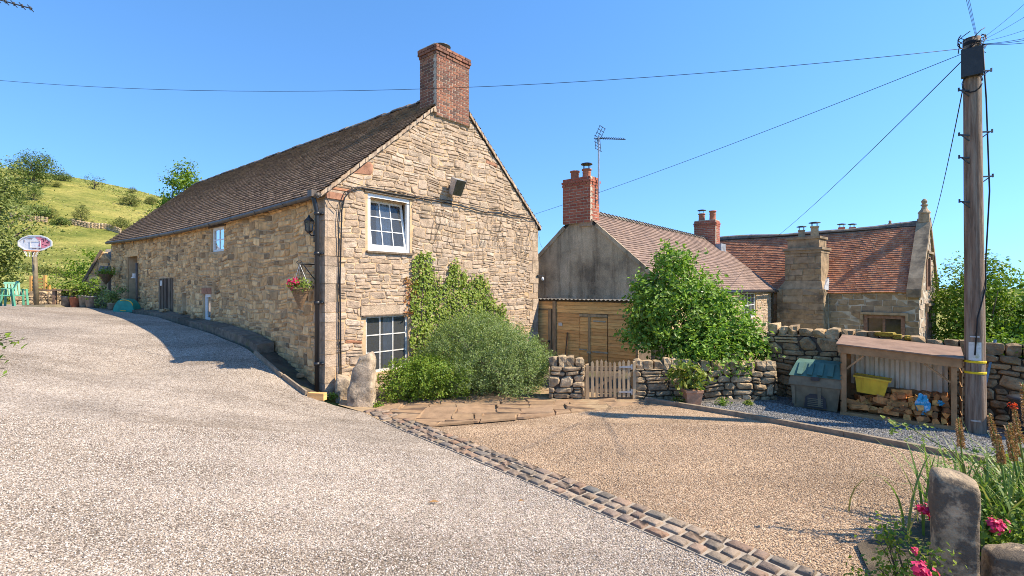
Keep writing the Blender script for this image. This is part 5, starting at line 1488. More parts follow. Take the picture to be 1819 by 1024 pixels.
stones(path_bed, FP, layout(-3.5, 2.9, 8.4, 12, .42, .27, .005, .06, half_from(hull), [], seed=71, big=.15, split=.1, jit=.05), M['stone_slab'], name='flagstone', rest='flagstones', d=.0025, back=.03, limit=300, bulge=.96)
# brick pavers where the strip meets the flags
for k in range(5):
    for j in range(3):
        x, y = sp(-.25 - k * .16, .02 + .115 + j * .2 + (.05 if k % 2 else 0)); 
        o = link('paver', SETT[(k + j) % 10], path_bed, (x, y, gz(x, y) + .012), Euler((0, 0, sang + math.pi / 2 + random.uniform(-.04, .04))), (.19, .14, 1)); 
for k, (u, v, c_) in enumerate(((770, 893, 'orange brown fallen leaf lying alone on the pale gravel drive'), (925, 891, 'small brown fallen leaf on the gravel close to the sett strip'))):
    q = onz(u, v, .12); z = gz(q.x, q.y); q = onz(u, v, z + .02); b = MB(); L = .06 if k == 0 else .035
    b.add([(q.x - L, q.y, z + .02), (q.x, q.y - L * .4, z + .035), (q.x + L, q.y + .01, z + .025), (q.x, q.y + L * .45, z + .04)], [(0, 1, 2), (0, 2, 3)]); o = b.build('fallen_leaf', M['seedhead']); tag(o, c_, 'leaf')
# timber edging of the yard
ye = empty('yard_edging', edge_line[2], 'weathered timber edging between the yard gravel and the slate chippings', 'edging')
for p, q in zip(edge_line, edge_line[1:]):
    d = (q - p).normalized() * .005; b = MB(); b.bar(p + d + Vector((0, 0, gz(p.x, p.y) + .02)), q - d + Vector((0, 0, gz(q.x, q.y) + .02)), .09, .13, tint=random.random()); b.build('edging_board', M['edging'], ye)

# ------------------------------------------------------------------ dry stone walls
def dry_wall(name, p0, p1, h0, h1, thick, label, m, w=.24, h=.12, limit=220, seed=1, cope=(.17, .22, .2), zb=-.1, ends=(False, False), group=None):
    """wall whose front face runs p0->p1 with the viewer on its N side; cope stones set on edge"""
    p0, p1 = Vector((*p0[:2], 0)), Vector((*p1[:2], 0)); U = (p1 - p0).normalized(); L = (p1 - p0).length
    N = Vector((U.y, -U.x, 0))
    if N.dot(-p0) < 0: N = -N
    F = Frame(p0, U, N=N); root = empty(name, p0 + U * L / 2, label, 'wall', group)
    r = random.Random(seed)
    hmax = max(h0, h1)
    b = MB(); b.hexa([F.p(.03, zb, -thick), F.p(L - .03, zb, -thick), F.p(L - .03, zb, -.045), F.p(.03, zb, -.045), F.p(.03, h0 - .03, -thick), F.p(L - .03, h1 - .03, -thick), F.p(L - .03, h1 - .03, -.045), F.p(.03, h0 - .03, -.045)])
    b.build('wall_core', M['wall_core'], root)
    k = (h1 - h0) / L
    pl = layout(0, L, zb, hmax, w, h, .008, .045, [(-k, 1, h0), (-1, 0, 0), (1, 0, L)], [], seed=seed, big=.15, split=.2, jit=.28)
    stones(root, F, pl, m, d=.045, back=.06, limit=limit, seed=seed, smooth=False, bulge=.72)
    for e, s in ((0, ends[0]), (1, ends[1])):
        if s:
            FE = Frame(F.p(L * e, 0, 0 if e else -thick), -N if e else N, N=U if e else -U)
            stones(root, FE, layout(0, thick, zb, h1 if e else h0, w, h, .008, .03, [(0, 1, h1 if e else h0), (-1, 0, 0), (1, 0, thick)], [], seed=seed + 9, big=.1, split=.15, jit=.25), m, d=.04, back=.06, limit=60)
    u = 0; i = 0
    while u < L - .03:
        ww = min(cope[0] * r.uniform(.75, 1.35), L - u); hh = cope[1] * r.uniform(.8, 1.2)
        c = F.p(u + ww / 2, h0 + k * u + hh * .42, -thick / 2 + .01)
        blob_obj('cope_stone', root, c, (ww * 1.04, thick * r.uniform(.95, 1.12), hh * 1.1), m, math.atan2(U.y, U.x) + r.uniform(-.08, .08), r.randrange(8), r.uniform(-.08, .08))
        u += ww; i += 1
    return root, F, L
dry_wall('dry_stone_wall', (.80, 10.74), (1.56, 10.68), .70, .70, .38, 'short dry stone wall between the big bush and the garden gate', M['dry_stone'], .21, .115, 80, 81, (.19, .21), ends=(False, True))
dry_wall('dry_stone_wall', (2.66, 10.68), (5.62, 10.52), .66, .64, .38, 'low dry stone wall to the right of the gate below the leafy tree', M['dry_stone'], .22, .11, 260, 82, (.20, .20), ends=(True, False))
twa = TW0 - c3 * 1.5; twb = TW0 + c3 * 6.2
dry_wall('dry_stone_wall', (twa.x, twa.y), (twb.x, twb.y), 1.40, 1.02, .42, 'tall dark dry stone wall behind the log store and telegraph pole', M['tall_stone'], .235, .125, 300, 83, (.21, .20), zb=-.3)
# moss cushions on the tall wall
for k, (u, v, Y, s) in enumerate(((1572, 594, 9.75, .34), (1594, 598, 9.65, .16), (1612, 600, 9.55, .1))):
    p = at(u, v, Y); o = blob_obj('moss_cushion', None, p, (s, .24, .09), M['moss'], -.69, k); tag(o, ['broad golden moss cushion on top of the tall wall', 'middle sized golden moss cushion on top of the tall wall', 'smallest golden moss cushion on top of the tall wall'][k], 'moss')

# ------------------------------------------------------------------ garden gate
FGt = Frame((1.60, 10.70, .03), (1, -.02, 0), N=(-.02, -1, 0))
gate = empty('garden_gate', FGt.p(.5, 0, 0), 'weathered wooden picket gate between two dry stone walls', 'gate')
for i in range(9):
    u = .105 + i * .097; hh = .80 + random.uniform(-.015, .015) + .02 * math.sin(i); w = .058; ln = random.uniform(-.012, .012)
    b = MB(); b.prism(FGt, [(u, .02), (u + w, .02), (u + w + ln, hh - .04), (u + w / 2 + ln, hh), (u + ln, hh - .04)], 0, .022, random.random()); b.build('picket', M['grey_wood'], gate)
for z in (.12, .60):
    b = MB(); b.fbox(FGt, .07, .98, z, z + .075, -.035, -.002); b.build('rail', M['grey_wood'], gate)
b = MB(); b.bar(FGt.p(.12, .17, -.018), FGt.p(.9, .62, -.018), .03, .06); b.build('brace', M['grey_wood'], gate)
for z in (.12, .66):
    b = MB(); b.prism(FGt, [(.70, z), (.98, z - .012), (.98, z + .045), (.70, z + .022)], .024, .032); b.fbox(FGt, .965, .99, z - .04, z + .075, .024, .036); b.build('hinge', M['galvanised'], gate)
for u, hh, m_ in ((-.02, .72, .09), (1.0, .78, .075)):
    b = MB(); b.hexa([FGt.p(u, -.1, -.06), FGt.p(u + m_, -.1, -.06), FGt.p(u + m_, -.1, .03), FGt.p(u, -.1, .03), FGt.p(u + .012, hh, -.05), FGt.p(u + m_ - .01, hh + .02, -.05), FGt.p(u + m_ - .012, hh, .02), FGt.p(u + .01, hh - .02, .02)], random.random()); b.build('gatepost', M['grey_wood'], gate)

# ------------------------------------------------------------------ guard stones by the barn corner
from mathutils import noise as mnoise
def monolith(name, base, w, d, h, rz, m, label, seed, taper=(1, 1, 1, 1), slant=(0, 0), cat='stone', rough=.035, rnd=.30):
    """rough hewn upright stone: a box of many facets, worn corners; taper = share of the width left at the -x,+x,-y,+y side of the top"""
    vs = []; idx = {}; fs = []; nx, ny, nz = 6, 6, 14
    def vert(i, j, k):
        if (i, j, k) in idx: return idx[(i, j, k)]
        x, y, t = 2 * i / nx - 1, 2 * j / ny - 1, k / nz
        l = (abs(x) ** 5 + abs(y) ** 5) ** .2; mx = max(abs(x), abs(y))
        if mx > 1e-6: x, y = x * (1 - rnd * (1 - mx / l)), y * (1 - rnd * (1 - mx / l)); x, y = x * (mx / l) ** .45, y * (mx / l) ** .45
        tz = (2 * t - 1); e = max(0, t - .9) / .1; shrink = 1 - .10 * e * e
        kx = 1 + ((taper[0] if x < 0 else taper[1]) - 1) * t ** 1.6; ky = 1 + ((taper[2] if y < 0 else taper[3]) - 1) * t ** 1.6
        X, Y, Z = x * w / 2 * kx * shrink, y * d / 2 * ky * shrink, h * t - .12
        if t > .5: Z += (slant[0] * x + slant[1] * y) * h * (t - .5) * 2 - .05 * h * (x * x + y * y) * .5 * (1 if k == nz else .6 * e)
        q = mnoise.noise_vector(Vector((X * 5 + seed, Y * 5, Z * 4))) * rough + mnoise.noise_vector(Vector((X * 14 + seed, Y * 14, Z * 12))) * rough * .45
        X, Y, Z = X + q.x, Y + q.y, Z + q.z * .6
        idx[(i, j, k)] = len(vs); ca, sa = math.cos(rz), math.sin(rz); vs.append((X * ca - Y * sa, X * sa + Y * ca, Z)); return idx[(i, j, k)]
    for k in range(nz):
        for i in range(nx): fs.append((vert(i, 0, k), vert(i + 1, 0, k), vert(i + 1, 0, k + 1), vert(i, 0, k + 1))); fs.append((vert(i + 1, ny, k), vert(i, ny, k), vert(i, ny, k + 1), vert(i + 1, ny, k + 1)))
        for j in range(ny): fs.append((vert(0, j + 1, k), vert(0, j, k), vert(0, j, k + 1), vert(0, j + 1, k + 1))); fs.append((vert(nx, j, k), vert(nx, j + 1, k), vert(nx, j + 1, k + 1), vert(nx, j, k + 1)))
    for i in range(nx):
        for j in range(ny): fs.append((vert(i, j, nz), vert(i + 1, j, nz), vert(i + 1, j + 1, nz), vert(i, j + 1, nz)))
    o = link(name, mesh_from(name, vs, fs, m, None, True), None, base)
    return tag(o, label, cat)
p = onz(637, 724); monolith('guard_stone', (p.x, p.y + .16, 0), .56, .36, 1.12, .05, M['guard_stone'], 'tall upright grey guard stone at the foot of the gable', 5, (.30, .95, .85, .85), (.10, 0), 'stone', .05)
p = onz(606, 714); monolith('guard_stone', (p.x, p.y + .15, 0), .36, .30, .64, .3, M['guard_stone'], 'short brown guard stone tucked behind the tall upright one', 6, (.8, .9, .9, .9), (-.06, 0))

# ------------------------------------------------------------------ bushes and garden tree
BUSH = [((-.70, 11.75, .85), (1.35, 1.25, .82)), ((-.0, 11.6, .62), (1.0, .95, .66)), ((-.5, 11.1, .48), (1.35, .82, .5)), ((-.9, 13.0, .7), (1.3, .9, .85)), ((.42, 11.6, .55), (.42, .6, .52)), ((-.95, 11.9, 1.25), (.85, .8, .55))]
bush_o = tree('bush', (-.5, 11.7, 0), BUSH,
     2300, 26, .075, .042, M['leaf_bush'], 'huge rounded grey green bush against the barn gable', 'bush', None, .05, 14, 91, .30, .9, .5, 3)
sprigs('shoots', bush_o, BUSH, 900, .30, 12, .036, M['leaf_bush'], 192)
r = np.random.default_rng(191)                                   # long thin shoots standing out of the bush
tree('shrub', (-2.2, 10.75, 0), [((-2.45, 10.55, .38), (.42, .45, .42)), ((-1.85, 10.65, .48), (.55, .5, .46)), ((-1.35, 10.9, .42), (.5, .5, .45)), ((-2.0, 10.9, .6), (.6, .4, .3))],
     620, 22, .06, .05, M['leaf_low'], 'low bright green shrub below the ground floor window', 'shrub', None, .02, 8, 92, .5, .8, .6, 3)
ELD = [((4.05, 12.0, 1.75), (1.15, 1.0, 1.0)), ((3.95, 12.0, 2.6), (.5, .6, .66)), ((4.95, 11.8, 1.35), (.8, .75, .72)), ((4.6, 11.25, 1.05), (1.15, .6, .5)), ((3.4, 12.0, 1.75), (.5, .7, .85)), ((4.55, 12.1, 2.2), (.5, .6, .5)), ((5.45, 11.4, .98), (.5, .5, .4)), ((4.5, 10.75, .82), (.65, .35, .28)), ((3.05, 11.9, 1.15), (.35, .4, .3)), ((3.78, 12, 3.05), (.2, .25, .33)), ((4.15, 12, 3.08), (.2, .25, .3)), ((3.2, 12, 2.45), (.25, .3, .3)), ((5.2, 11.9, 1.95), (.3, .3, .28)), ((2.85, 11.6, 1.85), (.22, .25, .12)), ((5.85, 11.2, .92), (.25, .3, .2))]
eld_o = tree('elder_tree', (4.3, 12.0, 0), ELD,
     640, 24, .14, .105, M['leaf_tree'], 'leafy green tree spilling over the low garden wall', 'tree', None, .06, 12, 93, .42, .75, .6, 3)
sprigs('shoots', eld_o, ELD, 260, .42, 12, .10, M['leaf_tree'], 193, .7)
# planter below it
pp = onz(1234, 722); pl_ = empty('planter', (pp.x, pp.y + .15, 0), 'square terracotta planter with a yellow green plant by the low wall', 'planter')
b = MB(); c_ = (pp.x, pp.y + .15)
b.hexa([(c_[0] + x * .13, c_[1] + y * .13, -.01) for x, y in ((-1, -1), (1, -1), (1, 1), (-1, 1))] + [(c_[0] + x * .165, c_[1] + y * .165, .27) for x, y in ((-1, -1), (1, -1), (1, 1), (-1, 1))]); b.box((c_[0], c_[1], .295), (.36, .36, .05)); b.build('pot', M['brown_pot'], pl_)
r = np.random.default_rng(94); P, Nn, T, cc = crown([((c_[0] - .08, c_[1], .60), (.42, .30, .28)), ((c_[0] + .05, c_[1], .48), (.25, .2, .2))], 50, 9, .06, r, .5); leaf_obj('leaves', P, Nn, .13, M['leaf_yellow'], pl_, r, T, .5)
b = MB(); [limb(b, (c_[0], c_[1], .28), q, .008, .003, r, 4) for q in cc[:16]]; b.build('stem', M['bark'], pl_)
# weeds and tufts
def tuft(name, x, y, s, n, m, label, seed, cat='plant', group=None, leaf=.04):
    r = np.random.default_rng(seed); P, Nn, T, cc = crown([((x, y, gz(x, y) + s * .35), (s, s * .8, s * .5))], n, 9, s * .2, r, .6)
    o = leaf_obj(name, P, Nn, leaf, m, None, r, T); return tag(o, label, cat, group)
for k, (u, v, s) in enumerate(((1203, 718, .16), (1285, 722, .14), (1330, 722, .10), (668, 722, .12), (590, 715, .10))):
    q = onz(u, v); tuft('weed', q.x, q.y, s, 26, M['leaf_low'], ['weed tuft at the wall foot left of the terracotta planter', 'weed tuft at the wall foot right of the terracotta planter', 'small weed tuft near the right end of the low wall', 'weed tuft beside the tall guard stone', 'weed tuft by the downpipe foot'][k], 200 + k)

# ------------------------------------------------------------------ oil or grit bin
FB = Frame(Vector((5.585, 9.935, 0)), c3, N=-g3)
bn = empty('storage_bin', FB.p(.4, 0, -.3), 'dark grey plastic storage bin with green lid beside the log store', 'bin')
b = MB(); b.hexa([FB.p(.06, .03, -.55), FB.p(.78, .03, -.55), FB.p(.78, .03, -.04), FB.p(.06, .03, -.04), FB.p(.0, .48, -.62), FB.p(.84, .48, -.62), FB.p(.84, .48, .02), FB.p(.0, .48, .02)]); b.build('lower_body', M['bin_grey'], bn)
b = MB(); b.hexa([FB.p(-.03, .485, -.64), FB.p(.87, .485, -.64), FB.p(.87, .485, .05), FB.p(-.03, .485, .05), FB.p(.0, .68, -.62), FB.p(.84, .68, -.62), FB.p(.84, .66, .02), FB.p(.0, .66, .02)]); b.build('upper_body', M['bin_grey'], bn)
b = MB(); b.hexa([FB.p(-.02, .685, -.64), FB.p(.86, .685, -.64), FB.p(.86, .665, .05), FB.p(-.02, .665, .05), FB.p(.05, .93, -.60), FB.p(.79, .93, -.60), FB.p(.79, .90, -.30), FB.p(.05, .90, -.30)]); lid = b.build('lid', M['bin_green'], bn)
for k in range(4):
    u = .12 + k * .17; b = MB(); b.hexa([FB.p(u, .70, .038), FB.p(u + .09, .70, .038), FB.p(u + .09, .71, .055), FB.p(u, .71, .055), FB.p(u, .885, -.29), FB.p(u + .09, .885, -.29), FB.p(u + .09, .91, -.275), FB.p(u, .91, -.275)]); b.build('lid_rib', M['bin_green'], lid)
for (a_, b2) in ((.04, .36), (.48, .80)):
    b = MB(); b.hexa([FB.p(a_, .10, .0), FB.p(a_ + .04, .10, .0), FB.p(a_ + .04, .10, .02), FB.p(a_, .10, .02), FB.p(a_ - .02, .46, .0), FB.p(a_ + .05, .46, .0), FB.p(a_ + .05, .46, .035), FB.p(a_ - .02, .46, .035)]); b.build('buttress', M['bin_grey'], bn)
b = MB(); b.prism(FB, [(.24, .06), (.62, .06), (.60, .26), (.52, .33), (.34, .33), (.26, .26)], -.02, .012); b.build('front_hatch', M['dark_plastic'], bn)
for k in range(5):
    b = MB(); b.fbox(FB, .30, .56, .09 + k * .035, .105 + k * .035, .012, .026); b.build('hatch_rib', M['bin_grey'], bn)
b = MB(); b.fbox(FB, .36, .50, .60, .67, .03, .07); b.build('latch', M['dark_plastic'], bn)

# ------------------------------------------------------------------ log store
FW = Frame(Vector((6.22, 9.35, 0)), c3, N=-g3); WW, WD = 1.62, .80
store = empty('log_store', FW.p(WW / 2, 0, -WD / 2), 'open fronted wooden log store with slatted roof against the tall wall', 'log store')
def hz(u): return 1.30 - .075 * u
for u, d, hh in ((0, 0, 1.22), (WW - .07, 0, 1.1), (0, -WD, 1.36), (WW - .07, -WD, 1.28)):
    b = MB(); b.fbox(FW, u, u + .075, -.03, hh, d - .07, d, random.random()); b.build('post', M['store_wood'], store)
b = MB(); b.hexa([FW.p(-.06, hz(0) - .115, .0), FW.p(WW + .06, hz(WW) - .115, .0), FW.p(WW + .06, hz(WW) - .115, .028), FW.p(-.06, hz(0) - .115, .028), FW.p(-.06, hz(0) + .03, .0), FW.p(WW + .06, hz(WW) + .03, .0), FW.p(WW + .06, hz(WW) + .03, .028), FW.p(-.06, hz(0) + .03, .028)]); b.build('fascia', M['store_wood'], store)
nb_ = 13
for i in range(nb_):
    d0 = .07 - (WD + .17) * i / nb_; d1 = .07 - (WD + .17) * (i + .93) / nb_
    za = lambda d: .04 - d * .10
    b = MB(); j = random.uniform(-.003, .003)
    b.hexa([FW.p(-.08, hz(0) + za(d0) + j, d0), FW.p(WW + .09, hz(WW) + za(d0) + j, d0), FW.p(WW + .09, hz(WW) + za(d1) + j, d1), FW.p(-.08, hz(0) + za(d1) + j, d1), FW.p(-.08, hz(0) + za(d0) + j + .02, d0), FW.p(WW + .09, hz(WW) + za(d0) + j + .02, d0), FW.p(WW + .09, hz(WW) + za(d1) + j + .026, d1), FW.p(-.08, hz(0) + za(d1) + j + .026, d1)], random.random())
    b.build('roof_slat', M['store_roof'], store)
b = MB(); vs = []; fs = []; n = 90
for i in range(n + 1):
    u = .08 + (WW - .17) * i / n; ph_ = (u / .155) % 1.0; dd = -WD - .02 + (.06 if ph_ < .42 else (.0 if .5 < ph_ < .92 else .03))
    vs += [FW.p(u, .50, dd + .05), FW.p(u, 1.20, dd + .05)]
for i in range(n): fs.append((2 * i, 2 * i + 2, 2 * i + 3, 2 * i + 1))
b.add(vs, fs); b.build('tin_backing', M['tin_sheet'], store)
for i in range(4):
    b = MB(); b.fbox(FW, .08, WW - .08, .02 + i * .125, .13 + i * .125, -WD + .01, -WD + .035, random.random()); b.build('back_board', M['store_wood'], store)
for u in (-.0, WW - .015):
    for i in range(5):
        if u == 0 and False: continue
        b = MB(); b.fbox(FW, u + (.078 if u > 1 else -.018), u + (.094 if u > 1 else -.002), .04 + i * .24, .25 + i * .24, -WD, -.02, random.random()); b.build('side_board', M['store_wood'], store)
for (u0, u1) in ((.075, .34), (WW - .075, WW - .42)):
    b = MB(); b.bar(FW.p(u0, .88 if u0 < 1 else .80, -.03), FW.p(u1, hz(u1) - .13, -.03), .03, .05, tuple(FW.N)); b.build('brace', M['store_wood'], store)
b = MB(); b.fbox(FW, -.02, WW + .02, .0, .07, -.01, .05); b.build('base_board', M['store_wood'], store)
for i in range(5):
    b = MB(); b.fbox(FW, .05, WW - .05, .03, .05, -.76 + i * .15, -.65 + i * .15); b.build('floor_board', M['store_wood'], store)
# logs: each a split billet of its own
LOGM = []
for k in range(8):
    rr = random.Random(400 + k); kind = k % 4
    pr = {0: [(-.5, -.4), (.5, -.4), (.05, .5)], 1: [(-.5, -.5), (.5, -.45), (.45, .4), (-.3, .5)], 2: [(-.5, -.3), (.1, -.5), (.5, .0), (.3, .45), (-.3, .4)], 3: [(-.5, -.35), (.5, -.5), (.4, .3), (-.1, .5)]}[kind]
    vs = []
    for e in (-.5, -.17, .17, .5): vs += [(e + rr.uniform(-.02, .02), x * (1 + rr.uniform(-.1, .1)), z * (1 + rr.uniform(-.1, .1))) for x, z in pr]
    q = len(pr); fs = [tuple(range(q - 1, -1, -1)), tuple(range(3 * q, 4 * q))]
    for j in range(3): fs += [(j * q + i, j * q + (i + 1) % q, (j + 1) * q + (i + 1) % q, (j + 1) * q + i) for i in range(q)]
    LOGM.append(mesh_from('log', vs, fs, M['log_wood']))
wa = math.atan2(c3.y, c3.x); ga_ = math.atan2(g3.y, g3.x)
def log(u, z, d, L, s, rz, lab, tilt=0.0, roll=0.0):
    o = link('log', random.choice(LOGM), None, FW.p(u, z, d), Euler((roll, tilt, rz)), (L, s, s * random.uniform(.7, 1.0)))
    tag(o, lab, 'log', 'logs in the log store')
la = 'split log lying loose along the front of the log store heap'; lb_ = 'split log stacked end outwards at the pole end of the log store'
lc = 'split log in the middle of the log store heap'
for k in range(30):
    u = random.uniform(.15, .9); d = random.uniform(-.6, -.08); top = .10 + .26 * (-d / .7) + random.uniform(-.03, .03)
    log(u, top, d, random.uniform(.22, .36), random.uniform(.06, .1), wa + random.gauss(0, .5), la, random.uniform(-.2, .2), random.uniform(0, 6))
for k in range(20):
    u = random.uniform(.6, 1.2); d = random.uniform(-.55, -.1); top = .14 + .32 * (-d / .7) + random.uniform(-.04, .06)
    log(u, top, d, random.uniform(.24, .34), random.uniform(.08, .12), random.choice((wa, ga_, wa + .8)) + random.gauss(0, .3), lc, random.uniform(-.35, .35), random.uniform(0, 6))
for j in range(5):
    for i in range(5 - j // 2):
        log(1.48 - i * .122 + random.uniform(-.015, .015), .11 + j * .095, -.20 - .05 * j + random.uniform(-.03, .03), .34, .112, ga_ + random.gauss(0, .06), 'split log end outwards, ' + ('bottom', 'second', 'third', 'fourth', 'top')[j] + ' row of the stack, ' + ('first', 'second', 'third', 'fourth', 'fifth')[i] + ' from the pole', 0, random.choice((0, 1.57, 3.14)))
for k in range(26):
    u = random.uniform(.2, 1.45); d = random.uniform(-.7, -.3); log(u, .10 + random.uniform(0, .2), d, .3, .12, random.uniform(0, 3), lc, random.uniform(-.1, .1), random.uniform(0, 6))
# yellow tub on the heap
FY = Frame(FW.p(.16, .42, -.30), (c3 * 1.0 + Vector((0, 0, -.08))), (0.08 * c3.x, .08 * c3.y, 1), -g3)
tub = empty('plastic_tub', FY.p(.25, 0, -.15), 'yellow plastic tub standing on the logs', 'tub')
b = MB(); b.hexa([FY.p(.05, 0, -.30), FY.p(.47, 0, -.30), FY.p(.47, 0, -.03), FY.p(.05, 0, -.03), FY.p(.0, .30, -.34), FY.p(.52, .30, -.34), FY.p(.52, .30, .0), FY.p(.0, .30, .0)]); b.build('body', M['yellow_tub'], tub)
b = MB()
for q in ((-.03, .55, -.015, .025), (-.03, .55, -.365, -.325)): b.fbox(FY, q[0], q[1], .285, .315, q[2], q[3])
b.fbox(FY, -.03, .0, .285, .315, -.325, -.015); b.fbox(FY, .52, .55, .285, .315, -.325, -.015); b.build('rim', M['yellow_tub'], tub)
for k in range(3):
    b = MB(); x = .12 + k * .13; b.hexa([FY.p(x, .02, -.03), FY.p(x + .02, .02, -.03), FY.p(x + .02, .02, -.02), FY.p(x, .02, -.02), FY.p(x, .28, -.002), FY.p(x + .02, .28, -.002), FY.p(x + .02, .28, .010), FY.p(x, .28, .010)]); b.build('rib', M['yellow_tub'], tub)
# blue bag
def crumple(name, loc, size, m, label, cat, seed):
    r = np.random.default_rng(seed); n = 14; vs = []; fs = []
    for j in range(n + 1):
        th = math.pi * j / n
        for i in range(n * 2):
            a_ = math.pi * i / n; q = 1 + .35 * math.sin(3 * a_ + 2 * th + seed) * math.sin(2 * th) + .25 * math.sin(5 * th + 2 * a_) + r.uniform(-.16, .16)
            vs.append((math.sin(th) * math.cos(a_) * size[0] * q, math.sin(th) * math.sin(a_) * size[1] * q, math.cos(th) * size[2] * q))
    for j in range(n):
        for i in range(n * 2): i2 = (i + 1) % (2 * n); fs.append((j * 2 * n + i, (j + 1) * 2 * n + i, (j + 1) * 2 * n + i2, j * 2 * n + i2))
    o = link(name, mesh_from(name, vs, fs, m), None, loc, Euler((0, 0, wa))); return tag(o, label, cat)
crumple('plastic_bag', FW.p(1.18, .36, -.08), (.085, .045, .14), M['blue_bag'], 'crumpled bright blue plastic bag hanging over the logs', 'bag', 3)
crumple('plastic_bag', FW.p(1.42, .40, -.20), (.04, .04, .035), M['blue_bag'], 'small scrap of blue plastic between the end logs', 'bag', 5)

# ------------------------------------------------------------------ telegraph pole
pb = Vector((7.70, 8.22, 0)); PT = at(1730, 68, 8.2).z
pole = empty('telegraph_pole', pb, 'tall wooden telegraph pole with black box and climbing irons beside the log store', 'telegraph pole')
b = MB(); n = 12
b.tube([pb + Vector((0, 0, -.4 + (PT + .4) * k / n)) + Vector((-.07 * k / n, 0, 0)) for k in range(n + 1)], [.140 - .028 * k / n for k in range(n + 1)], 18); b.build('shaft', M['pole_wood'], pole, True)
def pole_at(z): return pb + Vector((-.07 * (z + .4) / (PT + .4), 0, z))
q = pole_at(PT - .58)
vd = Vector((-.683, -.730, 0)); va_ = math.atan2(vd.y, vd.x) + math.pi / 2
b = MB(); b.box((q.x + vd.x * .14, q.y + vd.y * .14, q.z + .14), (.27, .12, .45), va_); b.build('junction_box', M['dark_plastic'], pole)
for z in (.985, 1.165):
    b = MB(); p = pole_at(z); b.lathe((p.x, p.y, p.z), [(.134, 0), (.143, .004), (.143, .034), (.134, .038)], 20); b.build('band', M['yellow_band'], pole)
p = pole_at(1.36)
b = MB(); vs = []; fs = []
for i in range(9):
    a_ = math.atan2(-.730, -.683) + (i - 4) * .15; vs += [(p.x + .1385 * math.cos(a_), p.y + .1385 * math.sin(a_), p.z - .15), (p.x + .137 * math.cos(a_), p.y + .137 * math.sin(a_), p.z + .15)]
for i in range(8): fs.append((2 * i, 2 * i + 2, 2 * i + 3, 2 * i + 1))
b.add(vs, fs); b.build('notice', M['sign_white'], pole, True)
for (z, w_, h_) in ((1.60, .12, .02), (.10 + .12, .12, .025)):
    p = pole_at(z); b = MB(); b.box((p.x + vd.x * .137, p.y + vd.y * .137, p.z), (w_, .02, h_), va_); b.build('tag_plate', M['galvanised'], pole)
for (u, v, s) in ((1706, 163, -1), (1704, 242, -1), (1703, 282, -1), (1703, 360, -1), (1757, 128, 1), (1757, 236, 1), (1757, 315, 1)):
    z = at(u, v, 8.2).z; p = pole_at(z); b = MB(); rr = .140 - .028 * (z + .4) / (PT + .4)
    b.bar(p + Vector((s * rr * .9, -.05, 0)), p + Vector((s * (rr + .16), -.05, .01)), .02, .022); b.bar(p + Vector((s * (rr + .155), -.05, -.01)), p + Vector((s * (rr + .155), -.05, .05)), .018, .018); b.bar(p + Vector((s * rr * .9, -.05, -.09)), p + Vector((s * (rr + .11), -.05, 0)), .012, .014)
    b.build('climbing_iron', M['black_iron'], pole)
b = MB(); r_ = random.Random(5); p = pole_at(PT - .78)
for k in range(2):
    rr = .115 + .012 * k; pts = [p + vd * (.15 + .01 * k) + Vector((-vd.y, vd.x, 0)) * (rr * math.cos(a_ * .5)) + Vector((0, 0, rr * math.sin(a_ * .5) * 1.25)) for a_ in range(13)]; b.tube(pts, .006, 5)
b.build('cable_coil', M['cable_black'], pole, True)
b = MB(); p = pole_at(PT)
for k in range(9):
    a0 = r_.uniform(0, 6.28); pts = [p + Vector((.17 * math.cos(a0 + j * .5) * (1 + .3 * r_.random()), .15 * math.sin(a0 + j * .5), -.22 + .05 * j + r_.uniform(-.04, .04))) for j in range(7)]; b.tube(pts, .007, 5)
b.lathe((p.x, p.y, p.z - .12), [(.112, 0), (.118, .01), (.118, .05), (.112, .06)], 14); b.build('cable_tangle', M['cable_black'], pole, True)
b = MB(); b.tube([pole_at(PT - .1) + Vector((.15, -.03, 0)), pole_at(PT - 1) + Vector((.19, -.04, 0)), pole_at(4) + Vector((.22, -.05, 0)), pole_at(2.75) + Vector((.14, -.05, 0)), pole_at(2.4) + Vector((.06, -.132, 0)), pole_at(1.9) + Vector((-.07, -.125, 0)), pole_at(1.3) + Vector((-.10, -.105, 0))], .011, 6); b.build('down_cable', M['cable_black'], pole, True)
def wire(a_, b_, sag, r, label, n=24):
    a_, b_ = Vector(a_), Vector(b_); pts = [a_.lerp(b_, k / n) - Vector((0, 0, 4 * sag * (k / n) * (1 - k / n))) for k in range(n + 1)]
    m_ = MB(); m_.tube(pts, r, 5); o = m_.build('overhead_wire', M['cable_black'], None, True); tag(o, label, 'wire', 'wires of the telegraph pole')
PTOP = pole_at(PT - .22)
far = at(-160, 127, 13.2)
wire(PTOP + Vector((-.12, -.1, .02)), far, .62, .005, 'long wire crossing the whole sky in front of the barn chimney')
wire(PTOP + Vector((-.12, -.06, -.02)), at(940, 384, 17.2), .10, .0055, 'wire running from the pole down behind the barn gable eaves')
wire(PTOP + Vector((-.13, -.03, -.10)), at(1381, 420, 25.6), .12, .008, 'wire running from the pole down to the manor roof ridge')
wire(PTOP + Vector((-.12, 0, -.45)), at(1652, 412, 22.8), .30, .009, 'slack wire from the pole down to the manor gable finial')
lbl = ['steepest wire rising from the pole top out of the picture, beside two like it', 'middle one of the three steep wires above the pole top', 'third of the three steep wires above the pole top', 'upper of two wires rising to the right from the pole', 'lower of two wires rising to the right from the pole', 'thin wire leaving the pole above the thick bundle', 'topmost cable of the thick bundle leaving the pole', 'middle cable of the thick bundle leaving the pole', 'lowest cable of the thick bundle leaving the pole']
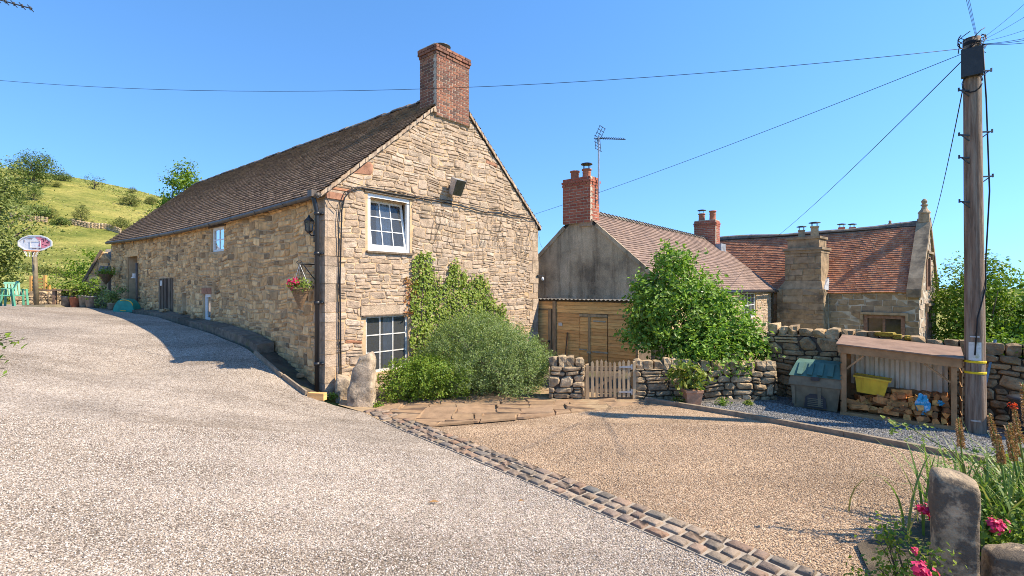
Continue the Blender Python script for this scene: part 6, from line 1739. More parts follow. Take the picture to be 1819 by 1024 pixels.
for k, (u, v, Y) in enumerate(((1702, -60, 5.0), (1706, -60, 5.2), (1710, -60, 5.4), (1870, -40, 5.6), (1880, -10, 5.6), (1880, 30, 5.8), (1890, 52, 6.0), (1890, 58, 6.0), (1890, 66, 6.0))):
    wire(PTOP + Vector((.02 + .012 * (k % 3), -.06, .16 - .03 * (k // 3))), at(u, v, Y), .04 if k > 2 else .01, .0025 if k < 6 else .0036, lbl[k])
# things by the wall right of the pole
b = MB(); bx = Vector((8.35, 7.95, 0)); b.lathe(bx, [(.22, 0), (.24, .02), (.27, .58), (.29, .6)], 20); dus = b.build('black_bin', M['dark_plastic'], None, True); tag(dus, 'round black bin standing to the right of the telegraph pole', 'bin')
b = MB(); b.lathe((bx.x, bx.y, .6), [(.30, 0), (.30, .03), (.2, .05), (.02, .06)], 20); o = b.build('lid', M['dark_plastic'], dus, True)
b = MB(); b.tube([at(1742, 720, 8.62), at(1768, 604, 8.85)], .022, 8); o = b.build('steel_pole', M['steel_blue']); tag(o, 'blue grey metal pole leaning on the wall behind the telegraph pole', 'pole')

# ------------------------------------------------------------------ foreground right: gatepost, stones, flowers
gp_ = monolith('stone_gatepost', (3.32, 3.72, .02), .275, .25, 1.12, -.56, M['gatepost_stone'], 'weathered square stone gatepost in the near right corner', 21, (.97, .95, .95, .95), (-.02, .01), 'gatepost', .016)
for k, (x, y, s, h_) in enumerate(((3.64, 3.62, (.30, .30, .75), .18), (3.98, 3.66, (.38, .36, .66), .15), (4.30, 3.60, (.34, .4, .6), .14), (3.8, 3.3, (.35, .3, .45), .1))):
    o = monolith('wall_boulder', (x, y, h_ - .2), s[0], s[1], s[2] * .85, -.6 + .2 * k, M['gatepost_stone'], 'x', 30 + k, (.85, .9, .9, .9), (.05 - .04 * k, .0), 'boulder', .03); tag(o, ['grey boulder touching the near stone gatepost', 'grey boulder second from the near stone gatepost', 'grey boulder third from the near stone gatepost', 'low grey boulder in front of the near gatepost wall'][k], 'boulder', None)
def blades(root, cx, cy, n, L, spread, seed, w=.012):
    r = random.Random(seed); b = MB()
    for k in range(n):
        a_ = r.uniform(0, 6.28); x, y = cx + r.gauss(0, spread * .5), cy + r.gauss(0, spread * .4); z = gz(x, y); l = L * r.uniform(.6, 1.15); lean = r.uniform(.15, .75); vs = []
        dx, dy = math.cos(a_), math.sin(a_)
        for j in range(6):
            t = j / 5; q = lean * t * t; ww = w * (1 - t ** 2.5) + .001; px, py, pz = x + dx * l * q, y + dy * l * q, z + l * (t - .45 * q * t)
            vs += [(px - dy * ww, py + dx * ww, pz), (px + dy * ww, py - dx * ww, pz)]
        b.add(vs, [(2 * j, 2 * j + 1, 2 * j + 3, 2 * j + 2) for j in range(5)], r.random())
    return b.build('leaves', M['blade'], root)
pk = empty('red_hot_poker_plant', (4.75, 4.55, 0), 'clump of strap leaved poker plants behind the near gatepost', 'plant')
blades(pk, 4.75, 4.65, 330, .95, .75, 31); blades(pk, 4.35, 4.35, 150, .75, .5, 32)
def poker(u, v, Y, sl_, label, k, red=False):
    tip = at(u, v, Y); r = np.random.default_rng(500 + k); base = Vector((tip.x + r.uniform(.05, .3), tip.y + r.uniform(-.1, .2), gz(tip.x, tip.y)))
    root = empty('poker_flower', base, label, 'flower', 'dead poker flower spikes')
    b = MB(); mid = base.lerp(tip, .55) + Vector((.03, 0, 0)); b.tube([base, mid, tip], [.010, .009, .004], 6); b.build('stalk', M['blade'], root, True)
    d = (tip - mid).normalized(); n = 330; t = r.random(n) ** .8; P = np.array(tip)[None] - np.array(d)[None] * (t * sl_)[:, None]
    off = r.normal(size=(n, 3)); off -= (off @ np.array(d))[:, None] * np.array(d)[None]; off /= np.linalg.norm(off, axis=1, keepdims=True); P = P + off * (.010 + .016 * np.sqrt(t))[:, None]
    leaf_obj('seed_pods', P, off * .6 + np.array([0, 0, -.6]) + r.normal(size=(n, 3)) * .3, .030, M['seedhead'], root, r, None, .4)
    if red:
        P = np.array(tip)[None] + r.normal(size=(40, 3)) * .014; leaf_obj('petals', P, r.normal(size=(40, 3)), .034, M['red_petal'], root, r, None, .4)
pkl = [(1702, 742, 4.6, .30), (1757, 735, 4.7, .34), (1773, 772, 4.4, .26), (1788, 756, 4.5, .32), (1795, 752, 4.7, .30), (1801, 722, 4.6, .36), (1816, 680, 4.4, .40)]
pn = ['spike with its tip just over the near gatepost', 'second dead poker spike from the gatepost', 'shortest dead poker spike in the clump', 'fourth dead poker spike counting from the gatepost', 'fifth dead poker spike counting from the gatepost', 'dead poker spike with a red tip', 'tallest dead poker spike at the picture edge']
for k, (u, v, Y, s) in enumerate(pkl): poker(u, v, Y, s, ('dry brown poker flower ' if k == 0 else '') + pn[k], k, k == 5)
# rose: low leaves, an arching shoot and pink flowers
rose = empty('rose_bush', (2.95, 3.95, .0), 'sprawling rose bush with pink flowers at the foot of the near gatepost', 'rose bush')
r = np.random.default_rng(61)
P, Nn, T, cc = crown([((3.02, 3.78, .22), (.26, .2, .26)), ((2.85, 3.85, .10), (.22, .2, .14)), ((3.05, 3.6, .42), (.10, .1, .12)), ((3.0, 3.95, .45), (.12, .1, .12))], 130, 9, .045, r, .7); leaf_obj('leaves', P, Nn, .038, M['leaf_low'], rose, r, T)
b = MB(); [limb(b, (3.06, 3.85, 0), q, .006, .002, r, 4) for q in cc[:40]]; b.build('stem', M['bark'], rose)
def bloom(root, p, s, seed):
    r = np.random.default_rng(seed); n = 26; o = r.normal(size=(n, 3)) * s * .42; leaf_obj('bloom', np.array(p)[None] + o, o + np.array([0, -.02, .03]), s * .9, M['pink_petal'], root, r, None, .95)
for k, (u, v, Y, s) in enumerate(((1637, 903, 3.9, .035), (1648, 906, 3.85, .032), (1651, 915, 3.9, .03), (1626, 978, 3.6, .022), (1634, 1012, 3.4, .05), (1643, 1020, 3.4, .05), (1638, 1004, 3.4, .035), (1700, 1012, 3.2, .0))):
    if s: bloom(rose, at(u, v, Y), s, 600 + k)
rs2 = empty('rose_bush', (4.0, 4.0, .0), 'pink rose flowering above the boulders right of the near gatepost', 'rose bush')
for k, (u, v, Y, s) in enumerate(((1763, 928, 4.0, .04), (1768, 934, 3.95, .05), (1780, 932, 4.0, .05), (1773, 936, 3.95, .04))): bloom(rs2, at(u, v, Y), s, 620 + k)
b = MB(); limb(b, (4.05, 4.1, 0), at(1772, 936, 4.0), .008, .004, r, 5); b.build('stem', M['blade'], rs2)
P, Nn, T, cc = crown([((4.1, 4.05, .3), (.3, .2, .25))], 60, 8, .05, r, .7); leaf_obj('leaves', P, Nn, .045, M['leaf_low'], rs2, r, T)
# arching shoot with small leaves
sh = empty('arching_shoot', (4.2, 4.7, 0), 'long arching leafy shoot reaching out over the slate chippings', 'shoot')
path = [Vector((4.35, 4.6, .05))] + [at(u, v, Y) for u, v, Y in ((1712, 826, 4.6), (1690, 802, 4.62), (1655, 783, 4.65), (1625, 765, 4.7), (1600, 754, 4.75), (1578, 745, 4.8))]
b = MB(); b.tube(path, [.010, .007, .006, .005, .005, .004, .003], 6); b.build('stem', M['blade'], sh, True)
P = []; Nn = []
for i in range(1, len(path) - 1):
    for k in range(3):
        q = path[i].lerp(path[i + 1], k / 3); dr = Vector((r.normal(), r.normal() * .6, r.normal() * .5)).normalized()
        for j in range(7): P.append(tuple(q + dr * (.02 + .022 * j) + Vector((r.normal() * .012, r.normal() * .012, r.normal() * .012)))); Nn.append((r.normal() * .5, -.4 + r.normal() * .5, 1))
leaf_obj('leaves', np.array(P), np.array(Nn), .042, M['leaf_yellow'], sh, r)
tree('garden_shrub', (5.6, 5.4, 0), [((5.3, 5.3, .38), (.5, .4, .38)), ((6.0, 5.2, .45), (.6, .5, .45)), ((5.0, 5.0, .2), (.35, .3, .2))], 170, 14, .07, .055, M['leaf_yellow'], 'yellow green garden shrub behind the poker plants', 'shrub', None, .02, 6, 96, .6, .8)

# ------------------------------------------------------------------ greenery behind the right wall
tree('hedge', (11.6, 8.6, -.4), [((9.3, 9.0, 1.0), (.7, .6, .55)), ((10.3, 8.4, .9), (.9, .7, .65)), ((11.5, 7.6, .85), (1.0, .8, .7)), ((9.6, 8.2, .75), (.7, .35, .4)), ((8.8, 9.5, .95), (.6, .5, .45))], 700, 14, .10, .075, M['leaf_right'], 'bright green hedge growing over the wall behind the telegraph pole', 'hedge', None, .05, 10, 97, .5, .8)
tree('broadleaf_tree', (23, 24, -4.5), [((21.6, 23.8, 1.4), (1.7, 1.4, 2.2)), ((22.4, 23.2, 2.6), (1.0, 1.0, 1.2)), ((23.6, 23, 0.4), (1.6, 1.4, 1.8)), ((21.3, 23, -.8), (1.6, 1.4, 1.5)), ((24.2, 23, 1.6), (.8, .9, 1.1)), ((24.6, 22, -.9), (1.8, 1.2, 1.2))], 900, 26, .22, .15, M['leaf_right'], 'sunlit green tree between the manor gable and the telegraph pole', 'tree', None, .16, 14, 98, .6, .8)
tree('broadleaf_tree', (25.5, 21.5, -4.5), [((24.8, 21.5, -.2), (1.5, 1.2, 1.5)), ((25.8, 21.0, -1.2), (2.2, 1.4, 1.2)), ((23.2, 20.5, -1.2), (1.6, 1.2, 1.3)), ((21.5, 20.0, -1.6), (1.6, 1.2, 1.2)), ((19.4, 19.0, -1.2), (1.2, 1.0, 1.0))], 700, 24, .2, .14, M['leaf_right'], 'lower green tree right of the telegraph pole above the wall', 'tree', None, .12, 10, 99, .6, .8)
tree('maple_tree', (13.6, 11.0, -1), [((13.15, 11.6, 2.1), (.95, .8, .62)), ((13.6, 11.2, 2.6), (.8, .7, .4)), ((13.3, 11.6, 1.5), (.6, .6, .35))], 110, 24, .15, .15, M['leaf_right'], 'broad leaved branches hanging into the picture at the right edge', 'tree', None, .09, 8, 100, .7, .7, .8)
# far trees in the valley
r_ = random.Random(8)
for k, (u, v, Y, w_, h_) in enumerate(((1770, 548, 190, 10, 9), (1785, 540, 260, 14, 11), (1782, 531, 520, 34, 20), (1812, 531, 520, 34, 22))):
    x, y = (u - 909.5) / FPX * Y, Y; z = gz(x, y)
    tree('valley_tree', (x, y, z), [((x, y, z + h_ * .55), (w_ * .5, w_ * .4, h_ * .45)), ((x + w_ * .3, y, z + h_ * .4), (w_ * .4, w_ * .4, h_ * .35))], 60, 16, w_ * .09, w_ * .09, M['leaf_oak'], ['nearest small round tree in the valley right of the telegraph pole', 'second nearest round tree in the valley right of the telegraph pole', 'far off tree mass in the valley closest to the telegraph pole', 'far off tree mass in the valley by the picture edge'][k], 'tree', 'trees far off in the valley', w_ * .03, 4, 700 + k)

# ------------------------------------------------------------------ hill: scrub, walls, hedge
def hill(u, v):
    d = ray(u, v); t = 20.0; last = None
    while t < 400:
        p = EYEV + d * t
        if p.z <= gz(p.x, p.y) + .01: return p
        t *= 1.012
    p = None; best = 1e9; t = 60
    while t < 260:
        q = EYEV + d * t; e = q.z - gz(q.x, q.y)
        if e < best: best = e; p = Vector((q.x, q.y, gz(q.x, q.y)))
        t *= 1.02
    return p
scr = [(58, 330, 88, 60, 'big dark round oak standing high on the hillside', 'tree', 'leaf_oak'), (112, 323, 30, 17, 'rounded bush on the skyline next to the big oak', 'bush', 'leaf_oak'), (167, 337, 38, 27, 'thin sparse hawthorn on the skyline', 'tree', 'leaf_oak'),
       (235, 344, 16, 11, 'small thorn bush on the skyline above the barn roof', 'bush', 'leaf_scrub'), (230, 368, 36, 23, 'round green bush high on the hill with a dark shadow', 'bush', 'leaf_scrub'), (268, 364, 26, 14, 'pale bush on the hill just above the barn roof', 'bush', 'leaf_scrub'),
       (102, 334, 16, 11, 'small brownish bush below the big oak', 'bush', 'leaf_scrub'), (144, 396, 30, 32, 'upright leaning bush in the middle of the hillside', 'bush', 'leaf_scrub'), (164, 401, 9, 9, 'tiny bush beside the upright hillside bush', 'bush', 'leaf_scrub'),
       (214, 413, 36, 27, 'green bush at the end of the hill wall by the barn roof', 'bush', 'leaf_scrub'), (60, 357, 30, 28, 'dark bush below the oak at the field edge', 'bush', 'leaf_oak'), (66, 391, 50, 28, 'broad dark bush above the hill wall', 'bush', 'leaf_oak'), (92, 389, 20, 20, 'brownish bush next to the broad dark one', 'bush', 'leaf_scrub'), (108, 404, 38, 17, 'low spreading bush covering the gap of the hill wall', 'bush', 'leaf_oak'), (30, 372, 40, 40, 'dark tree behind the near left tree', 'tree', 'leaf_oak')]
for k, (u, v, w_, h_, lab, cat, mm) in enumerate(scr):
    p = hill(u, v); s = (p.y) / FPX; W, H = w_ * s, h_ * s
    bl = [((p.x, p.y, p.z + H * .55), (W * .42, W * .36, H * .40)), ((p.x - W * .22, p.y, p.z + H * .42), (W * .28, W * .28, H * .34)), ((p.x + W * .24, p.y, p.z + H * .45), (W * .27, W * .27, H * .32)), ((p.x + W * .05, p.y, p.z + H * .8), (W * .25, W * .25, H * .22))]
    sparse = 'sparse' in lab
    big_ = k == 0
    tree('hawthorn' if not big_ else 'oak_tree', (p.x, p.y, p.z), bl, 34 if sparse else (420 if big_ else 150), 14, W * (.045 if big_ else .06), W * (.045 if not big_ else .028), M[mm], lab, cat, None, W * .03, 10 if sparse else 6, 800 + k, .5, .8)
def hill_wall(pts, label, hgt=1.25):
    q = [hill(*p) for p in pts]; root = empty('field_wall', q[0], label, 'wall'); b = MB(); r = random.Random(len(label))
    for p0, p1 in zip(q, q[1:]):
        L = (p1 - p0).length; n = int(L / .55)
        for k in range(n):
            c = p0.lerp(p1, (k + .5) / n); z = gz(c.x, c.y)
            for j in range(3):
                vs, fs = blob((.62, .5, .5), r.randrange(1000), .2); b.add([(x + c.x, y + c.y, zz + z + .15 + j * .38 * hgt / 1.25 + r.uniform(-.06, .06)) for x, y, zz in vs], fs, r.random())
    o = b.build('field_stones', M['dry_stone'], root); o['kind'] = 'stuff'
hill_wall([(18, 391), (45, 393), (85, 399)], 'pale stone field wall crossing the hill behind the left tree'); hill_wall([(128, 402), (160, 407), (190, 410), (214, 419)], 'pale stone field wall on the hill running to the barn roof')
# rough hedge along the foot of the hill
hp = [hill(u, v) for u, v in ((-10, 468), (30, 476), (60, 484), (90, 488), (115, 494), (140, 498))]
bl = []
for p0, p1 in zip(hp, hp[1:]):
    for k in range(3):
        c = p0.lerp(p1, k / 3); s = c.y / FPX; bl.append(((c.x, c.y, gz(c.x, c.y) + 5 * s), (12 * s, 8 * s, 7.5 * s)))
p = hill(80, 489); s = p.y / FPX; bl.append(((p.x, p.y, p.z + 8 * s), (11 * s, 8 * s, 9 * s))); p = hill(50, 482); bl.append(((p.x, p.y, p.z + 8 * s), (13 * s, 8 * s, 8 * s)))
tree('field_hedge', tuple(hp[2]), bl, 420, 14, .22, .16, M['leaf_scrub'], 'rough low hedge crossing the field behind the basketball hoop', 'hedge', None, .05, 8, 850, .6, .8)
r = np.random.default_rng(333); yy = 24 + 140 * r.random(26000) ** .8; uu = r.uniform(-60, 420, 26000); xx = (uu - 909.5) / FPX * yy
zz = np.concatenate([ground(xx[i:i + 4000], yy[i:i + 4000]) for i in range(0, len(xx), 4000)])
cl = np.sin(xx * .21 + 2) * np.sin(yy * .27) + np.sin(xx * .07) * np.sin(yy * .11 + 1) + r.normal(0, .5, len(xx)); kk = cl > .1
P = np.stack([xx[kk], yy[kk], zz[kk] + .05], 1); Nn = np.array([.3, -.6, .9]) + r.normal(size=P.shape) * .5
o = leaf_obj('grass', P, Nn, .45, M['leaf_grass'], None, r, None, .7); tag(o, 'rough tussocks of grass on the hillside pasture', 'grass', None, 'stuff')
# near trees at the left and behind the barn
tree('roadside_tree', (-26.5, 24, 1.6), [((-26.2, 24, 5.6), (2.9, 2.6, 2.6)), ((-25.2, 24, 7.2), (1.7, 1.6, 1.3)), ((-25.6, 23.6, 3.6), (1.9, 1.8, 1.4)), ((-25.3, 23.5, 2.3), (1.1, 1.2, .9))], 620, 22, .24, .17, M['leaf_left'], 'pale green tree at the left edge of the picture', 'tree', None, .2, 14, 860, .7, .8)
q = at(322, 345, 33.0); tree('ash_tree', (q.x, q.y, 1.5), [((q.x + .1, q.y, q.z - .3), (1.35, 1.2, 1.7)), ((q.x + .1, q.y, q.z + 1.2), (.75, .8, 1.1)), ((q.x - .9, q.y, q.z - 1.2), (1.3, 1, .9)), ((q.x + .9, q.y, q.z + .2), (.55, .6, .8)), ((q.x - 2.0, q.y, q.z - 2.2), (.9, .8, .7))], 330, 18, .17, .16, M['leaf_right'], 'green ash tree rising behind the barn roof', 'tree', None, .15, 12, 861, .6, .85)
# twigs of a shrub standing just left of the view
tw = empty('hazel_shrub', (-6.6, 5.0, gz(-6.6, 5.0)), 'leafy twigs reaching over the gravel at the left edge', 'shrub')
r = np.random.default_rng(71); b = MB(); P = []; Nn = []
def twig(p0, p1, n, sz):
    p0, p1 = Vector(p0), Vector(p1); limb(b, p0, p1, .010, .003, r, 5, .03)
    for k in range(n):
        q = p0.lerp(p1, .35 + .65 * k / n); P.append(tuple(q + Vector((r.normal() * .03, r.normal() * .03, r.normal() * .03 - .01)))); Nn.append((r.normal() * .6, r.normal() * .6 - .5, .8))
root0 = (-6.3, 5.0, 1.7)
for (u, v) in ((50, 602), (22, 590), (16, 640), (28, 600), (12, 600), (8, 655), (-30, 560), (-60, 610), (-40, 500)): twig(root0, at(u, v, 5.0), 26, .06)
leaf_obj('leaves', np.array(P), np.array(Nn), .062, M['leaf_low'], tw, r, None, .45)
limb(b, (-6.6, 5.0, gz(-6.6, 5) - .1), root0, .03, .012, r, 5, .03); b.build('stem', M['bark'], tw)
# hanging branches of the left tree, nearer
# aerial whose tip shows in the upper left corner
tip = at(57, 16, 7.5); root_ = at(-75, -20, 7.5)
ya = empty('aerial', (root_.x, root_.y, 1.2), 'tip of a television aerial in the upper left corner of the sky', 'aerial')
b = MB(); b.tube([(root_.x, root_.y, 1.1), (root_.x, root_.y, root_.z + .1)], .03, 8); b.build('mast', M['galvanised'], ya)
b = MB(); b.tube([root_, tip], .010, 5); b.build('boom', M['black_iron'], ya)
for k in range(9):
    q = tip.lerp(root_, .02 + .112 * k); b = MB(); b.tube([q + Vector((.01, -.06, .022)), q + Vector((-.01, .06, -.022))], .006, 5); b.tube([q + Vector((0, 0, .025)), q - Vector((0, 0, .025))], .012, 5); b.build('director', M['black_iron'], ya)

# ------------------------------------------------------------------ yard end: hoop, outbuilding, pots, table, chairs
def G(u, v, Y): q = at(u, v, Y); return Vector((q.x, q.y, gz(q.x, q.y)))
hb = G(65, 545, 18.0)
hoop = empty('basketball_hoop', hb, 'freestanding basketball hoop with pink and white backboard on the gravel', 'basketball hoop')
topz = at(65, 445, 18).z
b = MB(); b.tube([hb + Vector((0, 0, .0)), Vector((hb.x - .08, hb.y, topz))], .075, 12); b.build('post', M['bin_grey'], hoop, True)
b = MB(); b.hexa([(hb.x + x * .5, hb.y + y * .4 + .2, hb.z - .03) for x, y in ((-1, -1), (1, -1), (1, 1), (-1, 1))] + [(hb.x + x * .4, hb.y + y * .28 + .2, hb.z + .07) for x, y in ((-1, -1), (1, -1), (1, 1), (-1, 1))]); b.build('base', M['bin_grey'], hoop)
bcn = at(62.5, 432, 17.7); FBd = Frame(bcn, (1, .06, 0), N=(.06, -1, 0)); hw = .56
outl = [(-.30, -.27), (.10, -.27), (.30, -.24), (.56, -.10), (.56, .06), (.42, .18), (.20, .26), (-.20, .26), (-.42, .18), (-.56, .06), (-.56, -.10)]
b = MB(); b.prism(FBd, outl, -.03, 0); bd = b.build('backboard', M['board_white'], hoop)
b = MB(); b.prism(FBd, [(.0, .21), (.18, .21), (.36, .15), (.5, .05), (.5, -.08), (.28, -.19), (.10, -.1), (.16, .02), (.10, .12)], .0, .006); b.build('pink_panel', M['board_pink'], bd)
b = MB()
for k, (x, y, w_, h_) in enumerate(((.22, .12, .07, .03), (.27, .04, .03, .09), (.33, .07, .03, .10), (.38, .0, .06, .03), (.43, -.02, .03, .08), (.24, -.06, .05, .02), (.32, -.1, .09, .02), (.12, -.2, .12, .02), (-.1, -.21, .14, .015), (-.28, .16, .2, .015), (-.38, .02, .02, .1))):
    b.fbox(FBd, x, x + w_, y, y + h_, .0065, .009)
b.build('print', M['board_ink'], bd)
for o_, t_ in ((outl, .03),):
    b = MB()
    for i in range(len(outl)):
        p0, p1 = outl[i], outl[(i + 1) % len(outl)]; b.bar(FBd.p(*p0, .008), FBd.p(*p1, .008), .035, .02, tuple(FBd.N))
    b.build('rim_strip', M['white_paint'], bd)
b = MB()
for (x0, x1, y0, y1) in ((-.17, .2, .06, .085), (-.17, .2, -.17, -.145), (-.17, -.145, -.145, .06), (.175, .2, -.145, .06)): b.fbox(FBd, x0, x1, y0, y1, .010, .016)
b.build('target_square', M['white_paint'], bd)
b = MB(); rc = FBd.p(.08, -.30, .24); b.tube([rc + Vector((.21 * math.cos(k * .4), .21 * math.sin(k * .4), 0)) for k in range(17)], .012, 6); b.bar(FBd.p(.02, -.28, 0), FBd.p(.06, -.30, .06), .1, .02); b.build('ring', M['hoop_orange'], hoop, True)
b = MB()
for k in range(10):
    a_ = k * .628; b.tube([rc + Vector((.2 * math.cos(a_), .2 * math.sin(a_), 0)), rc + Vector((.12 * math.cos(a_ + .3), .12 * math.sin(a_ + .3), -.2))], .006, 4)
b.build('net', M['white_paint'], hoop)
b = MB(); b.bar(Vector((hb.x - .08, hb.y, topz - .05)), FBd.p(0, -.05, -.03), .06, .08); b.build('bracket', M['bin_grey'], hoop)
# low wall behind
w0, w1 = at(18, 545, 20.5), at(250, 545, 23.0)
def dry_wall_z(p0, p1, z, *a, **k):
    global C_OFF
    return None
def far_wall():
    root = empty('yard_wall', ((w0.x + w1.x) / 2, (w0.y + w1.y) / 2, 1.6), 'low dry stone wall with rounded coping at the far end of the drive', 'wall')
    U = (Vector((w1.x, w1.y, 0)) - Vector((w0.x, w0.y, 0))); L = U.length; U.normalize(); F = Frame(Vector((w0.x, w0.y, 1.55)), U, N=Vector((U.y, -U.x, 0)))
    b = MB(); b.fbox(F, .02, L, -.2, .52, -.4, -.04); b.build('wall_core', M['wall_core'], root)
    stones(root, F, layout(0, L, -.1, .52, .3, .13, .008, .03, [(-1, 0, 0), (1, 0, L), (0, 1, .52)], [], seed=86, jit=.25), M['dry_stone'], d=.04, back=.05, limit=120, bulge=.75)
    u = 0; r = random.Random(3)
    while u < L:
        ww = .28 * r.uniform(.8, 1.3); blob_obj('cope_stone', root, F.p(u + ww / 2, .60, -.2), (ww, .46, .25), M['dry_stone'], math.atan2(U.y, U.x), r.randrange(8)); u += ww
far_wall()
# orange timber frame behind the wall
FO = Frame(Vector((*at(52, 520, 23.2).xy, 1.7)), (1, .05, 0), N=(.05, -1, 0))
og = empty('timber_trellis', FO.p(.3, 0, 0), 'new orange timber slatted trellis behind the far wall', 'trellis')
for u, hh in ((0, 1.28), (.62, 1.3), (.78, .85)):
    b = MB(); b.fbox(FO, u, u + .1, -.1, hh, -.1, 0, random.random()); b.build('post', M['orange_wood'], og)
for k in range(7):
    b = MB(); b.fbox(FO, .08, .64, .18 + k * .15, .255 + k * .15, -.04, -.015, random.random()); b.build('slat', M['orange_wood'], og)
p = FO.p(1.05, 0, -.05); b = MB(); b.box((p.x, p.y, p.z + .3), (.1, .1, .8)); o = b.build('fence_post', M['orange_wood']); tag(o, 'short orange post right of the slatted timber trellis', 'post')
q = at(126, 520, 23.4); b = MB(); b.box((q.x, q.y, 2.0), (.1, .1, .95)); o = b.build('fence_post', M['orange_wood']); tag(o, 'lone short orange post above the far wall by the pots', 'post')
# little stone outbuilding
ob0 = at(172, 545, 22.3); FOb = Frame(Vector((ob0.x, ob0.y, 1.5)), (.96, .28, 0), N=(.28, -.96, 0))
obd = empty('outbuilding', FOb.p(.5, 0, -.8), 'small stone outbuilding with stone slate roof beyond the barn', 'outbuilding')
b = MB(); b.prism(FOb, [(-.4, -.3), (.85, -.3), (.85, 1.7), (.22, 2.55), (-.4, 1.25)], -2.0, 0); ow = b.build('wall', M['mortar'], obd)
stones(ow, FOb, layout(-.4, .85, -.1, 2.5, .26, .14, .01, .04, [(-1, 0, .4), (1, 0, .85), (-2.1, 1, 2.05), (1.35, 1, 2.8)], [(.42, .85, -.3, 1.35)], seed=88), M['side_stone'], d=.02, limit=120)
for k in range(3):
    b = MB(); b.fbox(FOb, .44 + k * .135, .565 + k * .135, -.1, 1.3, -.02, .02, random.random()); b.build('door_board', M['old_oak'], obd)
FOr = Frame(FOb.p(1.65, 1.50, .1), -FOb.N * 1.0, (-FOb.U * .80 + Vector((0, 0, .60))), (FOb.U * .60 + Vector((0, 0, .80))))
FOr2 = Frame(FOb.p(.22, 2.62, .12), FOb.U, (-FOb.N * .0 + Vector((0, 0, 1))), FOb.N)
# right slope shown to the viewer: stone slates laid on a plane leaning back
Fsl = Frame(FOb.p(.12, 1.62, .14), FOb.U, (-FOb.N * .55 + Vector((0, 0, .83))), (FOb.N * .83 + Vector((0, 0, .55))))
for j in range(9):
    u = -.0 - (.08 if j % 2 else 0); v = j * .135
    while u < 1.5:
        ww = random.uniform(.2, .34); b = MB(); b.fbox(Fsl, max(0, u) + .14 * 0, min(1.55, u + ww - .01), v, v + .19, .008 + .004 * (j % 2), .034 + random.uniform(0, .008), random.random())
        if min(1.55, u + ww) - max(0, u) > .05: b.build('stone_slate', M['slate_tile'], obd)
        u += ww
b = MB(); b.fbox(Fsl, 0, 1.55, 0, 1.3, -.06, .004); b.build('roof_deck', M['roof_deck'], obd)
b = MB(); b.prism(FOb, [(.1, 1.4), (1.8, 1.4), (1.8, 2.45), (.24, 2.45)], -1.2, -.7); b.fbox(FOb, .86, 1.8, -.3, 1.45, -1.6, -.05); b.build('side_wall', M['side_stone'], obd)
b = MB(); b.bar(FOb.p(-.5, 1.12, .06), FOb.p(.2, 2.6, .06), .06, .10); b.build('verge', M['old_oak'], obd)
# big wicker basket hanging there
q = at(188, 488, 20.6); hbk = empty('hanging_basket', q, 'cone shaped hanging basket with green plants by the outbuilding door', 'hanging basket')
b = MB(); b.lathe((q.x, q.y, q.z - .42), [(.02, 0), (.12, .16), (.26, .40), (.28, .44), (.2, .44)], 14); b.build('cone', M['wicker'], hbk)
b = MB(); b.tube([q + Vector((0, 0, .05)), q + Vector((.05, .1, .5)), FOb.p(.6, 1.45, -.02)], .012, 6); b.build('bracket', M['black_iron'], hbk)
r = np.random.default_rng(73); P, Nn, T, _ = crown([((q.x, q.y, q.z + .08), (.36, .3, .16))], 50, 9, .06, r); leaf_obj('leaves', P, Nn, .08, M['leaf_low'], hbk, r, T)
# table on trestle legs with a wheel leaning on it
t0 = G(74, 546, 18.9); FT = Frame(t0, (1, .12, 0), N=(.12, -1, 0))
tb = empty('garden_table', FT.p(.5, 0, -.3), 'rough wooden table standing in front of the far wall', 'table')
for k in range(4):
    b = MB(); b.fbox(FT, -.10, 1.25, .60, .65, -.62 + k * .155, -.62 + k * .155 + .145, random.random()); b.build('table_plank', M['store_roof'], tb)
for (u, d) in ((.32, -.06), (.95, -.06), (.32, -.5), (.95, -.5)):
    b = MB(); b.fbox(FT, u, u + .1, -.02, .6, d - .1, d, random.random()); b.build('leg', M['store_roof'], tb)
wc = FT.p(.02, .27, .05); b = MB(); nsg = 18
b.tube([wc + FT.U * (.26 * math.cos(k * 2 * math.pi / nsg)) + Vector((0, 0, .26 * math.sin(k * 2 * math.pi / nsg))) for k in range(nsg + 1)], .03, 6, cap=False); whl = b.build('cart_wheel', M['old_oak'], None, True); tag(whl, 'dark cart wheel leaning against the wooden table', 'wheel')
b = MB(); [b.tube([wc, wc + FT.U * (.25 * math.cos(k * .785)) + Vector((0, 0, .25 * math.sin(k * .785)))], .014, 5) for k in range(8)]; b.build('spoke', M['old_oak'], whl)
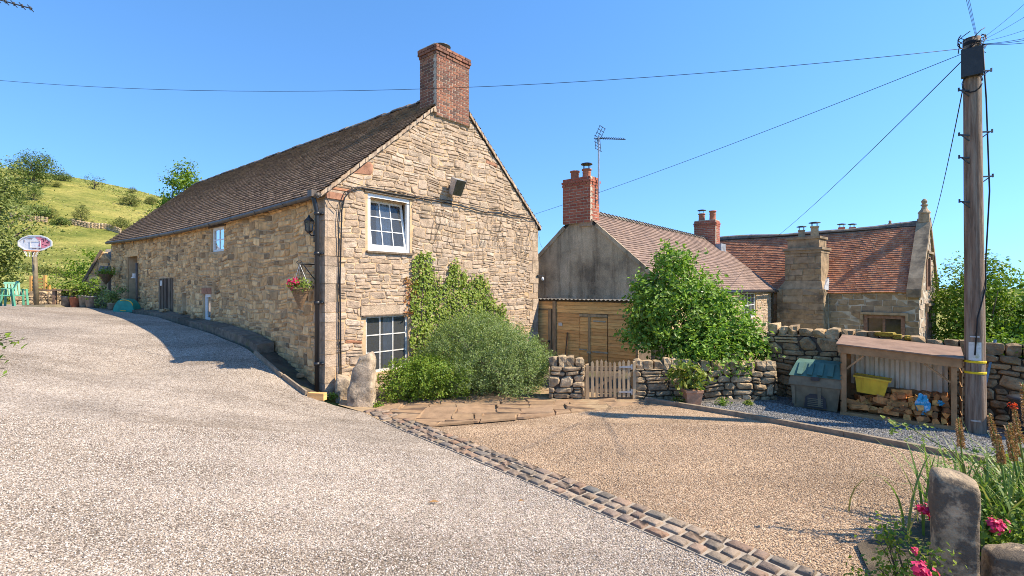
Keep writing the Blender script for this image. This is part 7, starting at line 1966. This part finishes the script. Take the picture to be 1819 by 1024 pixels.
# pots of plants in a row
potl = [(118, 546, 19.2, .17, .42, 'pot_grey', 'leaf_yellow', 'grey round pot with yellow green plant, first of the row by the table'), (134, 547, 19.2, .19, .40, 'terracotta', 'leaf_yellow', 'brown pot with lime green plant, second in the row'), (149, 547, 19.2, .17, .48, 'pot_stone', 'leaf_low', 'pale stone pot with leafy plant, third in the row'), (165, 547, 19.0, .26, .45, 'pot_grey', 'leaf_low', 'wide dark pot with tall bushy plant, fourth in the row'), (198, 552, 18.4, .13, .26, 'pot_stone', 'leaf_bush', 'small pale pot standing nearest the green cover by the barn')]
for k, (u, v, Y, rr, hh, pm, lm, lab) in enumerate(potl):
    p = G(u, v, Y); root = empty('plant_pot', p, lab, 'plant pot', 'pots of plants at the end of the drive'); b = MB(); b.lathe(p, [(rr * .75, 0), (rr, hh * .92), (rr * 1.08, hh * .93), (rr * 1.08, hh), (rr * .9, hh)], 14); b.build('pot', M[pm], root, True)
    r = np.random.default_rng(740 + k); P, Nn, T, cc = crown([((p.x, p.y, p.z + hh + .22), (rr * 1.5, rr * 1.3, .26)), ((p.x + .05, p.y, p.z + hh + .42 * (1.3 if k == 3 else .7)), (rr * .9, rr * .8, .22))], 46, 9, .07, r, .7); leaf_obj('leaves', P, Nn, .085, M[lm], root, r, T)
    b = MB(); [limb(b, (p.x, p.y, p.z + hh * .8), q, .012, .004, r, 4) for q in cc[:10]]; b.build('stem', M['bark'], root)
q = G(187, 549, 18.9); tree('herb_clump', tuple(q), [((q.x - .15, q.y, q.z + .4), (.35, .3, .4)), ((q.x + .3, q.y, q.z + .35), (.35, .3, .3)), ((q.x + .4, q.y + .2, q.z + .75), (.22, .22, .22))], 60, 12, .06, .07, M['leaf_bush'], 'loose clump of grey green herbs by the barn end', 'plant', None, .02, 8, 760, .7)
q = G(150, 520, 23.8); tree('climbing_shrub', tuple(q), [((q.x - .6, q.y, q.z + 1.2), (.9, .7, .8)), ((q.x + .35, q.y, q.z + 1.0), (.6, .7, .6)), ((q.x - .1, q.y, q.z + 1.7), (.7, .5, .45)), ((q.x + .4, q.y, q.z + 2.2), (.4, .4, .35))], 130, 13, .12, .11, M['leaf_right'], 'green shrub behind the far wall beside the outbuilding', 'shrub', None, .05, 10, 761, .7)
# green cover by the barn door
q = G(226, 550, 18.2); b = MB(); n = 14; vs = []; fs = []
for j in range(n + 1):
    a_ = math.pi * j / n
    for x in (-.18, .18): vs.append((q.x + .34 * math.cos(a_) * .9, q.y + x + .1 * math.cos(a_), q.z - .02 + .50 * math.sin(a_)))
for j in range(n): fs.append((2 * j, 2 * j + 1, 2 * j + 3, 2 * j + 2))
fs.append(tuple(range(0, 2 * n + 2, 2))); fs.append(tuple(range(2 * n + 1, 0, -2))); b.add(vs, fs); hr = b.build('hose_reel', M['teal_plastic'], None, False); tag(hr, 'rounded teal plastic hose reel lying by the barn wall', 'hose reel')
b = MB(); b.tube([q + Vector((.3 * math.cos(k * .35) + .05, -.2, .24 + .2 * math.sin(k * .35))) for k in range(15)], .014, 6); b.build('hose', M['yellow_tub'], hr, True)
# green plastic chairs at the left edge
def chair(p, rz, label):
    root = empty('garden_chair', p, label, 'chair', 'green plastic garden chairs'); ca, sa = math.cos(rz), math.sin(rz)
    def w(x, y, z): return (p[0] + x * ca - y * sa, p[1] + x * sa + y * ca, p[2] + z)
    def hx(nm, q): b = MB(); b.hexa([w(*v) for v in q]); b.build(nm, M['green_plastic'], root)
    hx('seat', [(-.24, -.24, .38), (.24, -.24, .38), (.22, .22, .36), (-.22, .22, .36), (-.24, -.24, .42), (.24, -.24, .42), (.22, .22, .40), (-.22, .22, .40)])
    for k in range(5):
        x = -.20 + k * .09; hx('back_slat', [(x, .20, .40), (x + .06, .20, .40), (x + .06, .23, .40), (x, .23, .40), (x, .36, .86), (x + .06, .36, .86), (x + .06, .385, .86), (x, .385, .86)])
    hx('top_rail', [(-.24, .345, .84), (.24, .345, .84), (.24, .40, .84), (-.24, .40, .84), (-.2, .365, .91), (.2, .365, .91), (.2, .41, .91), (-.2, .41, .91)])
    for x in (-1, 1):
        hx('armrest', [(x * .29 - .03, -.22, .62), (x * .29 + .03, -.22, .62), (x * .27 + .03, .30, .62), (x * .27 - .03, .30, .62), (x * .29 - .03, -.22, .645), (x * .29 + .03, -.22, .645), (x * .27 + .03, .30, .645), (x * .27 - .03, .30, .645)])
        for y0, y1, t_ in ((-.26, -.21, .62), (.30, .24, .62)): hx('leg', [(x * .31 - .03, y0 - .025, 0), (x * .31 + .03, y0 - .025, 0), (x * .31 + .03, y0 + .025, 0), (x * .31 - .03, y0 + .025, 0), (x * .28 - .03, y1 - .025, t_), (x * .28 + .03, y1 - .025, t_), (x * .28 + .03, y1 + .025, t_), (x * .28 - .03, y1 + .025, t_)])
chair(tuple(G(26, 546, 18.6)), 1.0, 'green plastic garden chair nearer the basketball hoop'); chair(tuple(G(4, 547, 17.8)), -.7, 'green plastic garden chair cut by the left picture edge')
